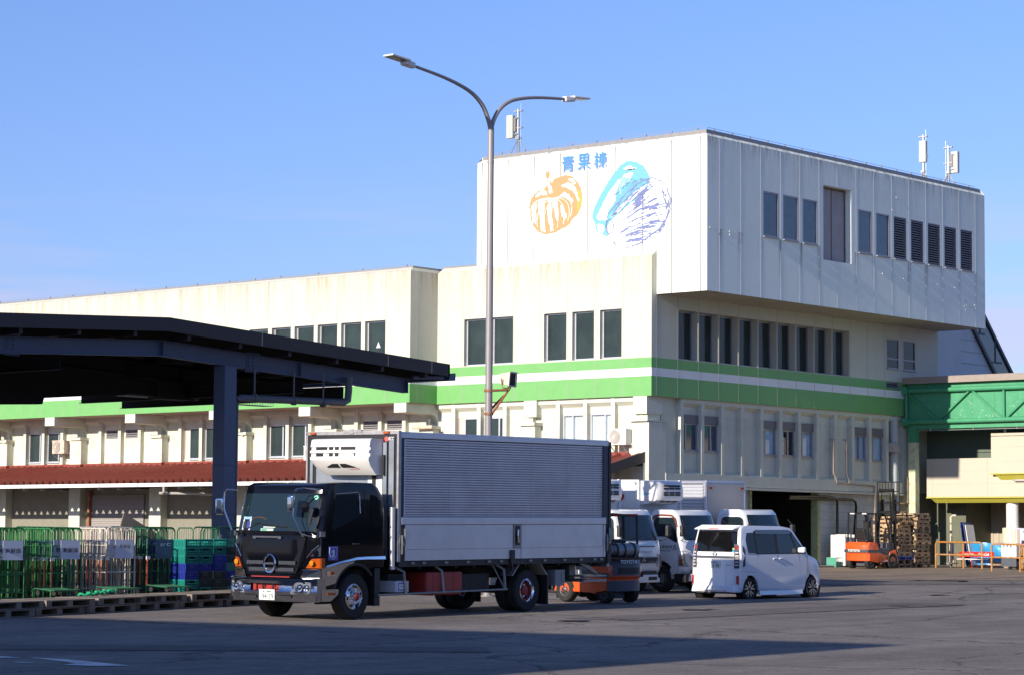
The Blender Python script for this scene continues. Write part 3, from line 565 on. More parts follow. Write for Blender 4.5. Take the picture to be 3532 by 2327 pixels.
blob(MUR[0], MU_P, 1, .012, 4); blob(MUR[2], MU_Y, 2, .01)
for q in MU_W: blob(MUR[1], q, 2, .035, 5)
cx, cz = 4.72, 13.22
for a in range(-80, 81, 20):       # thin white ribs of the pumpkin
    aa = R(a-90); pts = []
    for i in range(9):
        t_ = i/8; x_ = math.sin(aa)*.0; u = cx - math.cos(aa)*1.0*math.sin(t_*1.9)*(1 if a else .2) + .12*t_; v = cz - 1.2*t_**1.25*(1-.35*abs(a)/80) + .25*math.sin(t_*3)*abs(a)/80; pts.append((u, v))
    stroke(MUR[1], pts, .022, 3)
blob(MUR[3], MU_C, 1, .02, 5)
for q in MU_CW: blob(MUR[1], q, 2, .04, 6)
for i in range(26):                # cyan ribs fanning over the white heart
    t_ = i/25; a = (2.05-.3*t_, 12.35+.25*t_); c = (1.55-1.1*t_, 13.75-.35*t_); pts = []
    for k in range(9): s = k/8; pts.append((a[0]+(c[0]-a[0])*s+random.uniform(-.018,.018), a[1]+(c[1]-a[1])*s+.12*math.sin(s*3)+random.uniform(-.018,.018)))
    i0 = random.randint(0, 3); stroke(MUR[3], pts[i0:], .028, 3)
def dense(pts, n=5, j=.02):
    return rag(pts, j, n)+[pts[0]]
stroke(MUR[4], dense(MU_V), .028, 4); stroke(MUR[4], [(y*.965+.02, z*.985+.19) for y, z in dense(MU_V)][8:70], .02, 4)
for i in range(70):                # violet veins of the front cabbage
    t_ = i/69; a0 = (2.02-.55*t_, 12.3-1.0*t_); ang = 1.05-1.0*t_; ll = 1.9+.5*math.sin(t_*3.1); s0 = random.uniform(.02, .75); s1 = min(1, s0+random.uniform(.15, .4)); pts = []
    for k in range(10):
        s = s0+(s1-s0)*k/9; pts.append((a0[0]-ll*s*math.cos(ang-.25*s)+random.uniform(-.012,.012), a0[1]+ll*s*math.sin(ang-.25*s)*.95+random.uniform(-.012,.012)))
    pts = [p for p in pts if ((p[0]-.85)/1.42)**2+((p[1]-12.42)/1.2)**2 < .92]
    if len(pts) > 2: stroke(MUR[4], pts, .03, 4)
for i in range(60):
    a = random.uniform(-.9, 2.4); rr = random.uniform(.86, .97); yy, zz = .85-1.42*rr*math.cos(a), 12.42+1.2*rr*math.sin(a); stroke(MUR[4], [(yy+.05*k*math.sin(a), zz+.05*k*math.cos(a)+random.uniform(-.02,.02)) for k in range(4)], .022, 4)
stroke(MUR[4], [(2.1+.17*math.cos(i*.5), 12.0+.26*math.sin(i*.5)) for i in range(14)], .025, 4)
mur = MUR[0].build('vegetable_painting', M_or, BLD)
for mb, m_, nm in zip(MUR[1:], (M_wh, M_ye, M_cy, M_vi), ('white_highlight', 'yellow_edge', 'cyan_cabbage', 'violet_cabbage')): mb.build(nm, m_, mur)
for i, ch in enumerate('青果棟'):
    y0 = (4.33, 3.59, 2.84)[i]
    text('sign_character', ch, 1, frame((.291, y0, 14.14), (0,-1,0), (0,0,1)), M_bl, BLD, width=.585, height=.585, bold=.0)
    text('sign_shadow', ch, 1, frame((.2955, y0-.045, 14.095), (0,-1,0), (0,0,1)), M_bs, BLD, width=.585, height=.585, bold=.0)

# ---------------------------------------------------------------- annex with slanted glazing, behind right
AX = thing('slanted_annex', 'grey annex wall with slanted glazed roof edge behind the overhanging storey', 'building')
b = MB(); yy = .5
b.poly([(19.15,yy,0), (34.5,yy,0), (34.5,yy,1.0), (23.2,yy,9.95), (22.4,yy,10.1), (19.15,yy,10.1)], (0,.05,0), 0)
for k in range(5): z = 9.37-.49*k; b.box(21.8, 24.0+.56*k, yy-.012, yy-.001, z-.012, z+.012, 1)
b.build('wall', [mat('annex_wall', (.60, .63, .66), .75, var=.05, dirt=(.4, .4, .38), dscale=1.5, damt=.4), M_joint], AX)
b = MB()
A0, A1, B0, B1 = (22.9,yy-.05,10.6), (28.9,yy-.05,5.0), (24.6,yy+.0,10.6), (31,yy,5.0)
def lerp(a, c, t_): return tuple(a[i]+(c[i]-a[i])*t_ for i in range(3))
P0_, P1_ = (22.55,yy-.06,9.98), (27.35,yy-.06,5.2); Q0_, Q1_ = (22.9,yy-.06,11.1), (28.9,yy-.06,5.2)
for a, c in ((P0_,P1_), (Q0_,Q1_)): b.tube([a, c], .10, 4)
for k in range(5):
    t_ = .06+.235*k; a = lerp(P0_, P1_, t_); c = lerp(Q0_, Q1_, t_+.02); c = (a[0]+(Q0_[0]-P0_[0])+ (Q1_[0]-Q0_[0]-(P1_[0]-P0_[0]))*t_+.35, a[1], a[2]+.0)
    b.tube([a, c], .05, 4); b.tube([lerp(a, c, .5), (lerp(a, c, .5)[0], a[1], a[2]+.95)], .045, 4)
b.build('glazing_frame', mat('dark_glazing_bar', (.07, .07, .08), .5, .3), AX)
b = MB(); b.poly([P0_, P1_, Q1_, Q0_], (0,.02,0)); b.build('glazing', M_paneb, AX)

# ---------------------------------------------------------------- green truss bridge
M_gb = mat('bridge_green_paint', (.06, .30, .15), .45, var=.05, vscale=2, dirt=(.16, .42, .26), dscale=4, damt=.3)
BR = thing('footbridge', 'green enclosed truss footbridge leaving the right end of the white hall', 'footbridge')
b = MB(); b.box(16.62, 20.0, -14, -.01, 5.42, 7.30, 0)
for k in range(14): b.box(16.605, 16.62, -14+k, -13.99+k, 5.44, 7.28, 0)
b.build('side_panel', M_gb, BR, bevel=.01)
b = MB(); b.box(16.40, 20.2, -14.2, .18, 7.30, 7.42, 0); b.box(16.38, 16.42, -14.2, .2, 7.20, 7.46, 0); b.build('roof_cap', mat('brown_roof_cap', (.30, .25, .22), .6, var=.08), BR)
b = MB()
for z in (6.93, 5.70): b.tube([(16.49, -14, z), (16.49, -.12, z)], .095, 12); b.tube([(16.30, -.10, z), (16.62, -.10, z)], .16, 16)
b.tube([(16.46, -.12, 6.85), (16.46, -.12, 5.8)], .06, 8)
for yb, yt in ((-.25,None),):
    pass
zt, zb = 6.86, 5.78
for k in range(5):
    y0 = -1.5-2.95*k
    b.tube([(16.53, y0+.06, zb), (16.53, y0+1.28+.06, zt)], .04, 8) if k == 0 else b.tube([(16.53, y0+.1, zb), (16.53, y0+1.4, zt)], .045, 8)
    b.tube([(16.53, y0-.1, zb), (16.53, y0-1.42, zt)], .045, 8)
    b.tube([(16.53, y0-2.93, zb), (16.53, y0-2.93, zt)], .05, 8)
b.build('truss', M_gb, BR, smooth=True)
b = MB(); random.seed(5)
for i in range(60): y, z = random.uniform(-6, -2.2), random.choice((random.uniform(5.8,5.9), random.uniform(5.78,6.6))); s_ = random.uniform(.008,.03); b.box(16.61, 16.618, y, y+s_*1.5, z, z+s_*.6)
b.build('paint_chip', M_strip, BR)
b = MB(); b.box(16.62, 16.92, -.42, -.12, -.1, 5.42, 0); b.box(16.615, 16.93, -.43, -.11, 4.9, 5.42, 1); b.build('column', [mat('pale_green_column', (.58, .62, .40), .7, var=.06, dirt=(.35, .16, .07), dscale=5, damt=.8), M_gb, M_alud], BR)
b = MB(); b.tube([(16.5, -13, 5.35), (16.5, -.6, 5.35)], .012, 5)
for k in range(6): b.tube([(16.5, -1.2-1.9*k, 5.43), (16.5, -1.2-1.9*k, 5.32)], .02, 5)
b.build('cable', mat('galvanised', (.45, .46, .47), .4, .7), BR)

# ---------------------------------------------------------------- cream ramp building at the right edge
M_cream = mat('cream_cladding', (.52, .46, .37), .6, var=.02, vscale=2)
M_yel = mat('yellow_fascia', (.46, .42, .06), .5, var=.04)
CB = thing('cream_building', 'cream clad parapet block with yellow soffit edge on a round pillar', 'building')
b = MB(); b.box(17.4, 17.6, -20, -.47, 2.76, 4.27, 0); b.box(17.6, 24, -.7, -.47, 2.76, 4.27, 0); b.box(17.22, 17.39, -20, -3.47, 3.66, 5.22, 0)
for z in (3.27, 3.77): b.box(17.396, 17.4, -20, -.72, z-.006, z+.006, 1)
for z in (4.1, 4.68): b.box(17.216, 17.22, -20, -3.9, z-.006, z+.006, 1)
for y in (-.72, -3.2, -5.7): b.box(17.396, 17.4, y-.008, y+.008, 2.77, 4.26, 1)
b.build('parapet_wall', [M_cream, mat('panel_joint', (.45, .38, .30), .8)], CB)
b = MB(); b.box(17.38, 17.62, -20, -.45, 2.71, 2.755, 0); b.hexa([(17.62,-20,2.53),(17.9,-20,2.53),(17.9,-.75,2.53),(17.62,-.75,2.53),(17.45,-20,2.70),(17.9,-20,2.70),(17.9,-.62,2.70),(17.45,-.62,2.70)], 0)
b.box(17.18, 17.44, -20, -3.45, 3.61, 3.655, 0); b.hexa([(17.4,-20,3.4),(17.6,-20,3.4),(17.6,-3.8,3.4),(17.4,-3.8,3.4),(17.25,-20,3.6),(17.6,-20,3.6),(17.6,-3.62,3.6),(17.25,-3.62,3.6)], 0)
b.tube([(17.3, -5.2, 3.38), (17.3, -4.45, 3.38), (17.25, -4.42, 3.42)], .045, 8, 1)
b.build('fascia', [M_yel, M_pipeg], CB)
b = MB(); b.box(17.6, 26, -20, -.5, 2.9, 2.98, 0)
b.box(21.0, 21.1, -20, -1.2, -.1, 2.9, 1)
for k in range(70): b.box(20.97, 21.0, -1.4-.26*k, -1.28-.26*k, -.1, 2.9, 1)
b.box(19.0, 19.06, -1.3, .45, -.1, 2.9, 2); b.box(19.06, 21, -1.3, -1.25, -.1, 2.9, 2); b.box(17.7, 19.0, .22, .30, -.1, 2.9, 2)
b.build('back_wall', [M_dark, mat('cream_cladding_back', (.42, .37, .28), .7), mat('shade_dark_greenish_wall', (.12, .13, .09), .8, dirt=(.2, .2, .15), dscale=2)], CB)  # greenish wall colour darkened in place of the shade falling there
b = MB(); b.box(17.75, 18.5, .17, .215, .1, 2.05, 0); b.build('door', mat('pale_green_door', (.30, .38, .22), .6, var=.05), CB)
b = MB(); b.lathe([(.245, -.1), (.245, 2.9)], (17.95, -3.98, 0), 'z', 32, 0); b.lathe([(.40, -.1), (.40, 1.55), (.245, 1.56)], (17.95, -3.98, 0), 'z', 36, 1)
b.build('round_pillar', [mat('pillar_white', (.74, .72, .72), .6), mat('pillar_sleeve_cream', (.70, .60, .45), .6)], CB, smooth=True)
b = MB(); b.box(17.25, 19.5, -8, -3.66, 5.98, 6.02, 0); b.box(17.2, 17.26, -8.1, -3.6, 5.93, 6.05, 0)
for y in (-4.05, -5.5, -7): b.tube([(17.3, y, 5.2), (17.3, y, 5.95)], .05, 8, 1); b.tube([(19.3, y-.3, 5.2), (19.3, y-.3, 5.95)], .04, 8, 1)
for k in range(5): b.tube([(17.2+.1*k, -4.0-.1*k, 6.03), (18.6, -8, 6.35)], .04, 5, 2)
b.build('rooftop_canopy', [mat('cream_edge', (.75, .70, .45), .6), mat('cream_post', (.70, .66, .58), .5), mat('grey_sheet', (.3, .28, .27), .7)], CB)
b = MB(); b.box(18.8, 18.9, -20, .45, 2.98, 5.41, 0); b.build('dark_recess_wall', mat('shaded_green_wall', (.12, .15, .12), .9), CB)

# ---------------------------------------------------------------- roof antennas
M_galv = MATS['galvanised']; M_ant = mat('antenna_cream', (.50, .49, .42), .5)
def antenna(x, y, z0, ztop, px, py, side, label, zb, group='mobile antennas on the roof'):
    a = thing('roof_antenna', label, 'antenna', (x, y, z0), group=group); h = ztop-z0
    b = MB(); b.tube([(0,0,0), (0,0,h)], .055, 10); b.tube([(0,.5,0), (0,0,.75)], .022, 6); b.tube([(0,-.5,0), (0,0,.75)], .022, 6); b.tube([(-.5,0,0), (0,0,.75)], .022, 6); b.box(-.09, .09, -.09, .09, .7, .8); b.box(-.14, .14, -.14, .14, 0, .03)
    b.tube([(.0, -.12*side, .5), (0, -.12*side, h+.2)], .009, 5); b.box(-.05, .05, -.2, .2, h*.6, h*.6+.05); b.box(-.05, .05, -.2, .2, h-.1, h-.05); b.build('mast', M_galv, a, smooth=True)
    b = MB(); b.box(px-.09, px+.09, py-.16, py+.15, zb, zb+.88); b.build('panel', M_ant, a, bevel=.03)
    b = MB(); b.box(px*.4-.07, px*.4+.07, py*.5-.09, py*.5+.09, zb+.25, zb+.75); b.tube([(px*.4,py*.5,zb+.2), (.05,.03,zb-.2), (.06,.02,.1)], .015, 5); b.box(min(0,px), max(0,px)+.01, min(0,py)-.02, max(0,py)+.02, zb+.12, zb+.17); b.box(min(0,px), max(0,px)+.01, min(0,py)-.02, max(0,py)+.02, zb+.72, zb+.77); b.build('radio_unit', mat('radio_grey', (.2, .2, .2), .5), a, bevel=.01)
    return a
antenna(1.5, 7.42, 15.1, 16.95, -.10, .30, 1, 'rooftop mobile antenna standing alone above the block name painting', .75)
antenna(17.9, -.1, 15.1, 17.35, -.05, -.02, 1, 'rooftop mobile antenna with its cream panel facing the yard, left of the pair', 1.12)
antenna(18.75, -.75, 15.1, 16.95, .12, -.24, -1, 'rooftop mobile antenna with grey radio boxes, right of the pair', .72)

# ---------------------------------------------------------------- air conditioners on the wall
M_acw = mat('ac_white', (.72, .69, .63), .45, var=.03); M_fan = mat('ac_grille', (.35, .33, .31), .6)
def ac_unit(x, y, z, label, mats, facing='L', w=.78, h=.55, d=.30):
    a = thing('air_conditioner', label, 'air conditioner', (x, y, z), group='air conditioner units on the wall')
    b = MB(); b.box(-d, 0, -w/2, w/2, 0, h); b.box(-d-.006, -d, -w/2+.02, -w/2+.26, .05, h-.05); b.box(-d-.02, -d, -w/2-.01, w/2+.01, h-.03, h+.012); b.box(.01, .03, -.3, .3, .1, h-.1); b.build('casing', mats[0], a, bevel=.012)
    g = MB(); g.lathe([(.235, -.008), (.235, -.016), (.02, -.03)], (-d, .10, h/2), 'x', 28)
    for k in range(5): r = .05+.045*k; g.lathe([(r, -.032), (r+.008, -.036), (r+.008, -.032)], (-d, .10, h/2), 'x', 28, 1)
    for k in range(12): t_ = k*math.pi/6; g.tube([(-d-.034, .10+.04*math.cos(t_), h/2+.04*math.sin(t_)), (-d-.030, .10+.23*math.cos(t_), h/2+.23*math.sin(t_))], .004, 4, 1)
    g.lathe([(.045, -.05), (.001, -.052)], (-d, .10, h/2), 'x', 16, 1)
    g.build('fan_grille', [M_fan, mats[0]], a)
    s = MB()
    for yy_ in (-.25, .25): s.tube([(.02, yy_, -.02), (-.36, yy_, -.02), (.02, yy_, -.35)], .018, 6)
    s.tube([(.0, -.3, .1), (.05, -.42, .0), (.08, -.42, -.3)], .03, 6); s.build('bracket', M_galv, a); return a
ac_unit(-.02, 31.55, 4.47, 'old rust-streaked air conditioner beside a window above the red awning', [mat('rusty_ac_casing', (.62, .52, .42), .6, dirt=(.28, .10, .03), dscale=3.2, damt=1.0, var=.1)])
ac_unit(-.02, 1.25, 4.25, 'clean cream air conditioner at the corner above the red awning', [M_acw])
ac_unit(-.02, 16.3, 3.95, 'round-fan air conditioner half hidden by the black truck body', [M_acw])
# loose wall pipes on the shaded side
def pipes(label, name, m, paths, r=.035):
    b = MB()
    for p in paths: b.tube(p, r, 8)
    return tag(b.build(name, m, smooth=True), label, 'pipes')
pipes('thin rusted conduits climbing the ribbed wall right of the blue curtained windows', 'wall_conduit', mat('weathered_conduit', (.34, .27, .22), .8, dirt=(.3, .14, .07), dscale=8),
      [[(11.35,.14,4.86), (11.45,.07,4.84), (11.5,.06,4.75), (11.5,.06,3.55), (11.65,.05,3.4), (11.7,.05,3.2), (14.3,.05,3.14), (14.4,.05,3.1), (14.4,.05,2.0), (14.38,.22,1.9), (14.38,.22,.2)],
       [(12.25,.14,4.86), (12.35,.07,4.84), (12.4,.06,4.75), (12.4,.06,3.5), (12.55,.05,3.35), (12.55,.05,3.2)]], .028)
pipes('black lagged hoses running along the block wall and down beside the doorway', 'lagged_hose', mat('black_lagging', (.015, .015, .015), .25),
      [[(8.6,.10,2.62), (11.0,.12,2.66), (11.75,.12,2.6), (11.85,.12,2.5), (11.85,.12,.3)], [(8.6,.14,2.56), (12.9,.14,2.58), (13.15,.14,2.5), (13.2,.14,2.3), (13.05,.14,1.2), (13.05,.14,.3)]], .05)
pipes('bare metal water pipes with elbows beside the pale green column', 'water_pipe', mat('brass_pipe', (.35, .27, .2), .35, .8, var=.2),
      [[(15.4,.1,2.5), (16.5,.05,2.5), (16.6,.02,2.5), (16.75,0,2.35), (16.78,0,1.9)], [(15.4,.1,2.15), (16.6,.06,2.15)], [(16.6,-.1,2.5), (16.6,-.1,3.5), (16.7,-.1,3.56), (17.0,-.1,3.56)], [(16.85,-.1,2.15), (16.85,-.1,3.2), (17.1,-.1,3.24)]], .05)
b = MB(); b.tube([(15.75,.1,-.1), (15.75,.1,2.3)], .05, 8); b.tube([(15.95,.15,2.85), (15.95,.15,5.9)], .16, 12); b.tube([(16.2,.2,-.1), (16.2,.2,5.9)], .10, 12)
tag(b.build('downpipe', mat('grey_downpipe', (.42, .46, .45), .6), smooth=True), 'thick grey downpipes at the far end of the block wall', 'downpipes')
b = MB(); b.box(15.55, 15.85, -.05, .1, 4.55, 4.85); b.hexa([(15.5,-.2,4.5),(15.9,-.2,4.5),(15.9,.1,4.5),(15.5,.1,4.5),(15.5,-.05,4.85),(15.9,-.05,4.85),(15.9,.1,4.85),(15.5,.1,4.85)])
tag(b.build('vent_hood', mat('cream_hood', (.5, .45, .38), .6, dirt=(.2, .1, .05), dscale=8)), 'small weathered vent hood near the footbridge end of the ribbed wall', 'vent')

# ---------------------------------------------------------------- twin arm street lamp
LP = thing('street_lamp', 'tall grey street lamp with two curved arms and flat LED heads', 'street lamp', (-22.43, -12.08, zg(-22.43,-12.08)))
z0 = zg(-22.43, -12.08); H_ = lambda z: z-z0
M_pole = mat('lamp_grey_paint', (.27, .25, .255), .4, .1, var=.04, vscale=3)
b = MB(); b.tube([(0,0,0), (0,0,H_(10.2)), (0,0,H_(10.95))], [.100, .080, .076], 20); b.tube([(0,0,H_(10.18)), (0,0,H_(10.24))], .084, 20); b.tube([(0,0,0), (0,0,.03)], .2, 20); b.tube([(0,0,H_(10.9)), (0,0,H_(11.1))], .078, 16)
b.build('pole', M_pole, LP, smooth=True)
for s, pts in ((-1, [(0,11.0),(.10,11.25),(.32,11.58),(.70,11.83),(1.2,11.98),(1.9,12.10),(2.85,12.20)]), (1, [(0,11.0),(.08,11.25),(.32,11.58),(.70,11.83),(1.2,11.98),(1.9,12.10),(2.85,12.20)])):
    # smooth the arm with a Catmull-Rom pass
    pp = [pts[0]]+pts+[(3.5, 12.27)]; out = []
    for i in range(1, len(pp)-2):
        for k in range(5):
            t_ = k/5; a, c, d, e = pp[i-1], pp[i], pp[i+1], pp[i+2]
            out.append(tuple(.5*((2*c[j])+(-a[j]+d[j])*t_+(2*a[j]-5*c[j]+4*d[j]-e[j])*t_*t_+(-a[j]+3*c[j]-3*d[j]+e[j])*t_**3) for j in (0, 1)))
    out.append(pts[-1]); b = MB(); b.tube([(s*u, 0, H_(z)) for u, z in out], [.062-.026*i/len(out) for i in range(len(out))], 14); arm = b.build('arm', M_pole, LP, smooth=True)
    b = MB(); zz = H_(12.2)
    b.hexa([(s*2.85,-.075,zz-.07),(s*3.2,-.11,zz-.03),(s*3.2,.11,zz-.03),(s*2.85,.075,zz-.07),(s*2.85,-.075,zz+.07),(s*3.2,-.13,zz+.09),(s*3.2,.13,zz+.09),(s*2.85,.075,zz+.07)])
    b.hexa([(s*3.1,-.17,zz+.05),(s*3.75,-.17,zz+.10),(s*3.75,.17,zz+.10),(s*3.1,.17,zz+.05),(s*3.1,-.15,zz+.115),(s*3.75,-.16,zz+.15),(s*3.75,.16,zz+.15),(s*3.1,.15,zz+.115)])
    hd = b.build('lamp_head', mat('lamp_white', (.62, .62, .62), .4), arm, bevel=.02, rec=True)
    b = MB(); b.hexa([(s*3.22,-.13,zz+.052),(s*3.7,-.13,zz+.088),(s*3.7,.13,zz+.088),(s*3.22,.13,zz+.052),(s*3.22,-.13,zz+.06),(s*3.7,-.13,zz+.098),(s*3.7,.13,zz+.098),(s*3.22,.13,zz+.06)])
    b.build('lens', mat('led_lens', (.08, .08, .09), .3), hd)
# loudspeaker on rusty arms, clamped to the pole
SP = thing('loudspeaker', 'beige horn loudspeaker on rusty brackets halfway up the lamp pole', 'loudspeaker', (-22.43, -12.08, 0))
b = MB()
for z in (3.98, 4.55): b.tube([(0,0,z-.03), (0,0,z+.03)], .12, 16)
b.tube([(0,-.13,4.55), (.42,-.30,4.58)], .03, 6); b.tube([(.0,-.13,4.0), (.30,-.32,4.50)], .03, 6); b.tube([(.05,.12,4.55), (.5,-.14,4.58)], .025, 6); b.tube([(.05,.10,4.0), (.52,-.12,4.5)], .03, 6); b.tube([(.42,-.30,4.58), (.5,-.12,4.58)], .025, 6); b.tube([(.30,-.32,4.50), (.42,-.30,4.60), (.40,-.28,4.72)], .025, 6); b.tube([(.0,-.13,4.55), (.30,-.34,4.57), (.52,-.14,4.58)], .02, 6); b.tube([(.16,-.27,4.85), (.2,-.27,4.62), (.5,-.27,4.62), (.56,-.27,4.85)], .015, 6)
b.build('bracket', M_rust, SP)
b = MB(); b.T = Matrix.Translation((.36,-.27,4.85)) @ Matrix.Rotation(R(-80), 4, 'Z') @ Matrix.Rotation(R(6), 4, 'Y')
b.hexa([(-.16,-.11,-.13),(.16,-.17,-.17),(.16,.17,-.17),(-.16,.11,-.13),(-.16,-.11,.11),(.16,-.17,.17),(.16,.17,.17),(-.16,.11,.11)]); b.box(.16, .19, -.19, -.15, -.19, .19); b.box(.16, .19, .15, .19, -.19, .19); b.box(.16, .19, -.15, .15, .15, .19); b.box(.16, .19, -.15, .15, -.19, -.15)
b.build('horn', mat('speaker_beige', (.62, .56, .45), .6, dirt=(.3, .27, .2), dscale=8), SP, bevel=.025)
b = MB(); b.T = Matrix.Translation((.36,-.27,4.85)) @ Matrix.Rotation(R(-80), 4, 'Z') @ Matrix.Rotation(R(6), 4, 'Y'); b.box(.161, .165, -.15, .15, -.15, .15); b.build('horn_mouth', mat('horn_black', (.02, .02, .02), .8), SP)

# ---------------------------------------------------------------- steel canopy
M_cf = mat('dark_brown_fascia', (.035, .026, .027), .6, var=.08, vscale=3)
M_blue = mat('blue_grey_steel', (.085, .11, .175), .55, var=.08, vscale=3, dirt=(.10, .12, .18), dscale=5, damt=.5)
M_und = mat('canopy_shade_black', (.012, .012, .013), .9)  # near-black colour carries the shade under the canopy roof
CN = thing('steel_canopy', 'open loading canopy with dark brown roof edge and blue grey steel beams', 'canopy')
yf, yb = -10.06, -.2; xr = -31.1; xe, xw = -21.62, -40.6; zr, ze = 5.82, 5.33
def roofz(x): return zr-(zr-ze)*abs(x-xr)/(xe-xr)
b = MB()
for (x0, x1) in ((xw, xr), (xr, xe)):
    for (ya, yc_) in ((yf, yf+.06), (yb-.06, yb)): b.hexa([(x0,ya,roofz(x0)-.31),(x1,ya,roofz(x1)-.31),(x1,yc_,roofz(x1)-.31),(x0,yc_,roofz(x0)-.31),(x0,ya,roofz(x0)),(x1,ya,roofz(x1)),(x1,yc_,roofz(x1)),(x0,yc_,roofz(x0))], 0)
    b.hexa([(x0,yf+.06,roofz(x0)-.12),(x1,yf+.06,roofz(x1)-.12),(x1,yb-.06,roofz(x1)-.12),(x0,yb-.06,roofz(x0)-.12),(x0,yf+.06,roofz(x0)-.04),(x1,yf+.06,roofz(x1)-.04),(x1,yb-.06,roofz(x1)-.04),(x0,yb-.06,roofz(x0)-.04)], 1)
for x in (xe-.03, xw+.03): b.box(x-.03, x+.03, yf, yb, ze-.31, ze, 0)
for x in (-37.0, -28.2, -23.9, -22.3): b.box(x-.012, x+.012, yf-.004, yf+.002, roofz(x)-.305, roofz(x)-.002, 2)
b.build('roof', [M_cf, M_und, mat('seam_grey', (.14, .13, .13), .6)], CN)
def ibeam(b, p0, p1, h=.34, w=.2, m=0, n=1):
    p0, p1 = Vector(p0), Vector(p1); d = (p1-p0); hz = Vector((d.x, d.y, 0)).normalized(); s = Vector((-hz.y, hz.x, 0)); up = Vector((0,0,1))
    def bar(w0, w1, z0_, z1_): b.hexa([tuple(p+s*ww+up*zz) for p, ww, zz in ((p0,w0,z0_),(p1,w0,z0_),(p1,w1,z0_),(p0,w1,z0_),(p0,w0,z1_),(p1,w0,z1_),(p1,w1,z1_),(p0,w1,z1_))], m)
    bar(-w/2, w/2, -.015, 0); bar(-w/2, w/2, -h, -h+.015); bar(-.01, .01, -h+.015, -.015)
def rafters(y, h=.36):
    b = MB()
    ibeam(b, (-39.6, y, roofz(-39.6)-.44), (-30.7, y, roofz(-30.7)-.44), h); ibeam(b, (-30.7, y, roofz(-30.7)-.44), (-22.5, y, roofz(-22.5)-.44), h)
    for x in (-39.6, -30.72, -26.3, -22.52): z = roofz(x)-.44; b.box(x-.01, x+.01, y-.1, y+.1, z-h, z)
    for x in (-35.0, -27.9):
        z = roofz(x)-.44; b.box(x-.14, x+.14, y-.022, y-.01, z-h+.05, z-.05); b.box(x-.22, x+.22, y-.09, y+.09, z, z+.02); b.box(x-.22, x+.22, y-.09, y+.09, z-h-.02, z-h)
        for i in range(2):
            for k in range(3): b.lathe([(.022, -.045), (.022, -.022)], (x-.07+.14*i, y, z-h+.1+.085*k), 'y', 6, 0, True)
        for k in range(6): b.lathe([(.02, .02), (.02, .05)], (x-.19+.075*k, y-.06, z), 'z', 6, 0, True); b.lathe([(.02, -.07), (.02, -.02)], (x-.19+.075*k, y-.06, z-h), 'z', 6, 0, True)
    return b.build('rafter_beam', M_blue if y < -9 else M_und, CN)  # inner rafters take the shade black instead of the blue steel
for y in (-9.35, -5.1, -.9): rafters(y)
b = MB(); b.poly([(-40.3,-4.95,5.15),(-40.3,-4.95,3.7),(-33.2,-4.95,3.92),(-30.55,-4.95,4.05),(-30.5,-4.95,4.2),(-27.7,-4.95,4.44),(-26.7,-4.95,4.40),(-25.2,-4.95,4.5),(-23.4,-4.95,4.76),(-22.3,-4.95,5.05),(-31.1,-4.95,5.5)], (0,.2,0)); b.build('haunched_girder', M_und, CN)  # girder outline filled solid up to the roof to blacken the background
b = MB()
for i in range(12):
    x = -40+1.6*i; b.box(x-.05, x+.05, yf+.1, yb-.1, roofz(x)-.43, roofz(x)-.13, 0)
b.build('purlin', M_cf, CN)
for x in (-36.5, -33.5, -26.0, -24.6): b = MB(); ibeam(b, (x, -9.2, roofz(x)-.85), (x, -.9, roofz(x)-.85), .30, .16); b.build('longitudinal_beam', M_und, CN)
for (x, y) in ((-28.70, -9.35), (-29.6, -.6)):
    b = MB(); z = zg(x, y); b.box(x-.19, x+.19, y-.19, y+.19, z, roofz(x)-.8); b.box(x-.2, x+.2, y-.2, y+.2, z+1.95, z+1.98); b.box(x-.2, x+.2, y-.2, y+.2, z+3.1, z+3.12); b.box(x-.4, x+.4, y-.4, y+.4, z, z+.03)
    b.build('column', M_blue, CN, bevel=.03)
b = MB(); z = 4.16
b.tube([(-28.42,-9.47,z-.05), (-28.36,-9.5,z), (-24.9,-9.5,z+.06), (-24.75,-9.5,z+.12), (-24.72,-9.5,z+.35), (-24.72,-9.5,4.85)], .09, 12)
for x in (-27.9, -26.6, -25.6): b.tube([(x,-9.5,z), (x,-9.5,4.9)], .02, 6); b.tube([(x-.04,-9.5,z+.02), (x+.04,-9.5,z+.02)], .11, 12)
b.tube([(-28.42,-9.45,z-.05), (-28.42,-9.45,zg(-28.5,-9.6))], .05, 10)
b.build('drain_pipe', mat('dark_grey_pipe', (.12, .12, .125), .5), CN, smooth=True)
b = MB(); b.box(-21.62, -21.36, -10.0, -.3, 4.93, 4.95); b.box(-21.36, -21.34, -10.0, -.3, 4.93, 5.12); b.box(-21.6, -21.36, -10.02, -10.0, 4.93, 5.1); b.tube([(-21.7,-9.9,5.0), (-22.6,-9.7,4.96)], .05, 6); b.build('gutter', M_blue, CN)
def basket(x, y, l, z, w=.45):
    b = MB(); n = int(l/.09)
    for i in range(n+1): xx = x+l*i/n; b.tube([(xx,y,z+.14), (xx,y+.03,z), (xx,y+w-.03,z), (xx,y+w,z+.14)], .005, 4, caps=False)
    for yy_, zz in ((y,z+.14),(y+.015,z+.07),(y+.03,z),(y+w/2,z),(y+w-.03,z),(y+w,z+.14)): b.tube([(x,yy_,zz), (x+l,yy_,zz)], .006, 4, caps=False)
    return b.build('wire_tray', M_galv, CN)
basket(-35.3, -4.8, 1.7, 4.42); basket(-31.0, -4.8, 2.0, 4.46); basket(-27.6, -4.6, 2.4, 4.42); basket(-24.6, -5.2, 1.5, 4.34)
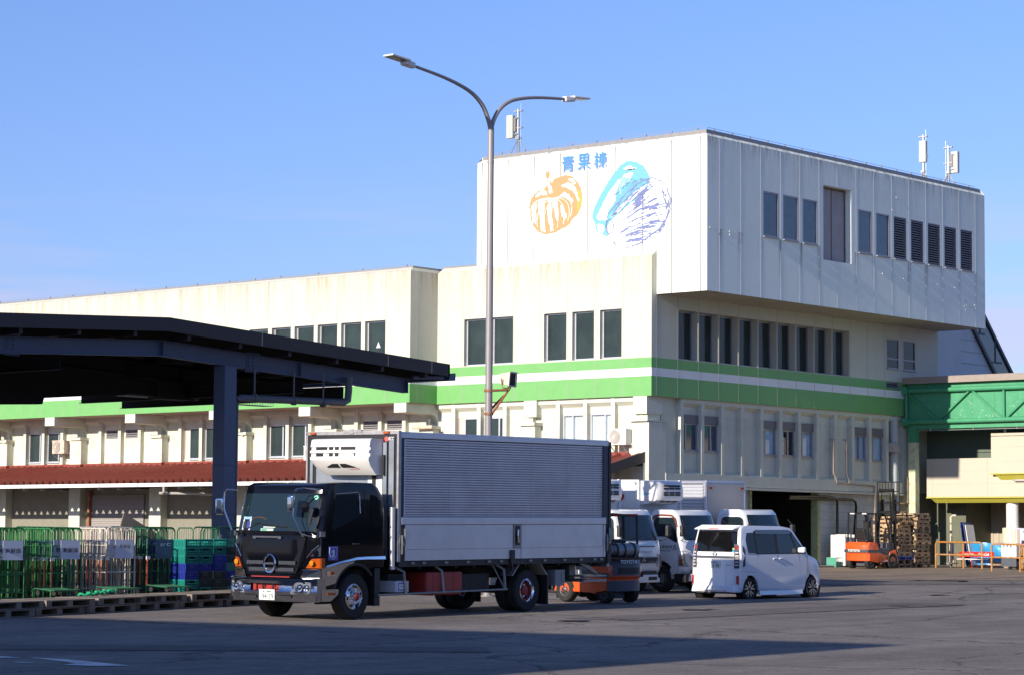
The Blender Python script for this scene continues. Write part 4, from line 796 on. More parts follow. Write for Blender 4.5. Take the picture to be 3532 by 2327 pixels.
for (x, y, l, z) in ((-36.9,-4.9,2.3,4.40),(-33.9,-4.7,2.0,4.42),(-27.1,-5.1,1.6,4.36)):
    b = MB(); b.hexa([(x+.2,y,z),(x+l-.3,y,z),(x+l-.3,y+.5,z),(x+.2,y+.5,z),(x,y,z+.45),(x+l,y,z+.45),(x+l,y+.5,z+.45),(x,y+.5,z+.45)]); b.build('hanging_duct', M_und, CN)

# ---------------------------------------------------------------- neighbouring hall left of the view, casts the foreground shadow
NB = thing('neighbouring_hall', 'plain concrete market hall standing left of the view across the yard', 'building')
b = MB(); zt = 9.1
pts = [(-61.85,-31.0), (-66.2,-13.5), (-75, 8), (-100, 2), (-92,-31.4)]
b.poly([(x, y, -2) for x, y in pts], (0, 0, zt+2)); b.build('wall', M_low, NB)
b = MB(); b.poly([(x+.0, y, zt) for x, y in pts], (0, 0, .12)); b.build('roof_edge', M_cap, NB)
for k in range(4): q = MB(); t_ = .15+.22*k; x, y = -61.85-4.35*t_, -31+17.5*t_; q.poly([(x-.05,y-.9,4),(x-.5,y+.9,4),(x-.5,y+.9,6),(x-.05,y-.9,6)], (.12,.03,0)); q.build('window', M_pane, NB)
OP = thing('sky_blocking_hall', 'long grey hall added unseen behind the viewer to block low sky', 'building')  # unseen hall, added to block low sky and darken shade and reflections
b = MB(); b.box(-130, 120, -125, -92, -3, 10.5); b.build('wall', mat('sky_blocking_wall_paint', (.20, .20, .18), .85, var=.1), OP)
for k in range(14): q = MB(); x = -95+14*k; q.box(x, x+7, -91.99, -91.9, 3, 6); q.build('window', M_pane, OP)  # windows of the added, unseen sky-blocking hall
# ================================================================ vehicles (local frame: x forward, y left, z up)
def gframe(px, py, hx, hy, dz=0):
    X = Vector((hx, hy, .0113976*hx + .0097517*hy)).normalized() if zg(px, py) < 0 else Vector((hx, hy, 0)).normalized()
    N = Vector((-.0113976, -.0097517, 1)).normalized() if zg(px, py) < 0 else Vector((0, 0, 1)); Y = N.cross(X); X = Y.cross(N)
    m_ = Matrix((X, Y, N)).transposed().to_4x4(); m_.translation = Vector((px, py, zg(px, py)+dz)); return m_
def park(name, label, cat, px, py, hx, hy, group=None):
    t_ = thing(name, label, cat, group=group); t_.matrix_world = gframe(px, py, hx, hy); return t_
def hull(name, prof, W_, m, parent, warp=None, zc=(), xc=(), yc=(), bevel=.03, seg=3, angle=28):
    bm = bmesh.new(); vs = [bm.verts.new((x, -W_/2, z)) for x, z in prof]; f = bm.faces.new(vs)
    r_ = bmesh.ops.extrude_face_region(bm, geom=[f]); bmesh.ops.translate(bm, verts=[g for g in r_['geom'] if isinstance(g, bmesh.types.BMVert)], vec=(0, W_, 0))
    bmesh.ops.triangulate(bm, faces=[f for f in bm.faces if len(f.verts) > 4])
    for cuts, no in ((zc, (0,0,1)), (xc, (1,0,0)), (yc, (0,1,0))):
        for c in cuts:
            bmesh.ops.bisect_plane(bm, geom=bm.verts[:]+bm.edges[:]+bm.faces[:], plane_co=tuple(n*c for n in no), plane_no=no, dist=1e-5)
    bmesh.ops.dissolve_limit(bm, angle_limit=R(.5), verts=bm.verts, edges=bm.edges) if not warp else None
    if warp:
        for v in bm.verts: v.co = Vector(warp(*v.co))
    bmesh.ops.recalc_face_normals(bm, faces=bm.faces)
    me = bpy.data.meshes.new(name); bm.to_mesh(me); bm.free(); me.materials.append(m)
    me.polygons.foreach_set('use_smooth', [True]*len(me.polygons)); o = bpy.data.objects.new(name, me); COL.objects.link(o); o.parent = parent
    if bevel: md = o.modifiers.new('bevel', 'BEVEL'); md.width = bevel; md.segments = seg; md.limit_method = 'ANGLE'; md.angle_limit = R(angle)
    md = o.modifiers.new('split', 'EDGE_SPLIT'); md.split_angle = R(40); return o
def rnd(pts, r=.05, n=4):       # round the corners of a 2-D polygon
    out = []
    for i, p in enumerate(pts):
        a, c = Vector(pts[i-1]), Vector(pts[(i+1) % len(pts)]); p = Vector(p)
        d1, d2 = (a-p), (c-p); rr = min(r, d1.length*.45, d2.length*.45); s, e = p+d1.normalized()*rr, p+d2.normalized()*rr
        for k in range(n+1): t_ = k/n; out.append(tuple(s*(1-t_)**2 + p*2*t_*(1-t_) + e*t_*t_))
    return out
def sidep(name, pts, y, th, m, parent, warp=None, r=.04, n=5, frame_m=None):       # panel on a side: pts (x,z), pushed out by th
    b = MB(); q = rnd(pts, r, n); s = 1 if y > 0 else -1
    W0 = warp or (lambda x, y_, z: (x, y_, z))
    b.poly([W0(x, y, z) for x, z in q], (0, s*th, 0)); return b.build(name, m, parent, rec=True)
def patch(name, xf, y0, y1, z0, z1, m, parent, off=.006, ny=12, nz=6, warp=None, rad=.0):       # panel following the front surface
    b = MB(); W0 = warp or (lambda x, y_, z: (x, y_, z)); g = []
    for i in range(ny+1):
        for j in range(nz+1):
            y = y0+(y1-y0)*i/ny; z = z0+(z1-z0)*j/nz; x, yy, zz = W0(xf(z), y, z); g.append((x+off, yy, zz))
    b.v = g; b.f = [(i*(nz+1)+j, (i+1)*(nz+1)+j, (i+1)*(nz+1)+j+1, i*(nz+1)+j+1) for i in range(ny) for j in range(nz)]; b.mi = [0]*len(b.f)
    return b.build(name, m, parent, smooth=True, angle=60)
M_tyre = mat('tyre_rubber', (.018, .018, .018), .85, bump=.3, bscale=60, dirt=(.05, .045, .04), dscale=8, damt=.5)
M_chr = mat('chrome', (.75, .76, .78), .06, 1.0); M_chrd = mat('brushed_chrome', (.5, .51, .53), .25, 1.0)
M_blk = mat('black_plastic', (.015, .015, .016), .5); M_blkp = mat('black_truck_paint', (.003, .003, .005), .09, spec=.3)
M_glass = mat('windscreen_glass', (.010, .020, .024), .04, spec=.5); M_glassp = mat('privacy_glass', (.006, .006, .007), .05, spec=.4)
M_whp = mat('white_truck_paint', (.76, .77, .78), .25, coat=.6, var=.02, dirt=(.55, .53, .5), dscale=3, damt=.25)
M_whc = mat('pearl_white_paint', (.78, .79, .82), .18, coat=1.0)
M_amb = mat('amber_lens', (.42, .075, .004), .12, coat=.6); M_red = mat('red_lens', (.5, .01, .01), .15, coat=1.0); M_head = mat('headlight_glass', (.42, .45, .48), .12, .7)
M_und2 = mat('chassis_black', (.02, .019, .019), .7, var=.3, dirt=(.08, .07, .06), dscale=6); M_redp = mat('red_chassis_paint', (.30, .025, .02), .5, var=.2, dirt=(.1, .03, .02), dscale=5)
M_seat = mat('cab_grey', (.06, .06, .065), .8); M_plate = mat('number_plate', (.80, .80, .78), .4); M_plg = mat('plate_green', (.02, .12, .07), .5); M_ink = mat('dark_ink', (.03, .03, .035), .6)
M_alp = mat('box_aluminium', (.62, .62, .66), .38, .75, var=.06, vscale=3); M_alc = mat('corrugated_aluminium', (.60, .58, .60), .42, .7, var=.08, vscale=2)
M_navy = mat('dark_navy_frame', (.03, .045, .075), .35, .3)
def wheel(parent, x, y, r, w, side, style='truck', rim_r=None, red=False):
    rr = rim_r or r*.56; s = side
    b = MB(); P_ = [(rr, -.005), (rr+.012, .008), (r*.9, .012), (r*.975, -.012), (r, -.045), (r, -w+.045), (r*.975, -w+.012), (r*.9, -w), (rr, -w)]
    b.lathe([(a, s*o) for a, o in P_], (x, y, r), 'y', 36)
    for k in range(48): t_ = 2*math.pi*k/48; c_, s_ = math.cos(t_), math.sin(t_); b.box(0,0,0,0,0,0) if False else None
    o = b.build('wheel', M_tyre, parent, smooth=True)
    rb = MB()
    if style == 'truck':       # dished front rim with nuts
        rb.lathe([(rr, s*-.004), (rr-.018, s*.006), (rr-.03, s*-.02), (rr*.80, s*-.045), (rr*.70, s*-.01), (rr*.62, s*.012), (rr*.36, s*.018), (rr*.34, s*.05), (rr*.30, s*.07)], (x, y, r), 'y', 36, 0)
        for k in range(6): t_ = math.pi*(k/3+.1); rb.lathe([(.024, s*.01), (.022, s*.05), (.01, s*.062)], (x+rr*.50*math.cos(t_), y, r+rr*.50*math.sin(t_)), 'y', 8, 0, True)
        rb.lathe([(rr*.31, s*.068), (rr*.24, s*.09), (.001, s*.1)], (x, y, r), 'y', 20, 1)
        for k in range(6): t_ = math.pi*(k/3+.6); rb.lathe([(.028, s*-.02), (.028, s*-.006)], (x+rr*.74*math.cos(t_), y, r+rr*.74*math.sin(t_)), 'y', 10, 2, True)
    elif style == 'deep':      # deep rear dual rim
        rb.lathe([(rr, s*-.004), (rr-.015, s*.004), (rr-.03, s*-.02), (rr-.045, s*-.05), (rr-.05, s*-.12), (rr*.72, s*-.16), (rr*.5, s*-.165), (rr*.42, s*-.14)], (x, y, r), 'y', 36, 0)
        for k in range(6): t_ = math.pi*(k/3+.2); rb.lathe([(.026, s*-.165), (.026, s*-.11)], (x+rr*.58*math.cos(t_), y, r+rr*.58*math.sin(t_)), 'y', 8, 1, True)
        rb.lathe([(rr*.42, s*-.15), (rr*.40, s*-.06), (rr*.3, s*-.045), (.001, s*-.04)], (x, y, r), 'y', 20, 1)
    elif style == 'alloy':     # ten-blade two-tone alloy
        rb.lathe([(rr, s*-.004), (rr-.012, s*.006), (rr-.022, s*-.01), (rr-.03, s*-.08), (.02, s*-.09)], (x, y, r), 'y', 36, 2)
        for k in range(5):
            for dd in (-.17, .17):
                t_ = 2*math.pi*k/5+.3+dd; u = Vector((math.cos(t_), 0, math.sin(t_))); v = Vector((-u.z, 0, u.x)); c_ = Vector((x, y, r))
                u2 = Vector((math.cos(t_+dd*.55), 0, math.sin(t_+dd*.55)))
                p = [c_+u*.04-v*.016, c_+u2*(rr-.012)-v*.02, c_+u2*(rr-.012)+v*.02, c_+u*.04+v*.016]
                rb.hexa([tuple(q+Vector((0, s*-.04, 0))) for q in p]+[tuple(q+Vector((0, s*.002, 0))) for q in p], 0)
        rb.lathe([(.045, s*-.03), (.04, s*.008), (.001, s*.01)], (x, y, r), 'y', 16, 2)
    else:                      # plain steel
        rb.lathe([(rr, s*-.004), (rr-.02, s*-.01), (rr*.82, s*-.05), (rr*.6, s*-.02), (rr*.5, s*-.02), (rr*.35, s*.0), (.001, s*.02)], (x, y, r), 'y', 30, 0)
        for k in range(5): t_ = 2*math.pi*k/5; rb.lathe([(.016, s*-.02), (.014, s*.01)], (x+rr*.45*math.cos(t_), y, r+rr*.45*math.sin(t_)), 'y', 6, 1, True)
    m1 = {'truck': [M_chr, M_redp, M_blk], 'deep': [M_chr, M_redp], 'alloy': [mat('alloy_silver', (.6, .6, .6), .2, .9), M_blk, M_blk]}.get(style, [M_chrd if style == 'steelbright' else mat('dark_steel_rim', (.12, .12, .13), .5, .5), M_blk])
    rb.build('rim', m1, o, smooth=True); return o

# ---------------------------------------------------------------- black cab wing-body truck
TK = park('box_truck', 'black cab truck with chrome bumper and long ribbed aluminium wing body', 'truck', -33.79, -17.54, -5.5, -.27)
fx, rx, RW = .12, -5.37, .445
arch = [(fx+.60*math.cos(R(a)), .45+.60*math.sin(R(a))) for a in range(122, -1, -12)]
prof = [(-.72, 1.0)] + [(-.42, 1.0)] + arch + [(.74, .62), (1.18, .62), (1.24, .85), (1.27, 1.05), (1.275, 1.3), (1.255, 1.6), (1.23, 1.68), (1.06, 2.46), (1.0, 2.57), (.86, 2.62), (.3, 2.645), (-.38, 2.64), (-.55, 2.56), (-.70, 2.36), (-.735, 2.1)]
def wt(x, y, z):
    k = 1-.045*max(0, (z-1.5)/1.1); a = abs(y)/1.12
    return (x - (.13*a**5 if x > .75 else 0) - (.03*a*a if x > .75 else 0), y*k, z)
body = hull('cab', prof, 2.24, M_blkp, TK, wt, (1.5, 1.9, 2.3), (.75,), (-1.05,-.95,-.8,-.5,0,.5,.8,.95,1.05), bevel=.035)
def fx_t(z): return 1.232-(z-1.66)*.212
ws = patch('windscreen', fx_t, -1.0, 1.0, 1.70, 2.42, M_glass, body, .010, 16, 6, wt)
patch('windscreen_band', fx_t, -1.03, 1.03, 2.42, 2.50, M_blkp, body, .008, 16, 2, wt); patch('lower_cowl', lambda z: 1.245, -1.02, 1.02, 1.63, 1.69, M_blkp, body, .012, 16, 1, wt)
for s in (1, -1):
    y = s*1.12
    sidep('side_window', [(.95, 1.72), (.97, 1.80), (.83, 2.40), (.06, 2.42), (.0, 1.98)], y, .006, M_glass, body, wt, .06)
    sidep('rear_quarter_window', [(-.34, 1.80), (-.33, 2.42), (-.53, 2.38), (-.62, 2.2), (-.63, 1.80)], y, .006, M_glassp, body, wt, .05)
    b = MB(); b.tube([wt(*p) for p in [(.86, y*1.012, 2.42), (.05, y*1.012, 2.455), (.0, y*1.012, 2.4), (-.01, y*1.012, 2.05)]], .012, 6); b.build('window_visor', M_chrd, body)
    b = MB(); pts_ = [(-.17, 1.05), (-.17, 2.3), (-.15, 2.5)]
    b.tube([wt(x, y*1.002, z) for x, z in pts_], .006, 4); b.build('door_seam', M_blk, body)
    b = MB(); b.box(.02, .24, y-.0, y+s*.03, 1.44, 1.475); b.build('door_handle', M_blk, body, bevel=.01)
    # chrome sweep over the arch
    b = MB(); P_ = [(.98, 1.02), (.55, 1.10), (.1, 1.155), (-.2, 1.16), (-.74, 1.155)]; Q_ = [(.98, 1.05), (.55, 1.13), (.1, 1.20), (-.2, 1.21), (-.74, 1.215)]
    for i in range(4): b.hexa([(P_[i][0], y, P_[i][1]), (P_[i][0], y+s*.03, P_[i][1]), (P_[i+1][0], y+s*.03, P_[i+1][1]), (P_[i+1][0], y, P_[i+1][1]), (Q_[i][0], y, Q_[i][1]), (Q_[i][0], y+s*.018, Q_[i][1]), (Q_[i+1][0], y+s*.018, Q_[i+1][1]), (Q_[i+1][0], y, Q_[i+1][1])])
    b.build('chrome_sweep', M_chr, TK)
    q = [(1.10, .64), (1.10, 1.02), (.98, 1.03), (.4, 1.10), (.15, 1.13)] + [(fx+.64*math.cos(R(a)), .45+.64*math.sin(R(a))) for a in range(84, 14, -12)]
    sidep('chrome_door_panel', q, y, .008, mat('smoked_chrome', (.55, .53, .52), .12, 1.0), TK, None, .02, 2)
    sidep('lower_step_panel', [(1.11, .37), (1.11, .60), (.62, .60), (.64, .50), (.85, .37)], y-s*.0, .02, MATS['smoked_chrome'], TK, None, .03)
    b = MB(); b.box(.72, .95, y+s*.02, y+s*.035, .49, .535); b.box(.76, .98, y+s*.008, y+s*.04, .86, .95, 1); b.build('side_marker', [M_amb, M_chr], TK)
    b = MB(); b.box(.78, .90, y+s*.04, y+s*.05, .875, .94); b.build('side_indicator', M_amb, TK)
    # arch lip and mudflap
    b = MB(); b.tube([(fx+.62*math.cos(R(a)), y-s*.02, .45+.62*math.sin(R(a))) for a in range(140, -6, -10)], .035, 6); b.box(-.60, -.44, y-s*.30, y, .25, .98); b.box(-.5, .74, y-s*.5, y-s*.45, .3, 1.0); b.build('wheel_arch', M_blk, TK)
# front panel details
def ff(z): return 1.272
b = MB(); b.poly([wt(1.275, yy, z) for yy, z in ((-.62,.90),(.62,.90),(.80,1.15),(.84,1.58),(-.84,1.58),(-.80,1.15))], (.012,0,0)); b.build('front_panel', M_blkp, TK)
b = MB()
for (ya, yb_, za, zb_) in ((-.66,-.20,1.06,1.13),(.18,.62,1.06,1.13),(-.60,-.16,.93,1.0),(.16,.58,.93,1.0),(-.16,.16,.93,.98)):
    b.box(1.27, 1.291, ya, yb_, za, zb_, 0)
    for k in range(3): z = za+.012+.022*k; b.box(1.291, 1.294, ya+.02, yb_-.02, z, z+.006, 1)
    n = 6
    for k in range(n): yy = ya+.03+(yb_-ya-.06)*k/(n-1); b.box(1.2905, 1.2935, yy-.004, yy+.004, za+.005, zb_-.005, 1)
b.build('grille', [M_blk, M_chrd], TK)
b = MB(); b.box(1.285, 1.305, -.78, .78, 1.02, 1.038, 0); b.box(1.285, 1.30, -.70, .70, .885, .90, 0); b.box(1.27, 1.29, -.46, .20, 1.57, 1.60, 1); b.box(1.27, 1.295, -.50, -.42, 1.55, 1.60, 1); b.box(1.27, 1.295, .16, .24, 1.55, 1.60, 1); b.build('front_trim', [M_blkp, M_chr], TK)
b = MB(); n = 36
pts_ = [(1.31, -.03+.150*math.cos(2*math.pi*k/n), 1.075+.165*math.sin(2*math.pi*k/n)) for k in range(n+1)]; b.tube(pts_, .024, 8, caps=False); b.box(1.30, 1.33, -.15, .09, 1.06, 1.095); b.build('round_emblem', M_chr, TK, smooth=True)
for s in (1, -1):
    b = MB(); b.poly([wt(1.262, s*yy, z) for yy, z in ((.84,1.0),(1.115,1.0),(1.115,1.19),(.96,1.18))], (.03,0,0)); b.box(1.0, 1.12, s*1.08, s*1.128, .99, 1.19); b.build('turn_signal', M_amb, TK, bevel=.01)
    b = MB(); b.lathe([(.055, .0), (.03, .012), (.001, .012)], (1.245, s*.985, 1.095), 'x', 14); b.build('signal_bulb', mat('bulb_orange', (.9, .35, .03), .05, .5), TK)
    b = MB(); b.poly([wt(1.262, s*yy, z) for yy, z in ((.70,.80),(1.115,.80),(1.115,.965),(.80,.965))], (.02,0,0)); b.poly([wt(1.262, s*yy, z) for yy, z in ((.93,1.23),(1.115,1.23),(1.115,1.42),(1.02,1.36))], (.016,0,0)); b.build('corner_panel', MATS['smoked_chrome'], TK)
    b = MB(); b.tube([wt(1.285, s*yy, z) for yy, z in ((.86,1.20),(.97,1.34),(1.09,1.44))], .014, 6); b.tube([wt(1.29, s*yy, .972) for yy in (.78, .95, 1.11)], .012, 6); b.box(1.02, 1.15, s*1.10, s*1.135, 1.60, 1.70); b.build('corner_chrome', M_chr, TK)
# bumper: chrome wrap with lamps, slots, red tow structure behind
def bump_x(y): a = abs(y)/1.14; return 1.40-.05*a*a-.22*max(0, a-.72)**1.5*4
ys_ = [-1.13,-1.08,-1.0,-.9,-.75,-.6,-.45,-.3,-.15,0,.15,.3,.45,.6,.75,.9,1.0,1.08,1.13]
rows = [(.36, -.06), (.42, -.02), (.52, .0), (.545, .012), (.56, .0), (.70, -.005), (.76, .01), (.80, .012), (.815, -.03), (.82, -.10)]
b = MB(); g = [(bump_x(y)+o, y, z) for z, o in rows for y in ys_]; n = len(ys_)
slots = lambda y, z: (-.46 < y < .34 and .56 < z < .70)
b.v = g; b.f = [(j*n+i, j*n+i+1, (j+1)*n+i+1, (j+1)*n+i) for j in range(len(rows)-1) for i in range(n-1) if not (4 == j and -.46 <= ys_[i] and ys_[i+1] <= .31)]; b.mi = [0]*len(b.f)
for s in (1, -1): b.box(.98, bump_x(1.13), s*1.11, s*1.13, .37, .81)
bp_ = b.build('bumper', mat('dark_chrome_bumper', (.42, .43, .46), .08, 1.0), TK, smooth=True, angle=50)
b = MB(); b.box(1.24, 1.30, -.60, .5, .52, .74, 0); b.box(1.30, 1.345, -.42, -.34, .57, .69, 0); b.box(1.30, 1.34, -.1, .0, .58, .62, 0); b.tube([(1.33,.0,.6), (1.33,.3,.62)], .02, 6, 0); b.box(1.2, 1.27, -.55, .45, .80, .835, 0)
b.box(1.34, 1.365, -.16, -.13, .56, .70, 1); b.box(1.34, 1.365, .10, .13, .56, .70, 1); b.build('tow_frame', [M_redp, MATS['dark_chrome_bumper']], bp_)
for s in (1, -1):
    b = MB(); q = rnd([(.58, .51), (1.02, .52), (1.04, .74), (.72, .73)], .05)
    b.poly([(bump_x(y)-.005, s*y, z) for y, z in q], (.02, 0, 0)); hl_ = b.build('headlight', M_head, bp_, rec=True)
    b = MB()
    for (yy, zz, r_) in ((.70,.62,.05),(.83,.63,.075),(.955,.64,.06)): b.lathe([(r_, .012), (r_*.9, .024), (r_*.5, .018), (.001, .03)], (bump_x(yy), s*yy, zz), 'x', 16)
    b.build('reflector', M_chr, hl_, smooth=True)
    b = MB(); b.poly([(bump_x(.5)-.0, s*y, z) for y, z in rnd([(.28,.41),(.60,.41),(.64,.47),(.30,.475)], .02)], (.012, 0, 0)); b.build('fog_slot', M_blk, bp_)
b = MB(); b.box(1.40, 1.412, -.20, .20, .385, .585, 0); pl_ = b.build('number_plate', M_plate, TK, bevel=.003)
pm = lambda y, z: frame((1.4135, y, z), (0,-1,0) if False else (0,1,0), (0,0,1))
fr_ = lambda yy, zz, xx=1.4135: frame((xx, yy, zz), (0, 1, 0), (0, 0, 1))
text('plate_text', '94-59', 1, fr_(-.12, .405), M_plg, pl_, width=.29, height=.10); text('plate_text', '袖ヶ浦800', 1, fr_(-.11, .525), M_plg, pl_, width=.23, height=.043); text('plate_text', 'さ', 1, fr_(-.175, .44), M_plg, pl_, width=.03, height=.035)
# wipers, papers behind the glass, mirrors
b = MB()
def on_ws(y, z, o=.03): x, yy, zz = wt(fx_t(z), y, z); return (x+o, yy, zz)
b.tube([on_ws(-.92,1.66), on_ws(-.42,1.86,.025)], .012, 5); b.tube([on_ws(-.62,1.86), on_ws(.10,1.80)], .009, 5); b.tube([on_ws(.82,1.62), on_ws(.20,1.83,.025)], .012, 5); b.tube([on_ws(-.30,1.80), on_ws(.35,1.78)], .009, 5); b.box(1.26, 1.29, .76, .84, 1.60, 1.66); b.box(1.25, 1.29, -.98, -.9, 1.60, 1.66); b.build('wiper', M_blk, TK)
M_doc = mat('printed_sheet', (.55, .58, .75), .6, var=.25, vscale=14)
def decal(y0, y1, z0, z1, m, name='sticker', o=.013):
    b = MB(); b.quad(on_ws(y0,z0,o), on_ws(y1,z0,o), on_ws(y1,z1,o), on_ws(y0,z1,o)); return b.build(name, m, ws)
dc = decal(-.93, -.67, 1.71, 1.97, M_doc); decal(-.92, -.68, 1.92, 1.965, mat('sheet_blue', (.25, .45, .75), .5), o=.015); decal(-.91, -.82, 1.75, 1.87, M_ink, o=.015); decal(-.79, -.69, 1.75, 1.88, mat('sheet_navy', (.03, .05, .2), .5), o=.015)
decal(-.30, .02, 1.76, 1.80, mat('pale_paper', (.45, .55, .52), .6)); decal(-.36, -.02, 1.70, 1.745, mat('pale_paper', (.45, .55, .52), .6)); decal(-.34, -.2, 1.705, 1.735, mat('green_note', (.02, .35, .2), .6), o=.015)
b = MB(); q = [on_ws(.93+.045*math.cos(a*.5), 2.35+.045*math.sin(a*.5), .014) for a in range(13)]; b.add(q, [tuple(range(13))]); b.build('inspection_sticker', mat('sticker_green', (.1, .6, .35), .5), ws)
b = MB(); b.T = Matrix.Translation((1.34, .90, 2.16)); b.lathe([(.001,.02),(.09,.015),(.105,0),(.09,-.02),(.001,-.04)], (0,0,0), 'x', 24); b.tube([(0,0,0), (.0,.16,.12), (-.1,.2,.2)], .012, 5); b.build('blind_spot_mirror', M_blkp, TK, smooth=True); b = MB(); b.T = Matrix.Translation((1.33, 1.04, 1.98)) @ Matrix.Rotation(R(-14), 4, 'X'); b.hexa([(-.02,-.03,-.15),(.02,-.03,-.15),(.02,.03,-.15),(-.02,.03,-.15),(-.02,-.045,.15),(.02,-.045,.15),(.02,.045,.15),(-.02,.045,.15)]); b.build('under_mirror', M_blk, TK, bevel=.02, seg=3)
# interior glimpse: steering wheel and seat shapes sit just behind the glass line
b = MB(); b.tube([on_ws(-.45+.20*math.cos(a*.35), 1.90+.06*math.sin(a*.35), .012) for a in range(10)], .012, 5); b.build('steering_wheel', mat('brown_wheel', (.10, .05, .03), .5), TK)
for s in (1, -1):
    y0 = s*1.10
    if s > 0: A_ = [(1.12, y0, 2.50), (1.36, .86, 2.52), (1.40, .72, 2.50), (1.42, .66, 2.38), (1.42, .66, 1.98), (1.40, .86, 1.66), (1.28, 1.02, 1.60)]; C_ = (1.40, .58, 2.22)
    else: A_ = [(1.12, y0, 2.48), (1.2, -1.30, 2.50), (1.22, -1.36, 2.44), (1.22, -1.36, 2.1), (1.20, -1.16, 1.70)]; C_ = (1.24, -1.46, 2.16)
    b = MB(); b.tube(A_, .016, 8); mi_ = b.build('mirror_arm', M_chr, TK, smooth=True)
    b = MB(); cx_, cy_, cz_ = C_; w_ = .10; b.T = Matrix.Translation(C_) @ Matrix.Rotation(R(-12*s), 4, 'Z')
    b.hexa([(-.04,-w_,-.17),(.035,-w_*.8,-.16),(.035,w_*.8,-.16),(-.04,w_,-.17),(-.04,-w_,.17),(.035,-w_*.8,.16),(.035,w_*.8,.16),(-.04,w_,.17)]); b.build('mirror_shell', M_chr, mi_, bevel=.03, seg=4, smooth=True)
# crest on the door
b = MB(); b.box(.64, .92, 1.122, 1.127, 1.15, 1.42); cr = b.build('door_crest', mat('crest_violet', (.10, .08, .38), .4), TK)
b = MB(); sh = [(-.105,.11),(.105,.11),(.105,.0),(.07,-.07),(0,-.12),(-.07,-.07),(-.105,.0)]
for i in range(7):
    a_, c_ = sh[i], sh[(i+1)%7]; b.tube([(.78+a_[0], 1.129, 1.285+a_[1]), (.78+c_[0], 1.129, 1.285+c_[1])], .006, 4)
b.poly([(.78-x, 1.128, 1.28+z) for x, z in ((-.05,-.07),(.05,-.07),(.03,-.03),(.045,.01),(.04,.06),(.0,.085),(-.05,.04),(-.055,.02),(-.01,.02),(-.03,-.03))], (0,.002,0)); b.build('crest_emblem', mat('crest_pale', (.55, .62, .8), .5), cr)
# wheels
for s in (1, -1):
    wheel(TK, fx, s*1.09, RW, .24, s, 'truck'); wheel(TK, rx, s*1.10, RW, .24, s, 'deep'); wheel(TK, rx, s*.80, RW, .24, s, 'deep')
# chassis, tank, guards
b = MB()
for s in (1, -1): b.box(-8.0, 1.1, s*.38-.04, s*.38+.04, .70, .95)
for x in (-7.8,-6.6,-4.2,-3,-1.6,-.4): b.box(x, x+.1, -.4, .4, .72, .92)
for k in range(12): b.box(-1.3-.58*k, -1.22-.58*k, -1.1, 1.1, .95, 1.04)
b.tube([(rx,-.8,.45), (rx,.8,.45)], .09, 8); b.tube([(fx,-.9,.42), (fx,.9,.42)], .06, 8); b.tube([(rx,0,.5), (-2,0,.72)], .05, 8); b.box(-.3, .9, -.5, .5, .45, 1.0)
b.box(-1.6, -1.1, -1.0, .9, .45, .85); b.box(-4.2, -3.2, -.9, 1.0, .46, .82)
b.build('chassis', M_und2, TK)
b = MB(); b.box(-3.10, -1.95, .55, 1.18, .42, .88); b.box(-2.2, -2.14, .54, 1.19, .41, .89); b.box(-2.85, -2.79, .54, 1.19, .41, .89); b.build('fuel_tank', M_redp, TK, bevel=.05)
b = MB(); b.box(-1.42, -1.02, .7, 1.17, .50, .72); b.build('battery_box', mat('box_lid_white', (.55, .55, .6), .5), TK, bevel=.01)
b = MB(); b.box(-1.35, -1.10, 1.171, 1.174, .54, .68, 0); b.box(-1.33, -1.12, 1.174, 1.176, .56, .66, 1); b.build('battery_label', [mat('label_blue', (.08, .12, .45), .5), M_plate], TK)
text('battery_text', 'Battery', 1, frame((-1.14, 1.1775, .585), (-1,0,0), (0,0,1)), MATS['label_blue'], TK, width=.16, height=.05)
b = MB(); b.tube([(-.45,1.20,.46), (-4.55,1.20,.49)], .022, 8); b.tube([(-1.05,1.1,1.0), (-1.25,1.18,.9), (-1.3,1.2,.47)], .03, 8); b.tube([(-2.3,1.1,1.0), (-2.42,1.18,.9), (-2.46,1.2,.47)], .03, 8); b.tube([(-4.3,1.1,1.0), (-4.46,1.18,.9), (-4.48,1.2,.49)], .03, 8); b.tube([(-4.18,1.1,1.0), (-4.45,1.2,.52)], .018, 6); b.build('side_guard', mat('guard_grey', (.25, .27, .28), .4, .6), TK, smooth=True)
for s in (1, -1):
    b = MB(); 
    for (xa, xb) in ((-5.02, -4.75), (-5.65, -5.92)): b.hexa([(xa,s*.85,1.04),(xa,s*1.2,1.04),(xa+(-.04 if xb<xa else .04),s*1.2,1.02),(xa,s*.85,1.02),(xb,s*.85,.76),(xb,s*1.2,.76),(xb+(-.04 if xb<xa else .04),s*1.2,.76),(xb,s*.85,.76)])
    b.build('wheel_guard', mat('guard_pale', (.3, .29, .27), .5, .3), TK); b = MB(); b.box(-5.98, -5.94, s*.62, s*1.2, .14, .8); b.build('mudflap', M_blk, TK)
b = MB(); b.box(-6.62, -6.28, .9, 1.16, .52, .86, 0); b.box(-6.58, -6.5, 1.16, 1.175, .6, .8, 0); b.build('tool_box', mat('grey_tool_box', (.22, .23, .25), .5, var=.1), TK, bevel=.01)
b = MB(); b.box(-8.15, -7.3, -1.1, 1.16, .58, .63, 0); b.box(-8.15, -7.3, -1.1, 1.16, .69, .72, 0); b.box(-7.6, -7.4, .5, .7, .6, 1.0, 0); b.box(-8.2, -8.1, -1.2, 1.2, .9, 1.08, 0); b.hexa([(-7.6,1.0,.98),(-7.3,1.0,.98),(-7.3,1.04,.98),(-7.6,1.04,.98),(-8.0,1.0,.76),(-7.95,1.0,.74),(-7.95,1.04,.74),(-8.0,1.04,.76)]); b.build('tail_lift', MATS['guard_grey'], TK)
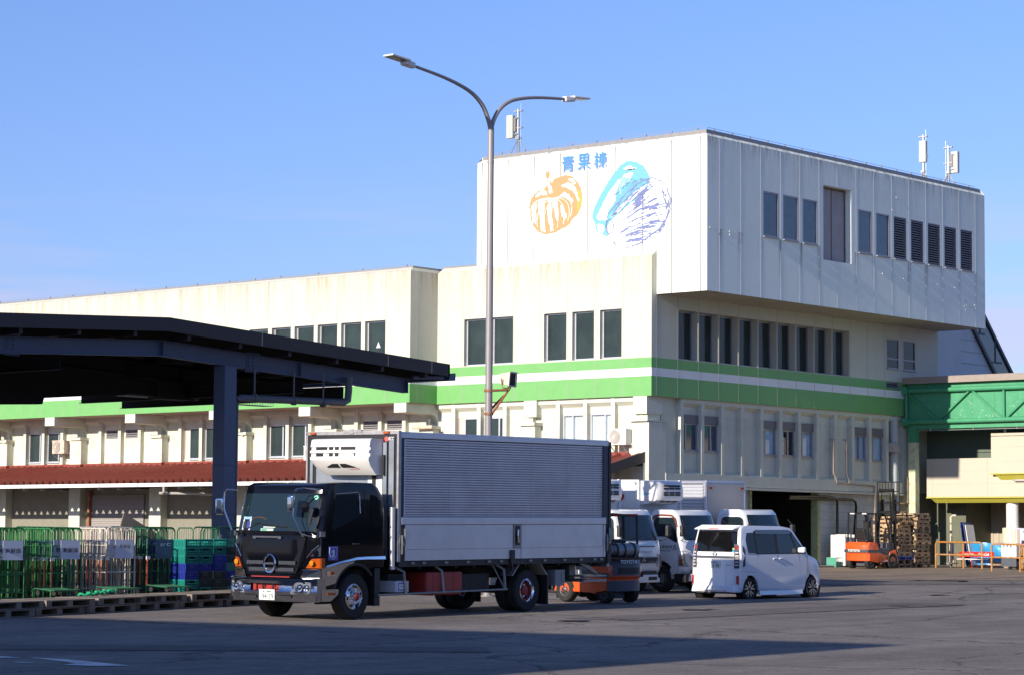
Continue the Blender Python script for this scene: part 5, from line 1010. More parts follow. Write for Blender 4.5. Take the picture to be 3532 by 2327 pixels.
# ---- the aluminium wing body
zt, zb_, BW = 3.66, 1.04, 1.22
BX = MB(); BX.box(-8.16, -1.06, -BW+.03, BW-.03, zb_, zt-.02, 0); box_ = BX.build('cargo_box', M_und2, TK)
b = MB(); npf = 31; z0_, z1_ = 1.975, 3.525; pit = (z1_-z0_)/npf
for s in (1, -1):
    vs = []; y = s*BW
    for k in range(npf): z = z0_+k*pit; vs += [(z, 0), (z+pit*.30, .018), (z+pit*.78, .018), (z+pit*.92, 0)]
    vs.append((z1_, 0)); n0 = len(vs); b.add([(x, y+s*(o-.03), z) for x in (-7.93, -1.17) for z, o in vs], [(i, i+1, n0+i+1, n0+i) for i in range(n0-1)])
b.build('corrugated_side', M_alc, box_)
b = MB()
for x in (-2.6, -4.0, -5.33, -6.6, -7.55):
    for k in range(npf): b.box(x-.006, x+.006, BW-.012, BW-.009, z0_+pit*k+pit*.45, z0_+pit*k+pit*.62)
for k in range(110): b.box(-1.25-.0609*k, -1.262-.0609*k, BW+.0, BW+.003, 3.60, 3.612); b.box(-1.25-.0609*k, -1.262-.0609*k, BW-.0, BW+.003, 1.985, 1.997)
b.build('rivet_row', mat('rivet_dark', (.12, .12, .14), .6), box_)
b = MB()
for s in (1, -1):
    y = s*BW; q = lambda a, c, z0, z1, o: b.box(a, c, y-.04, y+s*o, z0, z1)
    q(-8.16, -1.06, 3.535, zt-.04, .01); q(-8.16, -1.06, zt-.04, zt, -.01); q(-8.02, -1.10, 1.83, 1.975, .022)
b.build('side_rail', M_alp, box_, bevel=.008)
b = MB()
for s in (1, -1):
    for (xa, xb) in ((-4.70, -1.26), (-7.92, -5.0)):
        b = MB(); y = s*BW; b.box(xa, xb, y-.03, y+s*.006, 1.34, 1.822); b.box(xa, xb, y-.03, y+s*.012, 1.12, 1.335); b.build('lower_gate', M_alp, box_)
b = MB()
for (xa, xb) in ((-1.27, -1.21), (-8.0, -7.93)): b.box(xa, xb, BW-.02, BW+.018, 1.12, 1.82)
b.box(-5.02, -4.68, BW-.03, BW-.005, 1.12, 1.34); b.build('gate_end', M_alp, box_)
b = MB(); b.box(-4.98, -4.72, BW-.03, BW+.014, 1.33, 1.82, 0); b.box(-4.93, -4.77, BW+.0, BW+.018, 1.40, 1.80, 1); b.tube([(-4.85,BW+.03,1.72), (-4.83,BW+.04,1.6), (-4.86,BW+.03,1.45)], .022, 6, 2)
b.box(-4.74, -4.60, BW, BW+.04, 1.08, 1.30, 1); b.tube([(-4.62,BW+.02,1.1), (-4.68,BW+.03,.9), (-4.6,BW-.02,.82)], .02, 6, 1); b.build('centre_latch', [MATS['guard_pale'], M_blk, M_chrd], box_)
b = MB()
for x in (-1.14, -8.08): b.box(x-.08, x+.05, BW-.02, BW+.004, 1.1, 1.83, 0); b.tube([(x-.05,BW+.03,1.75), (x-.03,BW+.05,1.6), (x-.05,BW+.03,1.4)], .02, 6, 1); b.tube([(x+.03,BW+.03,1.62), (x+.05,BW+.05,1.45), (x+.03,BW+.03,1.25)], .02, 6, 1)
for x in (-1.45,-1.80,-2.5,-3.2,-3.9,-4.3,-5.3,-5.8,-6.5,-7.1,-7.6,-7.85): b.box(x-.05, x+.05, BW-.0, BW+.03, 1.05, 1.09, 1)
b.build('gate_latch', [M_blk, MATS['guard_grey']], box_)
b = MB()
for x0_, x1_ in ((-1.20, -1.06), (-8.12, -7.93)): b.box(x0_, x1_, BW-.03, BW+.006, 1.83 if x0_ > -2 else 1.83, 3.535, 0)
b.box(-8.2, -8.12, -BW, BW+.02, 1.0, zt-.03, 1); b.box(-8.2, -8.06, BW-.05, BW+.03, .98, 1.2, 1); b.box(-8.18, -1.04, BW-.05, BW, 1.0, 1.105, 1); b.build('corner_post', [M_navy, M_blk], box_)
b = MB(); b.tube([(-.90,1.17,.95), (-.90,1.17,2.17)], .055, 16); b.build('exhaust_guard_post', mat('satin_aluminium', (.6, .62, .66), .35, .8), TK, smooth=True)
b = MB(); b.box(-1.19, -1.165, BW-.0, BW+.02, 1.98, 3.52); b.build('edge_trim', M_alu, box_)
# front wall of the body
b = MB(); b.box(-1.06, -1.02, -BW, BW, 1.1, zt-.03, 0); b.box(-1.02, -1.0, -.95, .95, 1.2, 3.45, 1); b.box(-1.02, -.96, .86, .95, 1.2, 3.45, 1); b.box(-1.02, -.98, .99, 1.12, 2.0, 3.48, 1); b.box(-1.0, -.98, .45, .82, 1.3, 2.79, 2); b.box(-1.03, -1.0, -1.12, -1.05, 2.6, 3.1, 1)
b.build('front_wall', [M_blk, mat('galvanised_panel', (.38, .42, .46), .35, .6, var=.08, vscale=3), M_whp], box_)
b = MB(); b.box(-1.08, -1.0, -BW-.01, BW+.01, zt-.05, zt+.02, 0); b.box(-1.08, -1.0, -BW-.012, -BW+.03, 1.1, zt, 0); b.box(-1.075, -.995, BW-.035, BW+.014, 1.1, zt, 0); b.box(-1.0, -.97, -.05, .05, zt-.03, zt+.06, 0); b.box(-1.03, -.98, -.22, .26, zt-.01, zt+.045, 0)
b.build('front_frame', mat('worn_alu', (.42, .40, .40), .45, .6, var=.15, vscale=8), box_)
for y in (-1.03, .92): b = MB(); b.box(-.995, -.96, y-.075, y+.075, 3.62, 3.665); b.build('marker_lamp', M_amb, box_, bevel=.008)
b = MB(); b.box(-1.01, -.995, .86, 1.12, 3.46, 3.57, 0); bd = b.build('body_badge', mat('badge_navy', (.03, .03, .06), .4), box_, bevel=.02)
b = MB(); b.lathe([(.05, .0), (.001, .002)], (-.994, .91, 3.515), 'x', 16); b.build('badge_disc', mat('badge_red', (.7, .12, .1), .4), bd); text('badge_text', 'RCC', 1, frame((-.993, .965, 3.488), (0,1,0), (0,0,1)), M_plate, bd, width=.15, height=.07, shear=.3, bold=.02)
# refrigeration unit
RU = MB()
sec = [(3.52, .42), (3.50, .50), (3.36, .54), (3.345, .50), (3.30, .50), (3.285, .55), (3.24, .56), (3.225, .51), (3.17, .51), (3.155, .56), (3.10, .57), (2.98, .50), (2.83, .32), (2.80, .28)]
yv = [-1.10, -1.06, -.9, -.5, 0, .4, .7, .82, .86]
def ru(y, z, d):
    t_ = max(0, (z-2.80)/.72); yl = -.50-.22*min(1, t_*2.2); yr = .84; yy = yl+(yr-yl)*((y+1.10)/1.96); a = abs((y+.12)/.98); return (-1.0+d*(1-.16*a**6)-.02*a, yy, z)
g = [ru(y, z, d) for z, d in sec for y in yv]; n = len(yv)
RU.v = g; RU.f = [(j*n+i, j*n+i+1, (j+1)*n+i+1, (j+1)*n+i) for j in range(len(sec)-1) for i in range(n-1)]; RU.mi = [0]*len(RU.f)
for e, s in ((0, -1), (n-1, 1)):
    for j in range(len(sec)-1): a_, c_ = g[j*n+e], g[(j+1)*n+e]; RU.quad(a_, c_, (-1.0, c_[1], c_[2]), (-1.0, a_[1], a_[2]))
RU.quad(g[0], g[n-1], (-1,.86,3.52), (-1,-.72,3.52)); ru_ = RU.build('reefer_unit', mat('reefer_white', (.74, .73, .72), .35, var=.02), TK, smooth=True, angle=30)
b = MB()
for (za, zb2) in ((3.295, 3.35), (3.165, 3.23)):
    for (ya, yb2) in ((-.86,-.46),(-.40,-.26),(-.20,-.07),(.0,.46)): p = [ru(ya,za,.50),ru(yb2,za,.50),ru(yb2,zb2,.50),ru(ya,zb2,.50)]; b.poly([(x+.006,y,z) for x,y,z in p], (.004,0,0))
for (ya, yb2, k) in ((-.62,-.12,1),(-.06,.44,0)): p = [ru(ya,2.955,.478),ru(yb2,2.955,.478),ru(yb2-(0 if k else .3),3.02,.512),ru(ya+(.3 if k else 0),3.02,.512)]; b.poly([(x+.012,y,z) for x,y,z in p], (.003,0,-.002))
b.build('vent', M_blk, ru_)
b = MB(); p = [ru(.30,2.885,.40),ru(.66,2.885,.40)]
text('unit_text', 'TDJS50D', 1, frame((p[0][0]+.012, .28, 2.90), (-.02,1,0), (.42,0,.5)), mat('unit_red', (.6, .05, .05), .5), ru_, width=.30, height=.055)
b.box(-.995, -.93, .60, .66, 2.2, 2.80); b.box(-1.0, -.90, .875, .93, 2.8, 3.2); b.build('unit_duct', M_blk, ru_)

# ---------------------------------------------------------------- white cab-over trucks
def cabover(label, px, py, box=None, unit=False, logo=True, visor=None, door_text=False, alen=4.6, boxkind='white'):
    t = park('white_truck', label, 'truck', px, py, 0, -1, group='white trucks parked in front of the hall')
    f0 = .14; ar = [(f0+.47*math.cos(R(a)), .36+.47*math.sin(R(a))) for a in range(150, -1, -15)]
    pr = [(-.26, .55)] + ar + [(.62, .47), (.86, .47), (.95, .62), (.965, .85), (.955, 1.2), (.93, 1.34), (.70, 2.06), (.62, 2.14), (.45, 2.17), (-.10, 2.17), (-.22, 2.08), (-.27, 1.8)]
    def wc(x, y, z): k = 1-.10*max(0, (z-1.25)/.9); a = abs(y)/.85; return (x-(.10*a**4 if x > .5 else 0), y*k, z)
    cb = hull('cab', pr, 1.70, M_whp, t, wc, (1.25, 1.7), (.5,), (-.8,-.7,-.4,0,.4,.7,.8), bevel=.035)
    fxc = lambda z: .935-(z-1.34)*.325
    w_ = patch('windscreen', fxc, -.77, .77, 1.38, 2.03, M_glass, cb, .010, 14, 5, wc)
    for s in (1, -1):
        y = s*.85
        sidep('side_window', [(.79, 1.30), (.72, 1.9), (.60, 1.97), (-.05, 1.97), (-.12, 1.9), (-.12, 1.47), (.28, 1.46)], y, .006, M_glass, cb, wc, .06)
        b = MB(); b.tube([wc(x, y*1.004, z) for x, z in ((-.17, .56), (-.17, 1.98), (-.1, 2.03), (.62, 2.03), (.78, 1.6), (.82, 1.28), (.82, .52))], .005, 4, caps=False); b.build('door_seam', mat('seam_dark', (.12, .12, .12), .7), cb)
        b = MB(); b.poly([wc(.965, s*yy, z) for yy, z in ((.62,.70),(.845,.68),(.845,1.02),(.66,1.04))], (.012,0,0)); b.box(.74, .90, s*.84, s*.862, .70, 1.0); hl_ = b.build('headlight', M_head, t, bevel=.01)
        b = MB(); b.box(.80, .87, s*.86, s*.868, .74, .9); b.build('indicator', M_amb, hl_)
        b = MB(); b.box(.55, .75, s*.78, s*.79, .30, .55); b.box(.62, .98, s*.72, s*.87, .28, .50); b.build('bumper_corner', M_blk, t, bevel=.03)
        b = MB(); b.tube([(.80, s*.84, 1.36), (1.0, s*.98, 1.42), (1.02, s*1.0, 1.75), (.9, s*.9, 1.9)], .012, 6); ma = b.build('mirror_arm', M_blk, t)
        b = MB(); b.T = Matrix.Translation((1.0, s*1.02, 1.62)); b.hexa([(-.05,-.09,-.15),(.05,-.07,-.14),(.05,.07,-.14),(-.05,.09,-.15),(-.05,-.09,.15),(.05,-.07,.14),(.05,.07,.14),(-.05,.09,.15)]); b.build('mirror', M_blk, ma, bevel=.03, seg=3)
        wheel(t, f0, s*.82, .36, .20, s, 'steel')
        if visor: b = MB(); b.tube([wc(x, y*1.01, z) for x, z in ((-.15, 1.93), (-.08, 2.0), (.1, 2.03), (.55, 2.02), (.70, 1.93), (.76, 1.72))], .028, 6); b.build('window_visor', visor, cb)
    b = MB(); b.box(.94, .985, -.62, .62, .30, .50, 0); b.box(.90, .96, -.84, .84, .30, .42, 0); b.build('bumper', M_whp, t, bevel=.02)
    b = MB(); b.box(.975, .99, -.56, -.20, .36, .45); b.box(.975, .99, .20, .56, .36, .45); b.box(.95, .985, -.55, .55, .52, .60); b.build('air_intake', M_blk, t)
    b = MB(); b.poly([(.972, yy, z) for yy, z in ((-.60,.95),(-.52,.80),(.52,.80),(.60,.95))], (.012,0,0), 0); gr_ = b.build('grille', M_blk, t)
    b = MB(); b.box(.983, .995, -.56, .56, .945, .965); b.box(.983, .995, -.48, -.2, .82, .83); b.box(.983, .995, .2, .48, .82, .83); b.build('grille_bar', M_chrd, gr_)
    if logo:
        b = MB()
        for a in (90, 210, 330):
            c_, s_ = math.cos(R(a)), math.sin(R(a)); cx_, cz_ = .045*c_, .885+.045*s_
            b.poly([(.99, cx_+.045*c_, cz_+.045*s_), (.99, cx_-.026*s_, cz_+.026*c_), (.99, cx_-.045*c_, cz_-.045*s_), (.99, cx_+.026*s_, cz_-.026*c_)], (.008,0,0))
        b.build('diamond_emblem', M_chr, gr_); text('maker_lettering', 'FUSO', 1, frame((.972, -.36, 1.06), (0,1,0), (0,0,1)), M_chrd, t, width=.72, height=.055)
    b = MB(); b.tube([(.97,-.55,1.40), (.93,.0,1.50)], .010, 5); b.tube([(.97,.1,1.39), (.93,.6,1.48)], .010, 5); b.box(.955, .975, -.5, .5, 1.22, 1.24); b.build('wiper', M_blk, t)
    for s in (1, -1): wheel(t, -2.4, s*.80, .36, .38, s, 'steel')
    b = MB(); b.box(-alen, .6, -.35, .35, .5, .72); b.box(-.2, .5, -.6, .6, .3, .5); b.box(-1.6, -.8, -.8, -.4, .35, .7); b.build('chassis', M_und2, t)
    if box:
        bw = .93; x1 = -.55; zt_ = 2.95
        if boxkind == 'white':
            b = MB(); b.box(-alen, x1, -bw, bw, .78, zt_, 0); bx_ = b.build('cargo_box', M_whp, t, bevel=.02)
            b = MB(); b.box(x1-.02, x1+.04, -bw-.02, -bw+.06, .8, zt_+.01, 0); b.box(x1-.02, x1+.04, bw-.06, bw+.02, .8, zt_+.01, 0); b.box(-alen, x1, -bw-.012, -bw, zt_-.07, zt_+.01, 0); b.box(x1-.1, x1-.04, -bw-.03, -bw, zt_-.12, zt_-.04, 1); b.build('edge_trim', [M_whp, MATS['worn_alu']], bx_)
        else:
            b = MB(); b.box(-alen, x1, -bw+.03, bw-.03, .78, zt_-.01, 0); bx_ = b.build('cargo_box', M_alp, t)
            b = MB(); npf_ = 22
            for s in (1, -1):
                vs = []; z0_ = .9; pit_ = (zt_-.12-z0_)/npf_
                for k in range(npf_): z = z0_+k*pit_; vs += [(z, 0), (z+pit_*.3, .02), (z+pit_*.75, .02), (z+pit_*.9, 0)]
                vs.append((z0_+npf_*pit_, 0)); n0 = len(vs); b.add([(x, s*(bw-.02+o), z) for x in (-alen, x1-.1) for z, o in vs], [(i, i+1, n0+i+1, n0+i) for i in range(n0-1)])
            b.build('corrugated_side', mat('bright_corrugation', (.62, .63, .66), .35, .5), bx_)
            b = MB(); b.tube([(x1-.03,-bw+.02,.8), (x1-.03,-bw+.02,zt_-.03)], .055, 8); b.tube([(x1-.03,bw-.02,.8), (x1-.03,bw-.02,zt_-.03)], .055, 8); b.tube([(x1-.03,-bw+.02,zt_-.04), (x1-.03,bw-.02,zt_-.04)], .055, 8); b.tube([(-alen,-bw+.02,zt_-.04), (x1-.03,-bw+.02,zt_-.04)], .055, 8); b.build('edge_trim', M_alp, bx_, smooth=True)
            b = MB(); b.box(x1, x1+.012, -bw+.08, bw-.08, .85, zt_-.10); b.build('front_panel', mat('tan_plywood_panel', (.72, .60, .47), .6, var=.04, dirt=(.36, .31, .25), dscale=3), bx_)
            for s in (1, -1): b = MB(); b.box(x1+.012, x1+.04, s*.75-.07, s*.75+.07, zt_-.22, zt_-.175); b.build('marker_lamp', M_amb, bx_)
        if unit:
            b = MB(); y0_, y1_ = -.86, .30; d0 = .60
            sec_ = [(2.93, .50), (2.90, .56), (2.72, .62), (2.50, .62), (2.42, .58), (2.32, .28), (2.30, .0)]; ny = [-.86,-.80,-.70,-.3,.1,.24,.30]
            g = []
            for z, d in sec_:
                for y in ny: a = abs((y+.28)/.58); g.append((x1+.04+d*(1-.14*a**6), y, z))
            n = len(ny); b.v = g; b.f = [(j*n+i, j*n+i+1, (j+1)*n+i+1, (j+1)*n+i) for j in range(len(sec_)-1) for i in range(n-1)]; b.mi = [0]*len(b.f)
            for e in (0, n-1):
                for j in range(len(sec_)-1): a_, c_ = g[j*n+e], g[(j+1)*n+e]; b.quad(a_, c_, (x1, c_[1], c_[2]), (x1, a_[1], a_[2]))
            b.quad(g[0], g[n-1], (x1, .30, 2.93), (x1, -.86, 2.93))
            u_ = b.build('reefer_unit', MATS['reefer_white'], t, smooth=True, angle=30)
            b = MB(); X_ = x1+.04+.625
            for zz in (2.80, 2.73, 2.62, 2.56):
                for (ya, yb2) in ((-.66,-.46),(-.42,-.20),(-.16,.06)): b.box(X_-.02, X_+.004, ya, yb2, zz-.024, zz+.024)
            for (ya, yb2) in ((-.66,-.46),(-.40,-.20),(-.14,.06)): b.poly([(x1+.04+.44, ya, 2.368), (x1+.04+.44, yb2, 2.368), (x1+.04+.54, yb2, 2.405), (x1+.04+.54, ya, 2.405)], (.004,0,-.006))
            b.build('vent', M_blk, u_)
            text('unit_text', 'series', 1, frame((x1+.20, -.872, 2.58), (1,0,0), (0,0,1)), M_ink, u_, width=.16, height=.035, shear=.3); text('unit_text', 'HV', 1, frame((x1+.11, -.872, 2.58), (1,0,0), (0,0,1)), mat('unit_yellow', (.7, .65, .1), .5), u_, width=.08, height=.045, bold=.02)
            b = MB(); b.poly([(x1+.10,-.864,2.56),(x1+.34,-.864,2.54),(x1+.24,-.864,2.60),(x1+.14,-.864,2.68)], (0,-.004,0)); b.build('unit_swoosh', mat('sky_blue_print', (.35, .65, .85), .5), u_)
    if door_text:
        text('door_text', '長塚青果株式会社', 1, frame((.60, -.857, 1.17), (-1,0,0), (0,0,1)), M_ink, cb, width=.1, height=.07) if False else None
        for i, ch in enumerate('長塚青果株式'): text('door_text', ch, 1, frame((.50-.085*i-.035, -.858, 1.155), (1,0,0), (0,0,1)), M_ink, cb, width=.07, height=.08, bold=.01)
        text('door_text', '0348-842-840', 1, frame((.02, -.858, 1.08), (1,0,0), (0,0,1)), M_ink, cb, width=.46, height=.035)
        b = MB(); tr_ = [(.56,-.857,1.14),(.68,-.857,1.14),(.62,-.857,1.26)]
        for i in range(3): b.tube([tr_[i], tr_[(i+1)%3]], .007, 4)
        b.build('triangle_mark', M_ink, cb); text('door_text', '長', 1, frame((.60, -.858, 1.155), (1,0,0), (0,0,1)), M_ink, cb, width=.04, height=.045)
    return t
cabover('white cab-over truck seen behind the orange forklift, nearest of the white row', -17.65, -12.25, True, True, door_text=False)
TB = cabover('white refrigerated truck with a heart vegetable mark and red-brown window visor', -15.05, -12.30, True, True, visor=mat('redbrown_visor', (.20, .05, .03), .3), door_text=True)
b = MB(); hx_, hz_ = -1.12, 2.50
b.poly([(hx_-.09,-.934,hz_+.07),(hx_-.10,-.934,hz_-.02),(hx_-.02,-.934,hz_-.12),(hx_+.08,-.934,hz_-.06),(hx_+.12,-.934,hz_+.03),(hx_+.09,-.934,hz_+.09),(hx_+.02,-.934,hz_+.06),(hx_-.04,-.934,hz_+.10)], (0,-.004,0), 0)
for dx in (-.08, -.02, .05): b.tube([(hx_+.0,-.937,hz_+.08), (hx_+dx*.6,-.937,hz_+.16), (hx_+dx*1.6,-.937,hz_+.24)], .008, 4, 1)
b.tube([(hx_-.10,-.937,hz_+.1), (hx_-.12,-.937,hz_-.02), (hx_-.03,-.937,hz_-.14)], .008, 4, 1); b.build('heart_mark', [mat('mark_red', (.45, .02, .02), .5), M_ink], TB)
cabover('white truck with a silver ribbed box and tan front panel, farthest of the white row', -12.0, -12.30, True, False, boxkind='silver')

# ---------------------------------------------------------------- white kei van seen from behind
KV = park('kei_van', 'white boxy kei van with dark rear window and two tone alloy wheels', 'van', -17.0, -15.98, 1, -.035); KV.scale = (1.06, 1.025, 1.025)
rx_, fx_, rw_ = -.80, 1.70, .275
def arc_(c, a0, a1): return [(c+.335*math.cos(R(a)), .275+.335*math.sin(R(a))) for a in range(a0, a1, -15)]
pr = [(-1.24, .30), (-1.16, .22)] + arc_(rx_, 180, -1) + [(-.40, .17), (1.28, .17)] + arc_(fx_, 180, -1) + [(2.06, .20), (2.12, .34), (2.13, .60), (2.08, .82), (1.98, .97), (1.72, 1.06), (1.47, 1.11), (.98, 1.66), (.86, 1.74), (.5, 1.785), (-.6, 1.80), (-1.0, 1.79), (-1.10, 1.74), (-1.17, 1.40), (-1.20, 1.12), (-1.21, .75)]
def wk(x, y, z):
    k = 1-.13*max(0, (z-1.08)/.72); a = abs(y)/.7375
    if z < .34: k *= 1-.02*(.34-z)/.17
    dx = -.16*a**4 if x > 1.6 else (.07*a**5 if x < -.9 else 0)
    return (x+dx, y*k, z)
kb_ = hull('body', pr, 1.475, M_whc, KV, wk, (.34, .6, 1.08, 1.3, 1.5, 1.7), (-.9, 1.6), (-.70,-.62,-.5,-.25,0,.25,.5,.62,.70), bevel=.03, seg=3, angle=25)
def rxf(z):
    T_ = [(.2,-1.18),(.75,-1.21),(1.12,-1.20),(1.40,-1.17),(1.74,-1.10),(1.9,-1.06)]
    for (z0,x0),(z1,x1) in zip(T_, T_[1:]):
        if z <= z1: return x0+(x1-x0)*(z-z0)/(z1-z0)
    return x1
def rpatch(name, y0, y1, z0, z1, m, off=.006, xf=None, r=.0):
    return patch(name, xf or rxf, y0, y1, z0, z1, m, kb_, -off, 14, 5, wk)
rpatch('rear_window', -.66, .66, 1.17, 1.66, M_glassp, .008); rpatch('rear_trim', -.70, .70, 1.02, 1.07, M_chrd, .022, lambda z: -1.205, .015)
b = MB()
for i in range(9): y = -.63+.1575*i
b.hexa([(-1.28,-.60,1.70),(-.95,-.62,1.76),(-.95,.62,1.76),(-1.28,.60,1.70),(-1.24,-.58,1.74),(-.95,-.60,1.815),(-.95,.60,1.815),(-1.24,.58,1.74)]); sp_ = b.build('roof_spoiler', M_whc, KV, bevel=.015)
b = MB(); b.box(-1.275, -1.20, -.15, .15, 1.722, 1.735); b.build('brake_light', M_red, sp_)
for s in (1, -1):
    M_tl = mat('tail_dark_lens', (.07, .06, .065), .08, coat=1)
    tl = patch('tail_lamp', rxf, s*.575, s*.70, .78, 1.36, M_tl, KV, -.016, 5, 8, wk)
    sidep('tail_lamp_side', [(-1.14, .80), (-1.13, 1.34), (-1.04, 1.22), (-1.06, .84)], s*.7375, .010, M_tl, tl, wk, .03)
    b = MB()
    for k in range(5):
        z = .84+.075*k; q = [wk(rxf(z), s*yy, z) for yy in (.60, .64, .685)]
        for (a_, c_) in zip(q, q[1:]): b.quad((a_[0]-.020, a_[1], a_[2]), (c_[0]-.020, c_[1], c_[2]), (c_[0]-.020, c_[1], c_[2]+.03), (a_[0]-.020, a_[1], a_[2]+.03))
    b.build('lamp_stripe', mat('clear_lens', (.62, .60, .62), .1), tl)
    b = MB(); q = [wk(rxf(1.28), s*yy, 1.28) for yy in (.60, .69)]; b.quad((q[0][0]-.021, q[0][1], 1.10), (q[1][0]-.021, q[1][1], 1.10), (q[1][0]-.021, q[1][1], 1.30), (q[0][0]-.021, q[0][1], 1.30)); b.build('stop_lens', M_red, tl)
    b = MB(); b.box(-1.225, -1.175, s*.655, s*.70, .40, .60); b.build('rear_reflector', M_red, KV)
    y = s*.7375
    sidep('quarter_window', [(-.93, 1.14), (-.98, 1.45), (-.93, 1.62), (-.60, 1.64), (-.56, 1.14)], y, .006, M_glassp, kb_, wk, .06)
    sidep('rear_door_window', [(-.50, 1.13), (-.53, 1.58), (.20, 1.60), (.22, 1.13)], y, .006, M_glassp, kb_, wk, .03)
    sidep('front_door_window', [(.32, 1.13), (.30, 1.60), (.80, 1.60), (1.02, 1.14)], y, .006, M_glass, kb_, wk, .03)
    sidep('front_quarter_glass', [(1.10, 1.14), (.90, 1.58), (.98, 1.57), (1.36, 1.16)], y, .006, M_glass, kb_, wk, .02)
    sidep('window_surround', [(-.58, 1.11), (-.60, 1.67), (.88, 1.67), (1.44, 1.11)], y-s*.003, .006, M_blk, kb_, wk, .03); sidep('window_visor', [(-.52, 1.60), (-.53, 1.70), (.80, 1.70), (.86, 1.60)], y+s*.004, .012, mat('smoke_visor', (.02, .02, .03), .1, coat=1), kb_, wk, .02)
    b = MB()
    for pts_ in ([(-.50, 1.10), (-.50, .25)], [(.27, 1.10), (.27, .22)], [(1.12, 1.10), (1.16, .9), (1.22, .24)], [(-.50, .245), (.26, .235)], [(.28, .232), (1.2, .235)], [(-.9, 1.12), (-.5, 1.11)], [(-1.05, .70), (-.52, .68)]): b.tube([wk(x, y*1.002, z) for x, z in pts_], .004, 4)
    b.build('door_seam', mat('body_seam', (.1, .1, .11), .7), kb_)
    b = MB(); b.tube([wk(-1.0, y*1.004, .62), wk(-.55, y*1.004, .60)], .010, 4); b.box(.10, .24, y, y+s*.025, .985, 1.015); b.box(.34, .48, y, y+s*.025, .985, 1.015); b.build('door_handle', M_whc, kb_, bevel=.008)
    b = MB(); b.hexa([(1.06,y,1.14),(1.20,y,1.14),(1.20,y+s*.18,1.14),(1.09,y+s*.18,1.14),(1.06,y,1.26),(1.18,y,1.27),(1.18,y+s*.18,1.28),(1.10,y+s*.18,1.28)]); b.build('wing_mirror', M_whc, KV, bevel=.03, seg=3, rec=True)
    b = MB(); b.hexa([(-.42,y-s*.05,.13),(1.26,y-s*.05,.13),(1.26,y+s*.02,.13),(-.42,y+s*.02,.13),(-.42,y-s*.05,.21),(1.26,y-s*.05,.21),(1.26,y+s*.002,.23),(-.42,y+s*.002,.23)]); b.build('side_sill', M_whc, KV)
    b = MB(); b.box(2.0, 2.10, s*.50, s*.66, .78, .92); b.build('headlight', M_head, KV, bevel=.02)
    wheel(KV, rx_, s*.725, rw_, .165, s, 'alloy', .205); wheel(KV, fx_, s*.725, rw_, .165, s, 'alloy', .205)
    b = MB(); b.lathe([(.34, 0), (.30, -s*.18), (.05, -s*.2)], (rx_, s*.70, .275), 'y', 20); b.lathe([(.34, 0), (.30, -s*.18), (.05, -s*.2)], (fx_, s*.70, .275), 'y', 20); b.build('wheel_well', M_blk, KV)
b = MB(); b.hexa([(-1.30,-.66,.20),(-1.10,-.74,.20),(-1.10,.74,.20),(-1.30,.66,.20),(-1.26,-.64,.36),(-1.10,-.735,.36),(-1.10,.735,.36),(-1.26,.64,.36)]); bb_ = b.build('rear_bumper', M_whc, KV, bevel=.03, seg=3, rec=True)
b = MB(); b.box(-1.305, -1.27, -.42, .42, .235, .25, 0); b.box(-1.29, -1.2, -.5, .5, .17, .215, 1); b.build('diffuser', [M_chrd, M_blk], bb_); b = MB(); b.box(-1.1, 1.9, -.62, .62, .16, .30); b.build('underbody', M_blk, KV)
wsf = lambda z: 1.465-(z-1.12)*.905
patch('windscreen', wsf, -.62, .62, 1.16, 1.62, M_glass, kb_, .012, 12, 4, wk)
b = MB(); b.box(-1.226, -1.214, -.165, .165, .785, .95); np_ = b.build('number_plate', M_plate, KV, bevel=.004)
fb = lambda y, z: frame((-1.2285, y, z), (0,-1,0), (0,0,1))
text('plate_text', '3 58', 1, fb(.06, .80), M_plg, np_, width=.20, height=.08, bold=.01); text('plate_text', '千葉783', 1, fb(.10, .90), M_plg, np_, width=.2, height=.035, bold=.01); text('plate_text', 'け', 1, fb(.145, .82), M_plg, np_, width=.03, height=.035)
text('model_letter', 'N', 1, fb(.60, .87), M_ink, KV, width=.06, height=.07, bold=.02); text('model_letter', 'BOX', 1, fb(.60, .835), M_ink, KV, width=.06, height=.02, bold=.02); text('trim_script', 'Custom', 1, fb(-.34, .84), M_ink, KV, width=.18, height=.03, shear=.4)
b = MB(); 
for q in ([(.05,1.085),(.055,1.145)], [(-.05,1.085),(-.055,1.145)], [(.035,1.115),(-.035,1.115)]): b.tube([(-1.226, q[0][0], q[0][1]), (-1.226, q[1][0], q[1][1])], .009, 4)
b.tube([(-1.222, .065*math.cos(a*.4), 1.115+.045*math.sin(a*.4)) for a in range(17)], .005, 4); b.build('tailgate_emblem', M_chr, KV)
b = MB(); b.tube([wk(-1.21, .25, 1.20), wk(-1.20, -.25, 1.185)], .010, 5); b.build('rear_wiper', M_blk, KV)
for (z, m_) in ((1.245, mat('sticker_leaf_green', (.3, .6, .25), .5)), (1.19, mat('sticker_blue', (.1, .35, .7), .5))):
    b = MB(); b.add([(-1.212+.13*(z-1.12), -.55+.035*math.cos(a*.524), z+.024*math.sin(a*.524)) for a in range(12)], [tuple(range(12))]); b.build('window_sticker', m_, kb_)

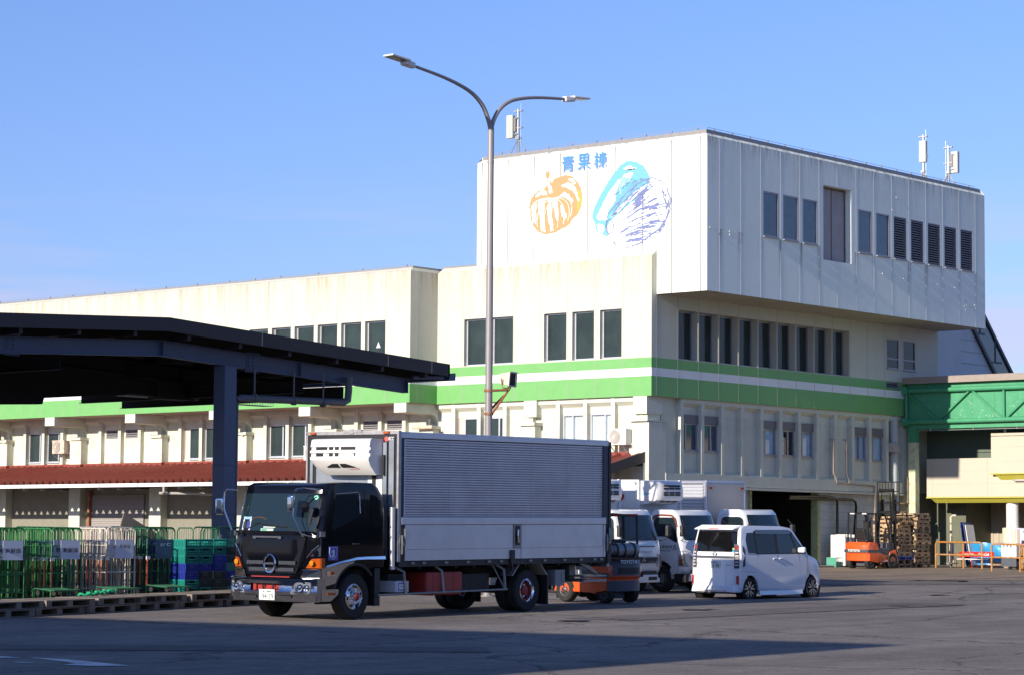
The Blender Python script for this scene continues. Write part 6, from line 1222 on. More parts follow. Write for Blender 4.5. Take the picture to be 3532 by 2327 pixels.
# ---------------------------------------------------------------- forklifts
M_fo = mat('forklift_orange', (.80, .105, .02), .3, coat=.5, var=.05, dirt=(.5, .08, .03), dscale=5, damt=.4); M_fg = mat('forklift_grey', (.07, .08, .10), .45, var=.08)
M_fb = mat('mast_black', (.02, .02, .022), .4, .3)
def forklift(label, px, py, hx, hy, lpg, mast_h=2.9, raise_=1.9, text_small=True):
    t = park('forklift', label, 'forklift', px, py, hx, hy, group='orange forklifts')
    cwh = 1.02 if lpg else .98
    pr = [(-.72, .30), (-.72, .55), (-.78, .62), (-.78, .86), (-.70, cwh), (-.28, cwh), (-.10, cwh-.06), (-.02, .60), (.3, .52), (.3, .30), (-.15, .22), (-.45, .26)]
    def wf(x, y, z): a = abs(y)/.54; return (x+(.14*a**3 if x < -.4 else 0), y, z)
    cw_ = hull('counterweight', pr, 1.08, M_fo, t, wf, (.6, .86), (-.4,), (-.45,-.3,0,.3,.45), bevel=.04)
    b = MB()
    def xr_(z): return -.72-.06*min(1, max(0, (z-.55)/.07)) if z < .86 else -.78+.08*(z-.86)/(cwh-.86)
    for (y0_, y1_, za, zb2) in (((-.53,.53,.88,1.0), (-.46,.46,.64,.88), (-.53,.53,.28,.52)) if lpg else ((-.53,.53,.60,.72),)): patch('grey_band', xr_, y0_, y1_, za, zb2, M_fg, t, -.012, 10, 2, wf)
    b.box(-.7, .05, -.548, -.541, .60, .70); b.box(-.7, .05, .541, .548, .60, .70)
    b.build('side_band', M_fg, t)
    if lpg: patch('radiator_opening', xr_, -.34, .34, .68, .82, M_blk, t, -.016, 8, 2, wf)
    zt_ = .915 if lpg else .625
    fw_ = frame((-.795 if lpg else -.80, .30, zt_), (0,-1,0), (0,0,1)); text('lettering', 'TOYOTA', 1, fw_, M_plate, t, width=.56, height=.085, bold=.03)
    b = MB(); b.box(-.02, .95, -.50, .50, .26, .52, 0); b.hexa([(.55,-.53,.24),(1.18,-.53,.24),(1.18,.53,.24),(.55,.53,.24),(.62,-.53,.62),(1.0,-.53,.70),(1.0,.53,.70),(.62,.53,.62)], 0); b.box(-.02, .6, -.53, .53, .24, .34, 0); b.build('chassis', M_fo, t, bevel=.03)
    b = MB(); b.box(-.15, .62, -.52, .52, .52, .76, 0); b.box(-.45, .0, -.2, .2, .1, .3, 0); b.box(.5, .95, -.48, .48, .62, .95, 0); b.build('side_cover', M_fg, t, bevel=.02)
    if not lpg:
        for i, ch in enumerate('長塚青果株'): text('lettering', ch, 1, frame((.02+.10*i, -.5325, .255), (1,0,0), (0,0,1)), M_plate, t, width=.085, height=.07, bold=.01)
    else: text('lettering', 'R R S', 1, frame((.9, .5325, .26), (-1,0,0), (0,0,1)), M_ink, t, width=.34, height=.07, bold=.03); text('lettering', '15', 1, frame((.35, .523, .66), (-1,0,0), (0,0,1)), M_plate, t, width=.12, height=.08, bold=.03)
    b = MB(); b.box(-.38, .05, -.24, .24, .98, 1.10); b.hexa([(-.42,-.24,1.08),(-.30,-.24,1.08),(-.30,.24,1.08),(-.42,.24,1.08),(-.50,-.2,1.45),(-.40,-.2,1.48),(-.40,.2,1.48),(-.50,.2,1.45)]); b.build('seat', M_blk, t, bevel=.03, rec=True)
    b = MB(); b.tube([(.75,0,.9), (.48,0,1.18)], .03, 6); n = 14; b.tube([(.46+.07*math.sin(2*math.pi*k/n), .16*math.cos(2*math.pi*k/n), 1.20+.14*math.sin(2*math.pi*k/n)) for k in range(n+1)], .013, 5, caps=False); b.build('steering_wheel', M_blk, t)
    b = MB(); zr_ = 2.02
    for s in (1, -1):
        b.tube([(-.62, s*.44, .9), (-.56, s*.46, zr_-.02), (.25, s*.46, zr_+.02), (.42, s*.46, zr_-.02), (.62, s*.47, 1.5), (.72, s*.47, .95), (.85, s*.47, .62)], .033, 8)
        b.tube([(-.15, s*.48, .8), (-.12, s*.46, zr_)], .035, 8)
    for x in (-.56, -.36, -.16, .04, .24): b.tube([(x, -.46, zr_), (x, .46, zr_)], .022, 6)
    b.box(-.60, -.52, -.46, .46, zr_-.03, zr_+.03); b.build('overhead_guard', M_fb, t, smooth=True)
    b = MB(); b.box(-.608, -.60, -.40, -.2, zr_-.02, zr_+.02, 0); b.box(-.608, -.60, .15, .35, zr_-.02, zr_+.02, 0); b.build('rear_lamp', M_red if lpg else M_plate, t)
    mh = mast_h; b = MB()
    for s in (1, -1): b.box(1.08, 1.20, s*.38-.04, s*.38+.04, .08, mh*.72); b.box(1.10, 1.19, s*.30-.03, s*.30+.03, raise_-.2, mh); b.tube([(1.04, s*.26, .3), (1.04, s*.26, mh-.15)], .035, 8, 1)
    for z in (.3, 1.2, mh*.70): b.box(1.08, 1.20, -.38, .38, z-.05, z+.05)
    b.box(1.10, 1.19, -.30, .30, mh-.08, mh); b.build('mast', [M_fb, M_chr], t)
    rz = raise_; b = MB(); b.box(1.22, 1.27, -.48, .48, rz, rz+.06); b.box(1.22, 1.27, -.48, .48, rz+.35, rz+.41)
    b.tube([(1.25,-.50,rz), (1.25,-.50,rz+1.15), (1.25,.50,rz+1.15), (1.25,.50,rz), (1.25,-.5,rz)], .028, 6)
    for k in range(7): y = -.40+.133*k; b.tube([(1.25,y,rz+.80), (1.25,y,rz+1.15)], .014, 5)
    b.tube([(1.25,-.5,rz+.80), (1.25,.5,rz+.80)], .02, 5); b.build('load_backrest', M_fb, t)
    b = MB()
    for s in (1, -1): b.box(1.27, 1.31, s*.28-.05, s*.28+.05, rz-.1, rz+.5); b.box(1.27, 2.25, s*.28-.05, s*.28+.05, rz-.12, rz-.08)
    b.build('fork_tine', M_fb, t)
    for s in (1, -1): wheel(t, .80, s*.54, .29, .2, s, 'steel'); wheel(t, -.42, s*.47, .23, .16, s, 'steel')
    if lpg:
        b = MB(); b.T = Matrix.Translation((-.62, 0, 1.22)); b.lathe([(.001,-.42), (.10,-.41), (.15,-.36), (.165,-.30), (.165,.30), (.15,.36), (.10,.41), (.001,.42)], (0,0,0), 'y', 24, 0); b.lathe([(.10,.38),(.12,.50),(.09,.5)], (0,0,0), 'y', 16, 0)
        tk = b.build('gas_bottle', mat('gas_bottle_grey', (.30, .31, .33), .45, .5, dirt=(.18, .15, .12), dscale=8, damt=.8), t, smooth=True)
        b = MB()
        for y in (-.2, .12, .36): b.lathe([(.17,-.022+y),(.182,-.022+y),(.182,.022+y),(.17,.022+y)], (-.62,0,1.22), 'y', 20)
        b.box(-.80, -.40, -.45, .5, 1.02, 1.06); b.box(-.66, -.58, -.4, -.3, .95, 1.04); b.tube([(-.62,.48,1.22), (-.5,.55,1.15), (-.4,.5,1.0)], .02, 6); b.build('bottle_cradle', M_blk, tk)
        b = MB(); b.box(-.58, -.50, .40, .56, 1.9, 2.04); b.build('rear_lamp', M_red, t)
    else:
        b = MB(); b.tube([(.3,.3,1.95), (.2,.2,1.6), (.22,.2,1.3)], .05, 8); b.box(.12, .3, .1, .3, 1.5, 1.75); b.build('hose_reel', M_blk, t)
    return t
forklift('orange and grey gas forklift half hidden behind the black truck', -23.05, -16.25, .12, .99, True, 2.2, .3)
forklift('orange electric forklift with raised mast beside the pallet stacks', 10.1, -2.35, 1.0, -.09, False, 2.95, 2.05)
# ================================================================ yard clutter
M_wood = mat('grey_pallet_wood', (.23, .19, .15), .85, var=.25, vscale=6, dirt=(.1, .08, .06), dscale=4, damt=.6)
M_wood2 = mat('fresh_pallet_wood', (.50, .34, .19), .8, var=.2, vscale=5, dirt=(.25, .15, .08), dscale=4, damt=.5)
M_wood3 = mat('brown_pallet_wood', (.34, .24, .15), .8, var=.25, vscale=5, dirt=(.14, .1, .07), dscale=4, damt=.6)
M_plb = mat('blue_pallet_plastic', (.03, .12, .42), .5)
def pallet(name, L_, D_, m, style=0, h=.145):
    b = MB(); n = 7
    bw_ = .155 if style == 0 else .10
    for i in range(n): y = -D_/2+(D_-bw_)*i/(n-1); b.box(-L_/2, L_/2, y, y+bw_, h-.022, h)
    for i in range(3): y = -D_/2+(D_-.09)*i/2; b.box(-L_/2, L_/2, y, y+.09, 0, .02)
    if style == 0:
        for x in (-L_/2, -.07*L_, L_/2-.16): b.box(x, x+.16 if x < L_/2-.2 else L_/2, -D_/2, D_/2, .02, h-.022)
    elif style == 1:
        for x in (-L_/2, -.05, L_/2-.10):
            for y in (-D_/2, -.05, D_/2-.10): b.box(x, x+.10, y, y+.10, .02, h-.022)
        b.box(-L_/2, L_/2, -D_/2, -D_/2+.02, h-.05, h-.022)
    else:
        for x in (-L_/2, -.03, L_/2-.06): b.box(x, x+.06, -D_/2, D_/2, .07, h-.022); b.box(x, x+.06, -D_/2, -D_/2+.2, .02, .07); b.box(x, x+.06, -.12, .12, .02, .07); b.box(x, x+.06, D_/2-.2, D_/2, .02, .07)
        for s in (-1, 1): b.box(-L_/2, L_/2, s*D_/2-(.03 if s > 0 else 0), s*D_/2+(.03 if s < 0 else 0), .075, h-.022); 
        for x in (-L_/2, -.12, L_/2-.2): b.box(x, x+.2, -D_/2, -D_/2+.03, .02, .075)
    return b.build(name, m)
base = pallet('pallet', 1.48, 1.15, M_wood, 0); k = 0
ang = R(10.6); dxy = Vector((math.cos(ang), math.sin(ang))); nrm = Vector((-dxy.y, dxy.x))
ORD = ['leftmost', 'second from the left', 'third from the left', 'fourth from the left', 'fifth from the left', 'sixth from the left', 'seventh from the left']
for layer in (0, 1):
    for i in range(7):
        p = Vector((-38.4, -13.9)) + dxy*(1.53*i+(.30 if layer else 0)+.04*math.sin(i*3+layer)) + nrm*(.6+.05*math.sin(i*2.3+layer))
        o = base if k == 0 else base.copy()
        if k: COL.objects.link(o)
        o.location = (p.x, p.y, zg(p.x, p.y)+.003+layer*.150); o.rotation_euler = (R(.3), R(-.62), ang+R(1.2*math.sin(i+layer*2)))
        tag(o, ('top' if layer else 'bottom') + ' layer grey wooden pallet, ' + ORD[i] + ' in the row under the canopy edge', 'pallet', 'grey pallets lining the canopy edge'); k += 1
# pallet stacks by the electric forklift
pts_ = [pallet('pallet', 1.04, 1.04, m, s) for m, s in ((M_wood2, 2), (M_wood3, 1), (M_wood3, 2), (M_plb, 1))]; used_ = set(); n_ = 0
LAY = ['bottom', 'second', 'third', 'fourth', 'fifth', 'sixth', 'seventh', 'eighth', 'ninth', 'tenth', 'eleventh', 'twelfth', 'thirteenth', 'top']
for si, (x, y, nl) in enumerate(((12.55, -1.92, 13), (13.68, -2.02, 14))):
    for j in range(nl):
        kind = 3 if (si == 0 and j == 2) else (0 if (si == 0 and j > 7) else random.choice((1, 2, 1, 2, 0)))
        o = pts_[kind] if kind not in used_ else pts_[kind].copy()
        if kind in used_: COL.objects.link(o)
        used_.add(kind); o.location = (x+random.uniform(-.05, .05), y+random.uniform(-.05, .05), .003+zg(x, y)+.1475*j); o.rotation_euler = (0, 0, R(random.uniform(-3, 3)) + (math.pi/2 if random.random() < .3 else 0))
        col_ = 'blue plastic' if kind == 3 else ('fresh orange brown' if kind == 0 else 'weathered brown')
        tag(o, '%s pallet, %s from the ground in the %s stack by the green column' % (col_, LAY[min(j, 12)] if j < nl-1 else 'highest', 'left' if si == 0 else 'right'), 'pallet', 'pallets stacked by the electric forklift')
for i, q in enumerate(pts_):
    if i not in used_: bpy.data.objects.remove(q)

# ---- roll carts
M_cg = mat('green_cart_paint', (.02, .18, .05), .45, var=.2, vscale=6, dirt=(.2, .14, .08), dscale=12, damt=.5); M_cw = mat('white_cart_paint', (.62, .57, .50), .5, var=.1, dirt=(.3, .14, .07), dscale=9, damt=.8)
M_cd = mat('dark_green_cart_paint', (.015, .11, .05), .45, var=.2, dirt=(.05, .05, .03), dscale=9); M_ord = mat('orange_strap_bar', (.78, .14, .05), .5, var=.1); M_sign = mat('sign_white', (.62, .66, .76), .5); M_signb = mat('sign_navy', (.05, .08, .16), .5)
def cart_mesh(m, sign, strap, label_kind):
    t = thing('roll_cart', label_kind, 'roll cart'); w, h, d = .78, 1.68, .55
    b = MB(); r = .10; P_ = [(0,0,.16), (0,0,h-r)]+[(r-r*math.cos(R(a)), 0, h-r+r*math.sin(R(a))) for a in (30, 60, 90)]+[(w-r+r*math.sin(R(a)), 0, h-r+r*math.cos(R(a))) for a in (0, 30, 60, 90)]+[(w,0,.16)]
    b.tube(P_, .017, 7)
    for z in (.35, .72, 1.08, 1.30): b.tube([(0,0,z), (w,0,z)], .012, 5)
    for i in range(1, 5): x = w*i/5; b.tube([(x,0,.35), (x,0,1.30)], .006, 4)
    for i in range(1, 9): x = w*i/9; b.tube([(x,0,1.30), (x,0,h-.005)], .006, 4)
    b.build('end_frame', m, t)
    for s, x in (('l', 0), ('r', w)):
        b = MB(); b.tube([(x,0,.16), (x,0,h-r), (x,.06,h-.02), (x,d-.06,h-.02), (x,d,h-r), (x,d,.16)], .015, 6)
        for z in (.35, .72, 1.08, 1.30): b.tube([(x,0,z), (x,d,z)], .010, 5)
        for i in range(1, 7): y = d*i/7; b.tube([(x,y,1.08 if i % 2 else .35), (x,y,h-.02)], .006, 4)
        b.build('side_frame', m, t)
    b = MB(); b.box(0, w, .02, d, .14, .17)
    for i in range(9): b.box(0, w, .06*i, .06*i+.02, .17, .18)
    b.build('base', M_cd, t)
    for (x, y) in ((.05,.06),(w-.05,.06),(.05,d-.06),(w-.05,d-.06)): b = MB(); b.lathe([(.001,-.015),(.06,-.015),(.062,0),(.06,.015),(.001,.015)], (x, y, .064), 'x', 12); b.box(x-.02, x+.02, y-.02, y+.02, .10, .15); b.build('caster', M_tyre, t)
    if sign:
        b = MB(); b.box(.22, .22+.50, -.032, -.024, 1.02 if sign != 'navy' else 1.0, 1.42); s_ = b.build('sign_board', M_signb if sign == 'navy' else M_sign, t)
        if sign == 'navy': text('sign_text', '3V 仁', 1, frame((.34, -.0335, 1.27), (1,0,0), (0,0,1)), M_sign, s_, width=.3, height=.08, bold=.02)
        elif sign == 'full': text('sign_text', '新鮮畑', 1, frame((.28, -.0335, 1.16), (1,0,0), (0,0,1)), M_ink, s_, width=.38, height=.105, bold=.01)
        else: text('sign_text', '新鮮畑', 1, frame((.34, -.0335, 1.24), (1,0,0), (0,0,1)), M_ink, s_, width=.28, height=.08)
    if strap: b = MB(); b.tube([(-.012,-.03,.42), (-.012,-.03,.98), (.01,-.02,1.0)], .018, 6); b.build('strap_bar', M_ord, t); b = MB(); b.box(-.03, .06, -.04, .0, .98, 1.05); b.build('latch', M_plate, t)
    return t
def nest(x0, y0, n, m, sign, strap, col_, group, step=.20):
    t0 = None
    for i in range(n):
        lab = ('front %s roll cart of its nest, %s' % (col_, sign_word(sign)) if i == 0 else '%s roll cart, %s behind the front, %s' % (col_, ('first', 'second', 'third', 'fourth', 'fifth', 'sixth', 'seventh')[i-1], group[1]))
        if i < 2:
            t = cart_mesh(m, sign, strap, lab); t0 = t
        else: t = dup(t0)
        x, y = x0+.012*math.sin(i*4)+.02*i, y0+step*i+(.05 if i else 0); t.location = (x, y, zg(x, y)); t.rotation_euler = (0, 0, R(-2+1.5*math.sin(i*2.1))); tag(t, lab, 'roll cart', group[0])
def sign_word(s): return {'full': 'with a big white lettered board', 'half': 'with a white board lettered small', 'navy': 'with a navy board', None: 'without a board'}[s]
nest(-36.44, -10.80, 8, M_cg, 'full', True, 'green', ('nested roll carts', 'in the leftmost nest'))
nest(-34.88, -10.75, 8, M_cg, 'full', True, 'bright green', ('nested roll carts', 'in the nest left of the white carts'))
nest(-33.36, -10.72, 7, M_cw, 'half', True, 'rusty white', ('nested roll carts', 'in the white nest'), .17)
nest(-32.06, -10.55, 8, M_cd, 'navy', True, 'dark green', ('nested roll carts', 'in the nest left of the crates'))
nest(-38.1, -10.9, 6, M_cg, None, True, 'plain green', ('nested roll carts', 'at the left picture edge'))
nest(-30.35, -10.15, 1, M_cd, None, False, 'tall dark green', ('nested roll carts', 'x')); nest(-29.50, -10.0, 1, M_cd, None, False, 'empty dark green', ('nested roll carts', 'x'))
for o in [o for o in COL.objects if o.name.startswith('roll_cart') and o.parent is None]:
    if o['label'].startswith('front tall'): o['label'] = 'dark green roll cart standing right behind the middle of the crate stacks'
    if o['label'].startswith('front empty'): o['label'] = 'dark green roll cart between the crates and the black truck cab'
# ---- produce crates
M_ct = mat('teal_crate_plastic', (.008, .22, .18), .45); M_cb = mat('blue_crate_plastic', (.012, .03, .26), .45); M_ck = mat('dark_crate_plastic', (.02, .035, .035), .5); M_cl = mat('light_green_rim', (.15, .4, .15), .5)
def crate(m, L_=.50, W_=.395, h=.176):
    b = MB(); t_ = .008
    b.box(0, W_, 0, L_, 0, .01); b.box(0, W_, 0, t_*1.6, h-.03, h); b.box(0, W_, L_-t_*1.6, L_, h-.03, h); b.box(0, t_*1.6, 0, L_, h-.03, h); b.box(W_-t_*1.6, W_, 0, L_, h-.03, h)
    b.box(.012, W_-.012, .014, .018, .01, h-.03) if m is M_ck or m is M_cb else None; b.box(.014, .018, .014, L_-.014, .01, h-.03)
    for i in range(9): x = (W_-.014)*i/8; b.box(x, x+.014, 0, .012, 0, h-.03) if not (2 < i < 6) else b.box(x, x+.014, 0, .012, 0, h*.45)
    for i in range(11): y = (L_-.012)*i/10; b.box(0, .010, y, y+.012, 0, h-.03)
    for z in (.04, .085): b.box(0, W_, 0, .010, z, z+.012); b.box(0, .009, 0, L_, z, z+.012)
    b.box(W_*.35, W_*.65, -.006, .012, h*.45, h*.56)
    return tag(b.build('crate', m, None), '', 'crate')
cproto = {m.name: crate(m) for m in (M_ct, M_cb, M_ck)}; cused = set()
cols_ = [['t','t','t','b','b','t','t','t'], ['t','t','k','k','b','t','t','t'], ['t','k','k','k','b','b','t','t'], ['t','t','k','b','t','k','k','t']]
NM = {'t': (M_ct, 'teal'), 'b': (M_cb, 'deep blue'), 'k': (M_ck, 'dark')}
for ci, stack in enumerate(cols_):
    for j, c in enumerate(stack):
        m, nm = NM[c]; o = cproto[m.name] if m.name not in cused else cproto[m.name].copy()
        if m.name in cused: COL.objects.link(o)
        cused.add(m.name); x = -31.33+.412*ci; y = -11.0+.03*math.sin(ci*3); zz = zg(x, y)+.004+.1775*j
        o.location = (x+.008*math.sin(j*5+ci), y+.012*math.sin(j*3+ci), zz); o.rotation_euler = (0, 0, R(1.2*math.sin(j*2+ci)))
        tag(o, '%s plastic produce crate, %s from the ground in the %s of four stacks' % (nm, LAY[j] if j < 7 else 'eighth', ('leftmost', 'second', 'third', 'rightmost')[ci]), 'crate', 'stacked produce crates')
dk = None  # crate block added as a dark backdrop for the see-through carts
for ci in range(14):
    for j in range(7):
        if dk is None: dk = crate(M_ck, .62, .52, .18); o = dk
        else: o = dk.copy(); COL.objects.link(o)
        x = -35.2+.54*ci; y = -8.35+.05*math.sin(ci*2.2); o.location = (x, y, zg(x, y)+.004+.184*j); o.rotation_euler = (0, 0, R(1.5*math.sin(j+ci)))
        tag(o, 'dark plastic crate added behind the roll carts to darken the background', 'crate', 'dark crates added behind the roll carts')
b = MB(); b.poly([(-32.2,-9.7,.8), (-32.05,-9.75,1.42), (-30.95,-9.9,.85), (-30.9,-9.9,.4), (-32.2,-9.8,.3)], (0,.03,0)); tag(b.build('leaning_board', mat('tan_board', (.16, .14, .11), .8)), 'tan board leaning behind the crates beside the canopy column', 'board')
# things lying on the pallets
b = MB()
for k in range(4): n = 18; b.tube([(-35.15+.26*k+.16*math.cos(2*math.pi*i/n), -12.2+.10*math.sin(2*math.pi*i/n)+.05*k, zg(-35,-12.2)+.33+.02*k+.018*math.sin(i*1.4+k)) for i in range(n+1)], .022, 5)
tag(b.build('strap_coil', mat('green_strap', (.03, .42, .18), .35), smooth=True), 'coiled green strap lying on the grey pallets before the white carts', 'strap')
for (x, y, lab) in ((-33.9, -11.7, 'dark green folded cart base lying before the white roll carts'), (-35.6, -11.75, 'dark green folded cart base lying behind the coiled strap'), (-32.3, -11.5, 'dark green folded cart base lying before the dark green roll carts')):
    t = thing('cart_base', lab, 'cart base', (x, y, zg(x, y)+.30), (0, 0, R(8)), 'loose cart bases')
    b = MB(); b.tube([(0,0,.1), (.8,0,.1), (.8,.55,.14), (0,.55,.14), (0,0,.1)], .015, 6)
    for i in range(12): b.tube([(.8*i/12, 0, .1), (.8*i/12, .55, .14)], .006, 4)
    for i in range(5): b.tube([(0, .11*i, .1+.008*i), (.8, .11*i, .1+.008*i)], .006, 4)
    b.build('grid', M_cd, t)
    for (u, v) in ((.06,.05),(.74,.05),(.06,.5),(.74,.5)): b = MB(); b.lathe([(.001,-.015),(.055,-.015),(.055,.015),(.001,.015)], (u, v, .05), 'x', 10); b.build('caster', M_tyre, t)
# ---- guard rails
M_rail = mat('worn_orange_rail', (.40, .17, .03), .55, var=.15, dirt=(.42, .38, .34), dscale=5, damt=1.0)
def rail(label, pts, h, r=.036):
    t = thing('guard_rail', label, 'guard rail', group='worn orange guard rails'); g0 = [(x, y, zg(x, y)) for x, y in pts]
    a, c = Vector(g0[0]), Vector(g0[-1]); d = (c-a).normalized(); b = MB(); rr = .10; up = Vector((0,0,1))
    b.tube([a, a+up*(h-rr), a+up*(h-rr*.3)+d*rr*.3, a+up*h+d*rr, c+up*h-d*rr, c+up*(h-rr*.3)-d*rr*.3, c+up*(h-rr), c], r, 12); b.build('hoop', M_rail, t, smooth=True)
    b = MB(); b.tube([a+up*h*.52, c+up*h*.52], r*.9, 10); b.build('middle_bar', M_rail, t, smooth=True)
    for p in g0[1:-1]: b = MB(); b.tube([Vector(p), Vector(p)+up*h], r, 10); b.build('post', M_rail, t, smooth=True)
    return t
rail('worn orange pipe guard rail in front of the pale green door', [(13.75,-3.05), (13.51,-4.38), (13.28,-5.30)], .98)
rail('worn orange pipe guard rail cut by the right picture edge', [(10.46,-7.31), (10.15,-8.62), (9.8,-10.3)], .98)
rail('worn orange pipe guard rail behind the one at the right edge', [(11.6,-7.9), (11.2,-9.2), (10.9,-10.5)], .92)
# ---- bench, tarp, boards, small things by the cream building
t = thing('bench', 'red bench with white script on its backrest behind the guard rail', 'bench', (15.3, -3.72, 0))
M_rb = mat('bench_red', (.50, .012, .015), .35)
for yy_, nm in ((0, 'seat'),):
    b = MB(); b.box(-.05, .32, -.76, .76, .32, .36); b.build('seat', M_rb, t, bevel=.01); b = MB(); b.box(-.055, -.05, -.72, .72, .325, .355); b.build('seat_edge', M_plate, t)
b = MB(); b.box(.30, .34, -.76, .76, .42, .62); bk = b.build('backrest', M_rb, t, bevel=.01); text('script', 'Coca-Cola', 1, frame((.295, -.08, .47), (0,-1,0), (0,0,1)), M_plate, bk, width=.48, height=.11, shear=.45, bold=.02); text('script', 'Coca-Cola', 1, frame((.295, .60, .47), (0,-1,0), (0,0,1)), M_plate, bk, width=.48, height=.11, shear=.45, bold=.02)
for y in (-.66, 0, .66): b = MB(); b.tube([(-.03,y,.32), (-.05,y,.02), (.35,y,.02), (.32,y,.45)], .014, 6); b.build('leg', M_rb, t)
b = MB(); tp = []; n1, n2 = 16, 8
for i in range(n1+1):
    for j in range(n2+1): y = -3.10-1.7*i/n1; tp.append((16.1-.02*math.sin(i*1.3+j)-.05*math.sin(j*.9+i*.35)+.25*(1-j/n2), y, .12+.84*j/n2-.02*math.sin(i*.8)*(j == n2)))
b.add(tp, [(i*(n2+1)+j, (i+1)*(n2+1)+j, (i+1)*(n2+1)+j+1, i*(n2+1)+j+1) for i in range(n1) for j in range(n2)]); 
tag(b.build('tarpaulin', mat('blue_tarp', (.04, .30, .62), .35, var=.12, vscale=9), smooth=True), 'bright blue tarpaulin covering goods behind the red bench', 'tarpaulin')
b = MB(); b.box(16.35, 17.0, -4.75, -3.12, 0, .93); tag(b.build('covered_goods', M_wood3, bevel=.02), 'brown wooden goods stacked under the blue tarpaulin', 'goods')
for i, (y, c_, lab) in enumerate(((-2.98, (.02, .05, .25), 'dark blue board'), (-3.12, (.06, .1, .2), 'navy board'), (-3.20, (.7, .7, .68), 'white edged board'))):
    b = MB(); b.hexa([(15.9,y-.14,.1),(16.5,y-.14,.1),(16.5,y-.11,.1),(15.9,y-.11,.1),(15.9,y+.12,1.75-.05*i),(16.5,y+.12,1.75-.05*i),(16.5,y+.15,1.75-.05*i),(15.9,y+.15,1.75-.05*i)]); tag(b.build('leaning_board', mat('board_%d' % i, c_, .5)), lab + ' leaning upright between the bollard and the blue tarpaulin', 'board')
t = thing('pipe_bollard', 'cream pipe post with ribbed base before the pale green door', 'post', (15.6, -2.62, 0)); b = MB(); b.tube([(0,0,0), (0,0,1.95), (.02,-.08,2.0), (.05,-.2,2.0)], .05, 10); b.build('pipe', M_cream, t, smooth=True)
b = MB(); [b.tube([(.10*math.cos(a), .10*math.sin(a), .18), (.10*math.cos(a), .10*math.sin(a), .98)], .03, 8) for a in (0, 1.57, 3.14, 4.71)]; b.box(-.2, .2, -.2, .2, .15, .19); b.build('guard', M_cream, t)
t = thing('flat_trolley', 'pale lavender tubular trolley with a panelled back at the right edge', 'trolley', (13.6, -6.35, zg(13.6,-6.35)), (0, 0, R(-90))); M_lav = mat('lavender_paint', (.55, .56, .82), .4)
b = MB(); b.tube([(0,0,.2), (0,0,1.38), (.04,0,1.46), (.12,0,1.5), (1.3,0,1.5), (1.4,0,1.4), (1.4,0,.2)], .022, 8); b.tube([(.22,0,.2), (.22,0,1.5)], .012, 6); b.tube([(0,0,.95), (1.4,0,.95)], .015, 6); b.build('frame', M_lav, t)
b = MB(); b.box(.36, .80, -.01, .01, .92, 1.48, 0); b.box(.42, .74, -.016, -.008, .95, 1.08, 1); b.box(.50, .64, -.016, -.008, 1.37, 1.42, 1); b.build('back_panel', [M_lav, M_blk], t)
b = MB(); b.box(0, 1.4, -.02, .9, .2, .25); b.lathe([(.001,-.02),(.1,-.02),(.1,.02),(.001,.02)], (.2, .1, .1), 'x', 14); b.lathe([(.001,-.02),(.1,-.02),(.1,.02),(.001,.02)], (1.2, .1, .1), 'x', 14); b.build('deck', M_fg, t)
t = thing('waste_bin', 'white lettered bin with dark wheels behind the right guard rail', 'bin', (13.2, -6.15, zg(13.2,-6.15))); b = MB(); b.box(0, .5, -.62, 0, .28, .98); b.build('body', M_plate, t, bevel=.02); b = MB(); b.box(-.004, .5, -.62, 0, .12, .45); b.lathe([(.001,-.03),(.12,-.03),(.12,.03),(.001,.03)], (.1, -.3, .12), 'y', 14); b.build('base', M_fg, t)
for i, ch in enumerate('長青果'): text('bin_text', ch, 1, frame((-.004, -.06-.14*i, .80), (0,-1,0), (0,0,1)), M_ink, t, width=.11, height=.10)
text('bin_text', '㊙', 1, frame((-.004, -.1, .6), (0,-1,0), (0,0,1)), M_ink, t, width=.16, height=.14) if False else None
# ---- discarded outdoor units and slabs beside the doorway
for k, (x, w_, h_, lab) in enumerate(((11.05, .10, 1.22, 'white slab standing alone left of the discarded outdoor unit'), (11.38, .12, 1.24, 'white slab touching the discarded outdoor unit'), (12.62, .10, 1.15, 'white slab right of the discarded outdoor unit'))):
    b = MB(); b.box(x, x+w_, -.75, -.1, .06, h_); tag(b.build('white_slab', M_acw, bevel=.01), lab, 'slab', 'white slabs by the block wall')
t = thing('outdoor_unit', 'discarded grey outdoor unit with two cream fan cowls by the block wall', 'outdoor unit', (11.55, -.35, .06)); b = MB(); b.box(0, .95, -.2, .22, .12, 1.18); b.build('casing', mat('unit_grey', (.34, .36, .42), .5, var=.05), t, bevel=.015)
for z in (.22, .72): b = MB(); b.hexa([(.30,-.45,z),(.80,-.45,z),(.80,-.2,z),(.24,-.2,z),(.30,-.45,z+.42),(.80,-.45,z+.42),(.80,-.2,z+.46),(.24,-.2,z+.46)]); c_ = b.build('fan_cowl', M_acw, t, bevel=.04, seg=3); g = MB(); [g.box(.34+.042*i, .345+.042*i, -.458, -.450, z+.03, z+.39) for i in range(11)]; [g.box(.33, .78, -.459, -.451, z+.04+.042*i, z+.046+.042*i) for i in range(9)]; g.box(.33, .78, -.451, -.4495, z+.03, z+.39); g.build('grille', M_fan, c_)
b = MB(); b.box(11.3, 12.6, -.8, .1, 0, .055); tag(b.build('timber_base', M_wood3), 'low timber base under the discarded outdoor unit', 'timber')
t_ = crate(M_ct, .45, .62, .36); t_.location = (10.6, -.65, zg(10.6, -.65)+.01); t_['label'] = 'pale green crate on the ground at the doorway edge'; t_.data = t_.data.copy(); t_.data.materials[0] = mat('pale_green_crate', (.10, .38, .28), .5)
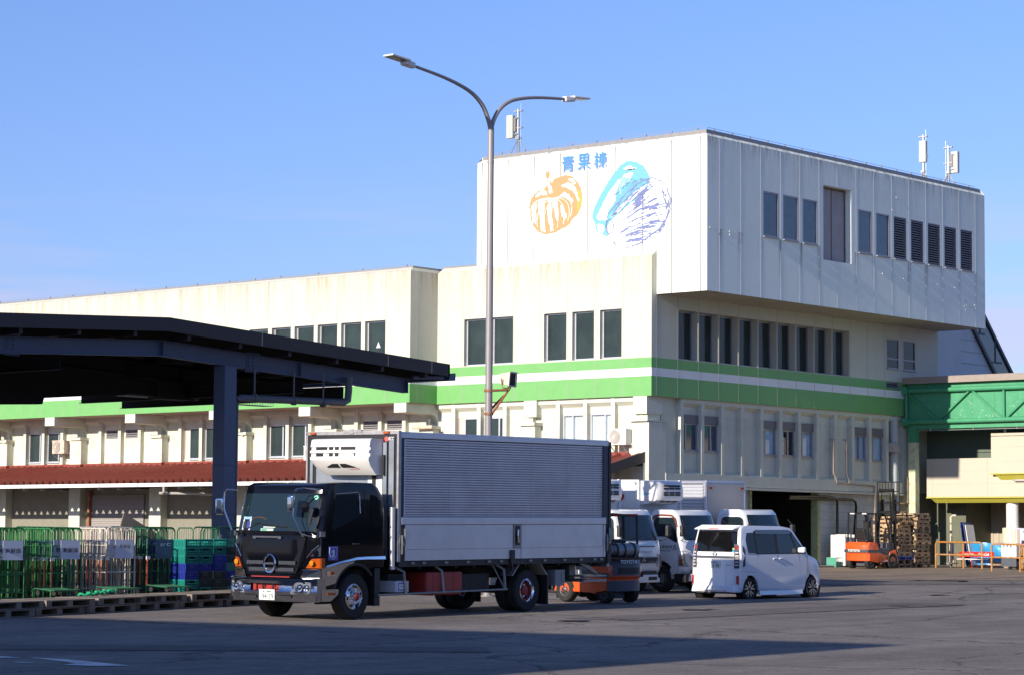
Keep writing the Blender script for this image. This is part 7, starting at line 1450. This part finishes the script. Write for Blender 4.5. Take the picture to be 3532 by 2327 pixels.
for i, (x, y, w_, h_, lab) in enumerate(((9.3, 3.6, .7, .75, 'large cardboard box in the dark doorway'), (10.0, 2.6, .6, .45, 'low cardboard box near the right side of the doorway'))):
    b = MB(); b.box(x, x+w_, y, y+.5, -.02, h_); b.box(x+w_/2-.03, x+w_/2+.03, y-.003, y, 0, h_); tag(b.build('cardboard_box', mat('cardboard', (.36, .25, .15), .8, var=.08), bevel=.008), lab, 'cardboard box')
# small litter on the asphalt
t = MB(); random.seed(3)
for i in range(46):
    x, y = random.uniform(-34, 4), random.uniform(-26, -9); s = random.uniform(.015, .05); a = random.uniform(0, 6); z = zg(x, y)+.006
    q = [(x+s*math.cos(a+u)*(.6+random.random()*.6), y+s*math.sin(a+u)*(.6+random.random()*.6), z) for u in (0, 1.6, 3.1, 4.7)]; t.add(q, [(0,1,2,3)])
t = t.build('leaf_litter', mat('dry_leaf', (.30, .22, .12), .9, var=.3)); t['kind'] = 'stuff'; t['label'] = 'scattered dry leaf scraps and grit on the asphalt yard'; t['category'] = 'litter'

# every loose piece of these parts becomes a part of its own
def split_loose(o):
    bm = bmesh.new(); bm.from_mesh(o.data); left = set(bm.verts); groups = []
    while left:
        v = left.pop(); st = [v]; g = {v}
        while st:
            for e in st.pop().link_edges:
                for w in e.verts:
                    if w in left: left.discard(w); g.add(w); st.append(w)
        groups.append(g)
    if len(groups) > 1:
        for g in groups:
            idx = {v: i for i, v in enumerate(g)}; fs = [f for f in bm.faces if f.verts[0] in g]
            me = bpy.data.meshes.new(o.name.split('.')[0]); me.from_pydata([tuple(v.co) for v in g], [], [[idx[v] for v in f.verts] for f in fs])
            for m_ in o.data.materials: me.materials.append(m_)
            me.polygons.foreach_set('material_index', [f.material_index for f in fs])
            n_ = o.copy(); n_.data = me; COL.objects.link(n_)
        bm.free(); bpy.data.objects.remove(o); return
    bm.free()
for o in list(COL.objects):
    if o.type == 'MESH' and o.name.split('.')[0] in ('corner_panel', 'corner_chrome', 'wheel_guard', 'panel_board', 'white_highlight_'): split_loose(o)
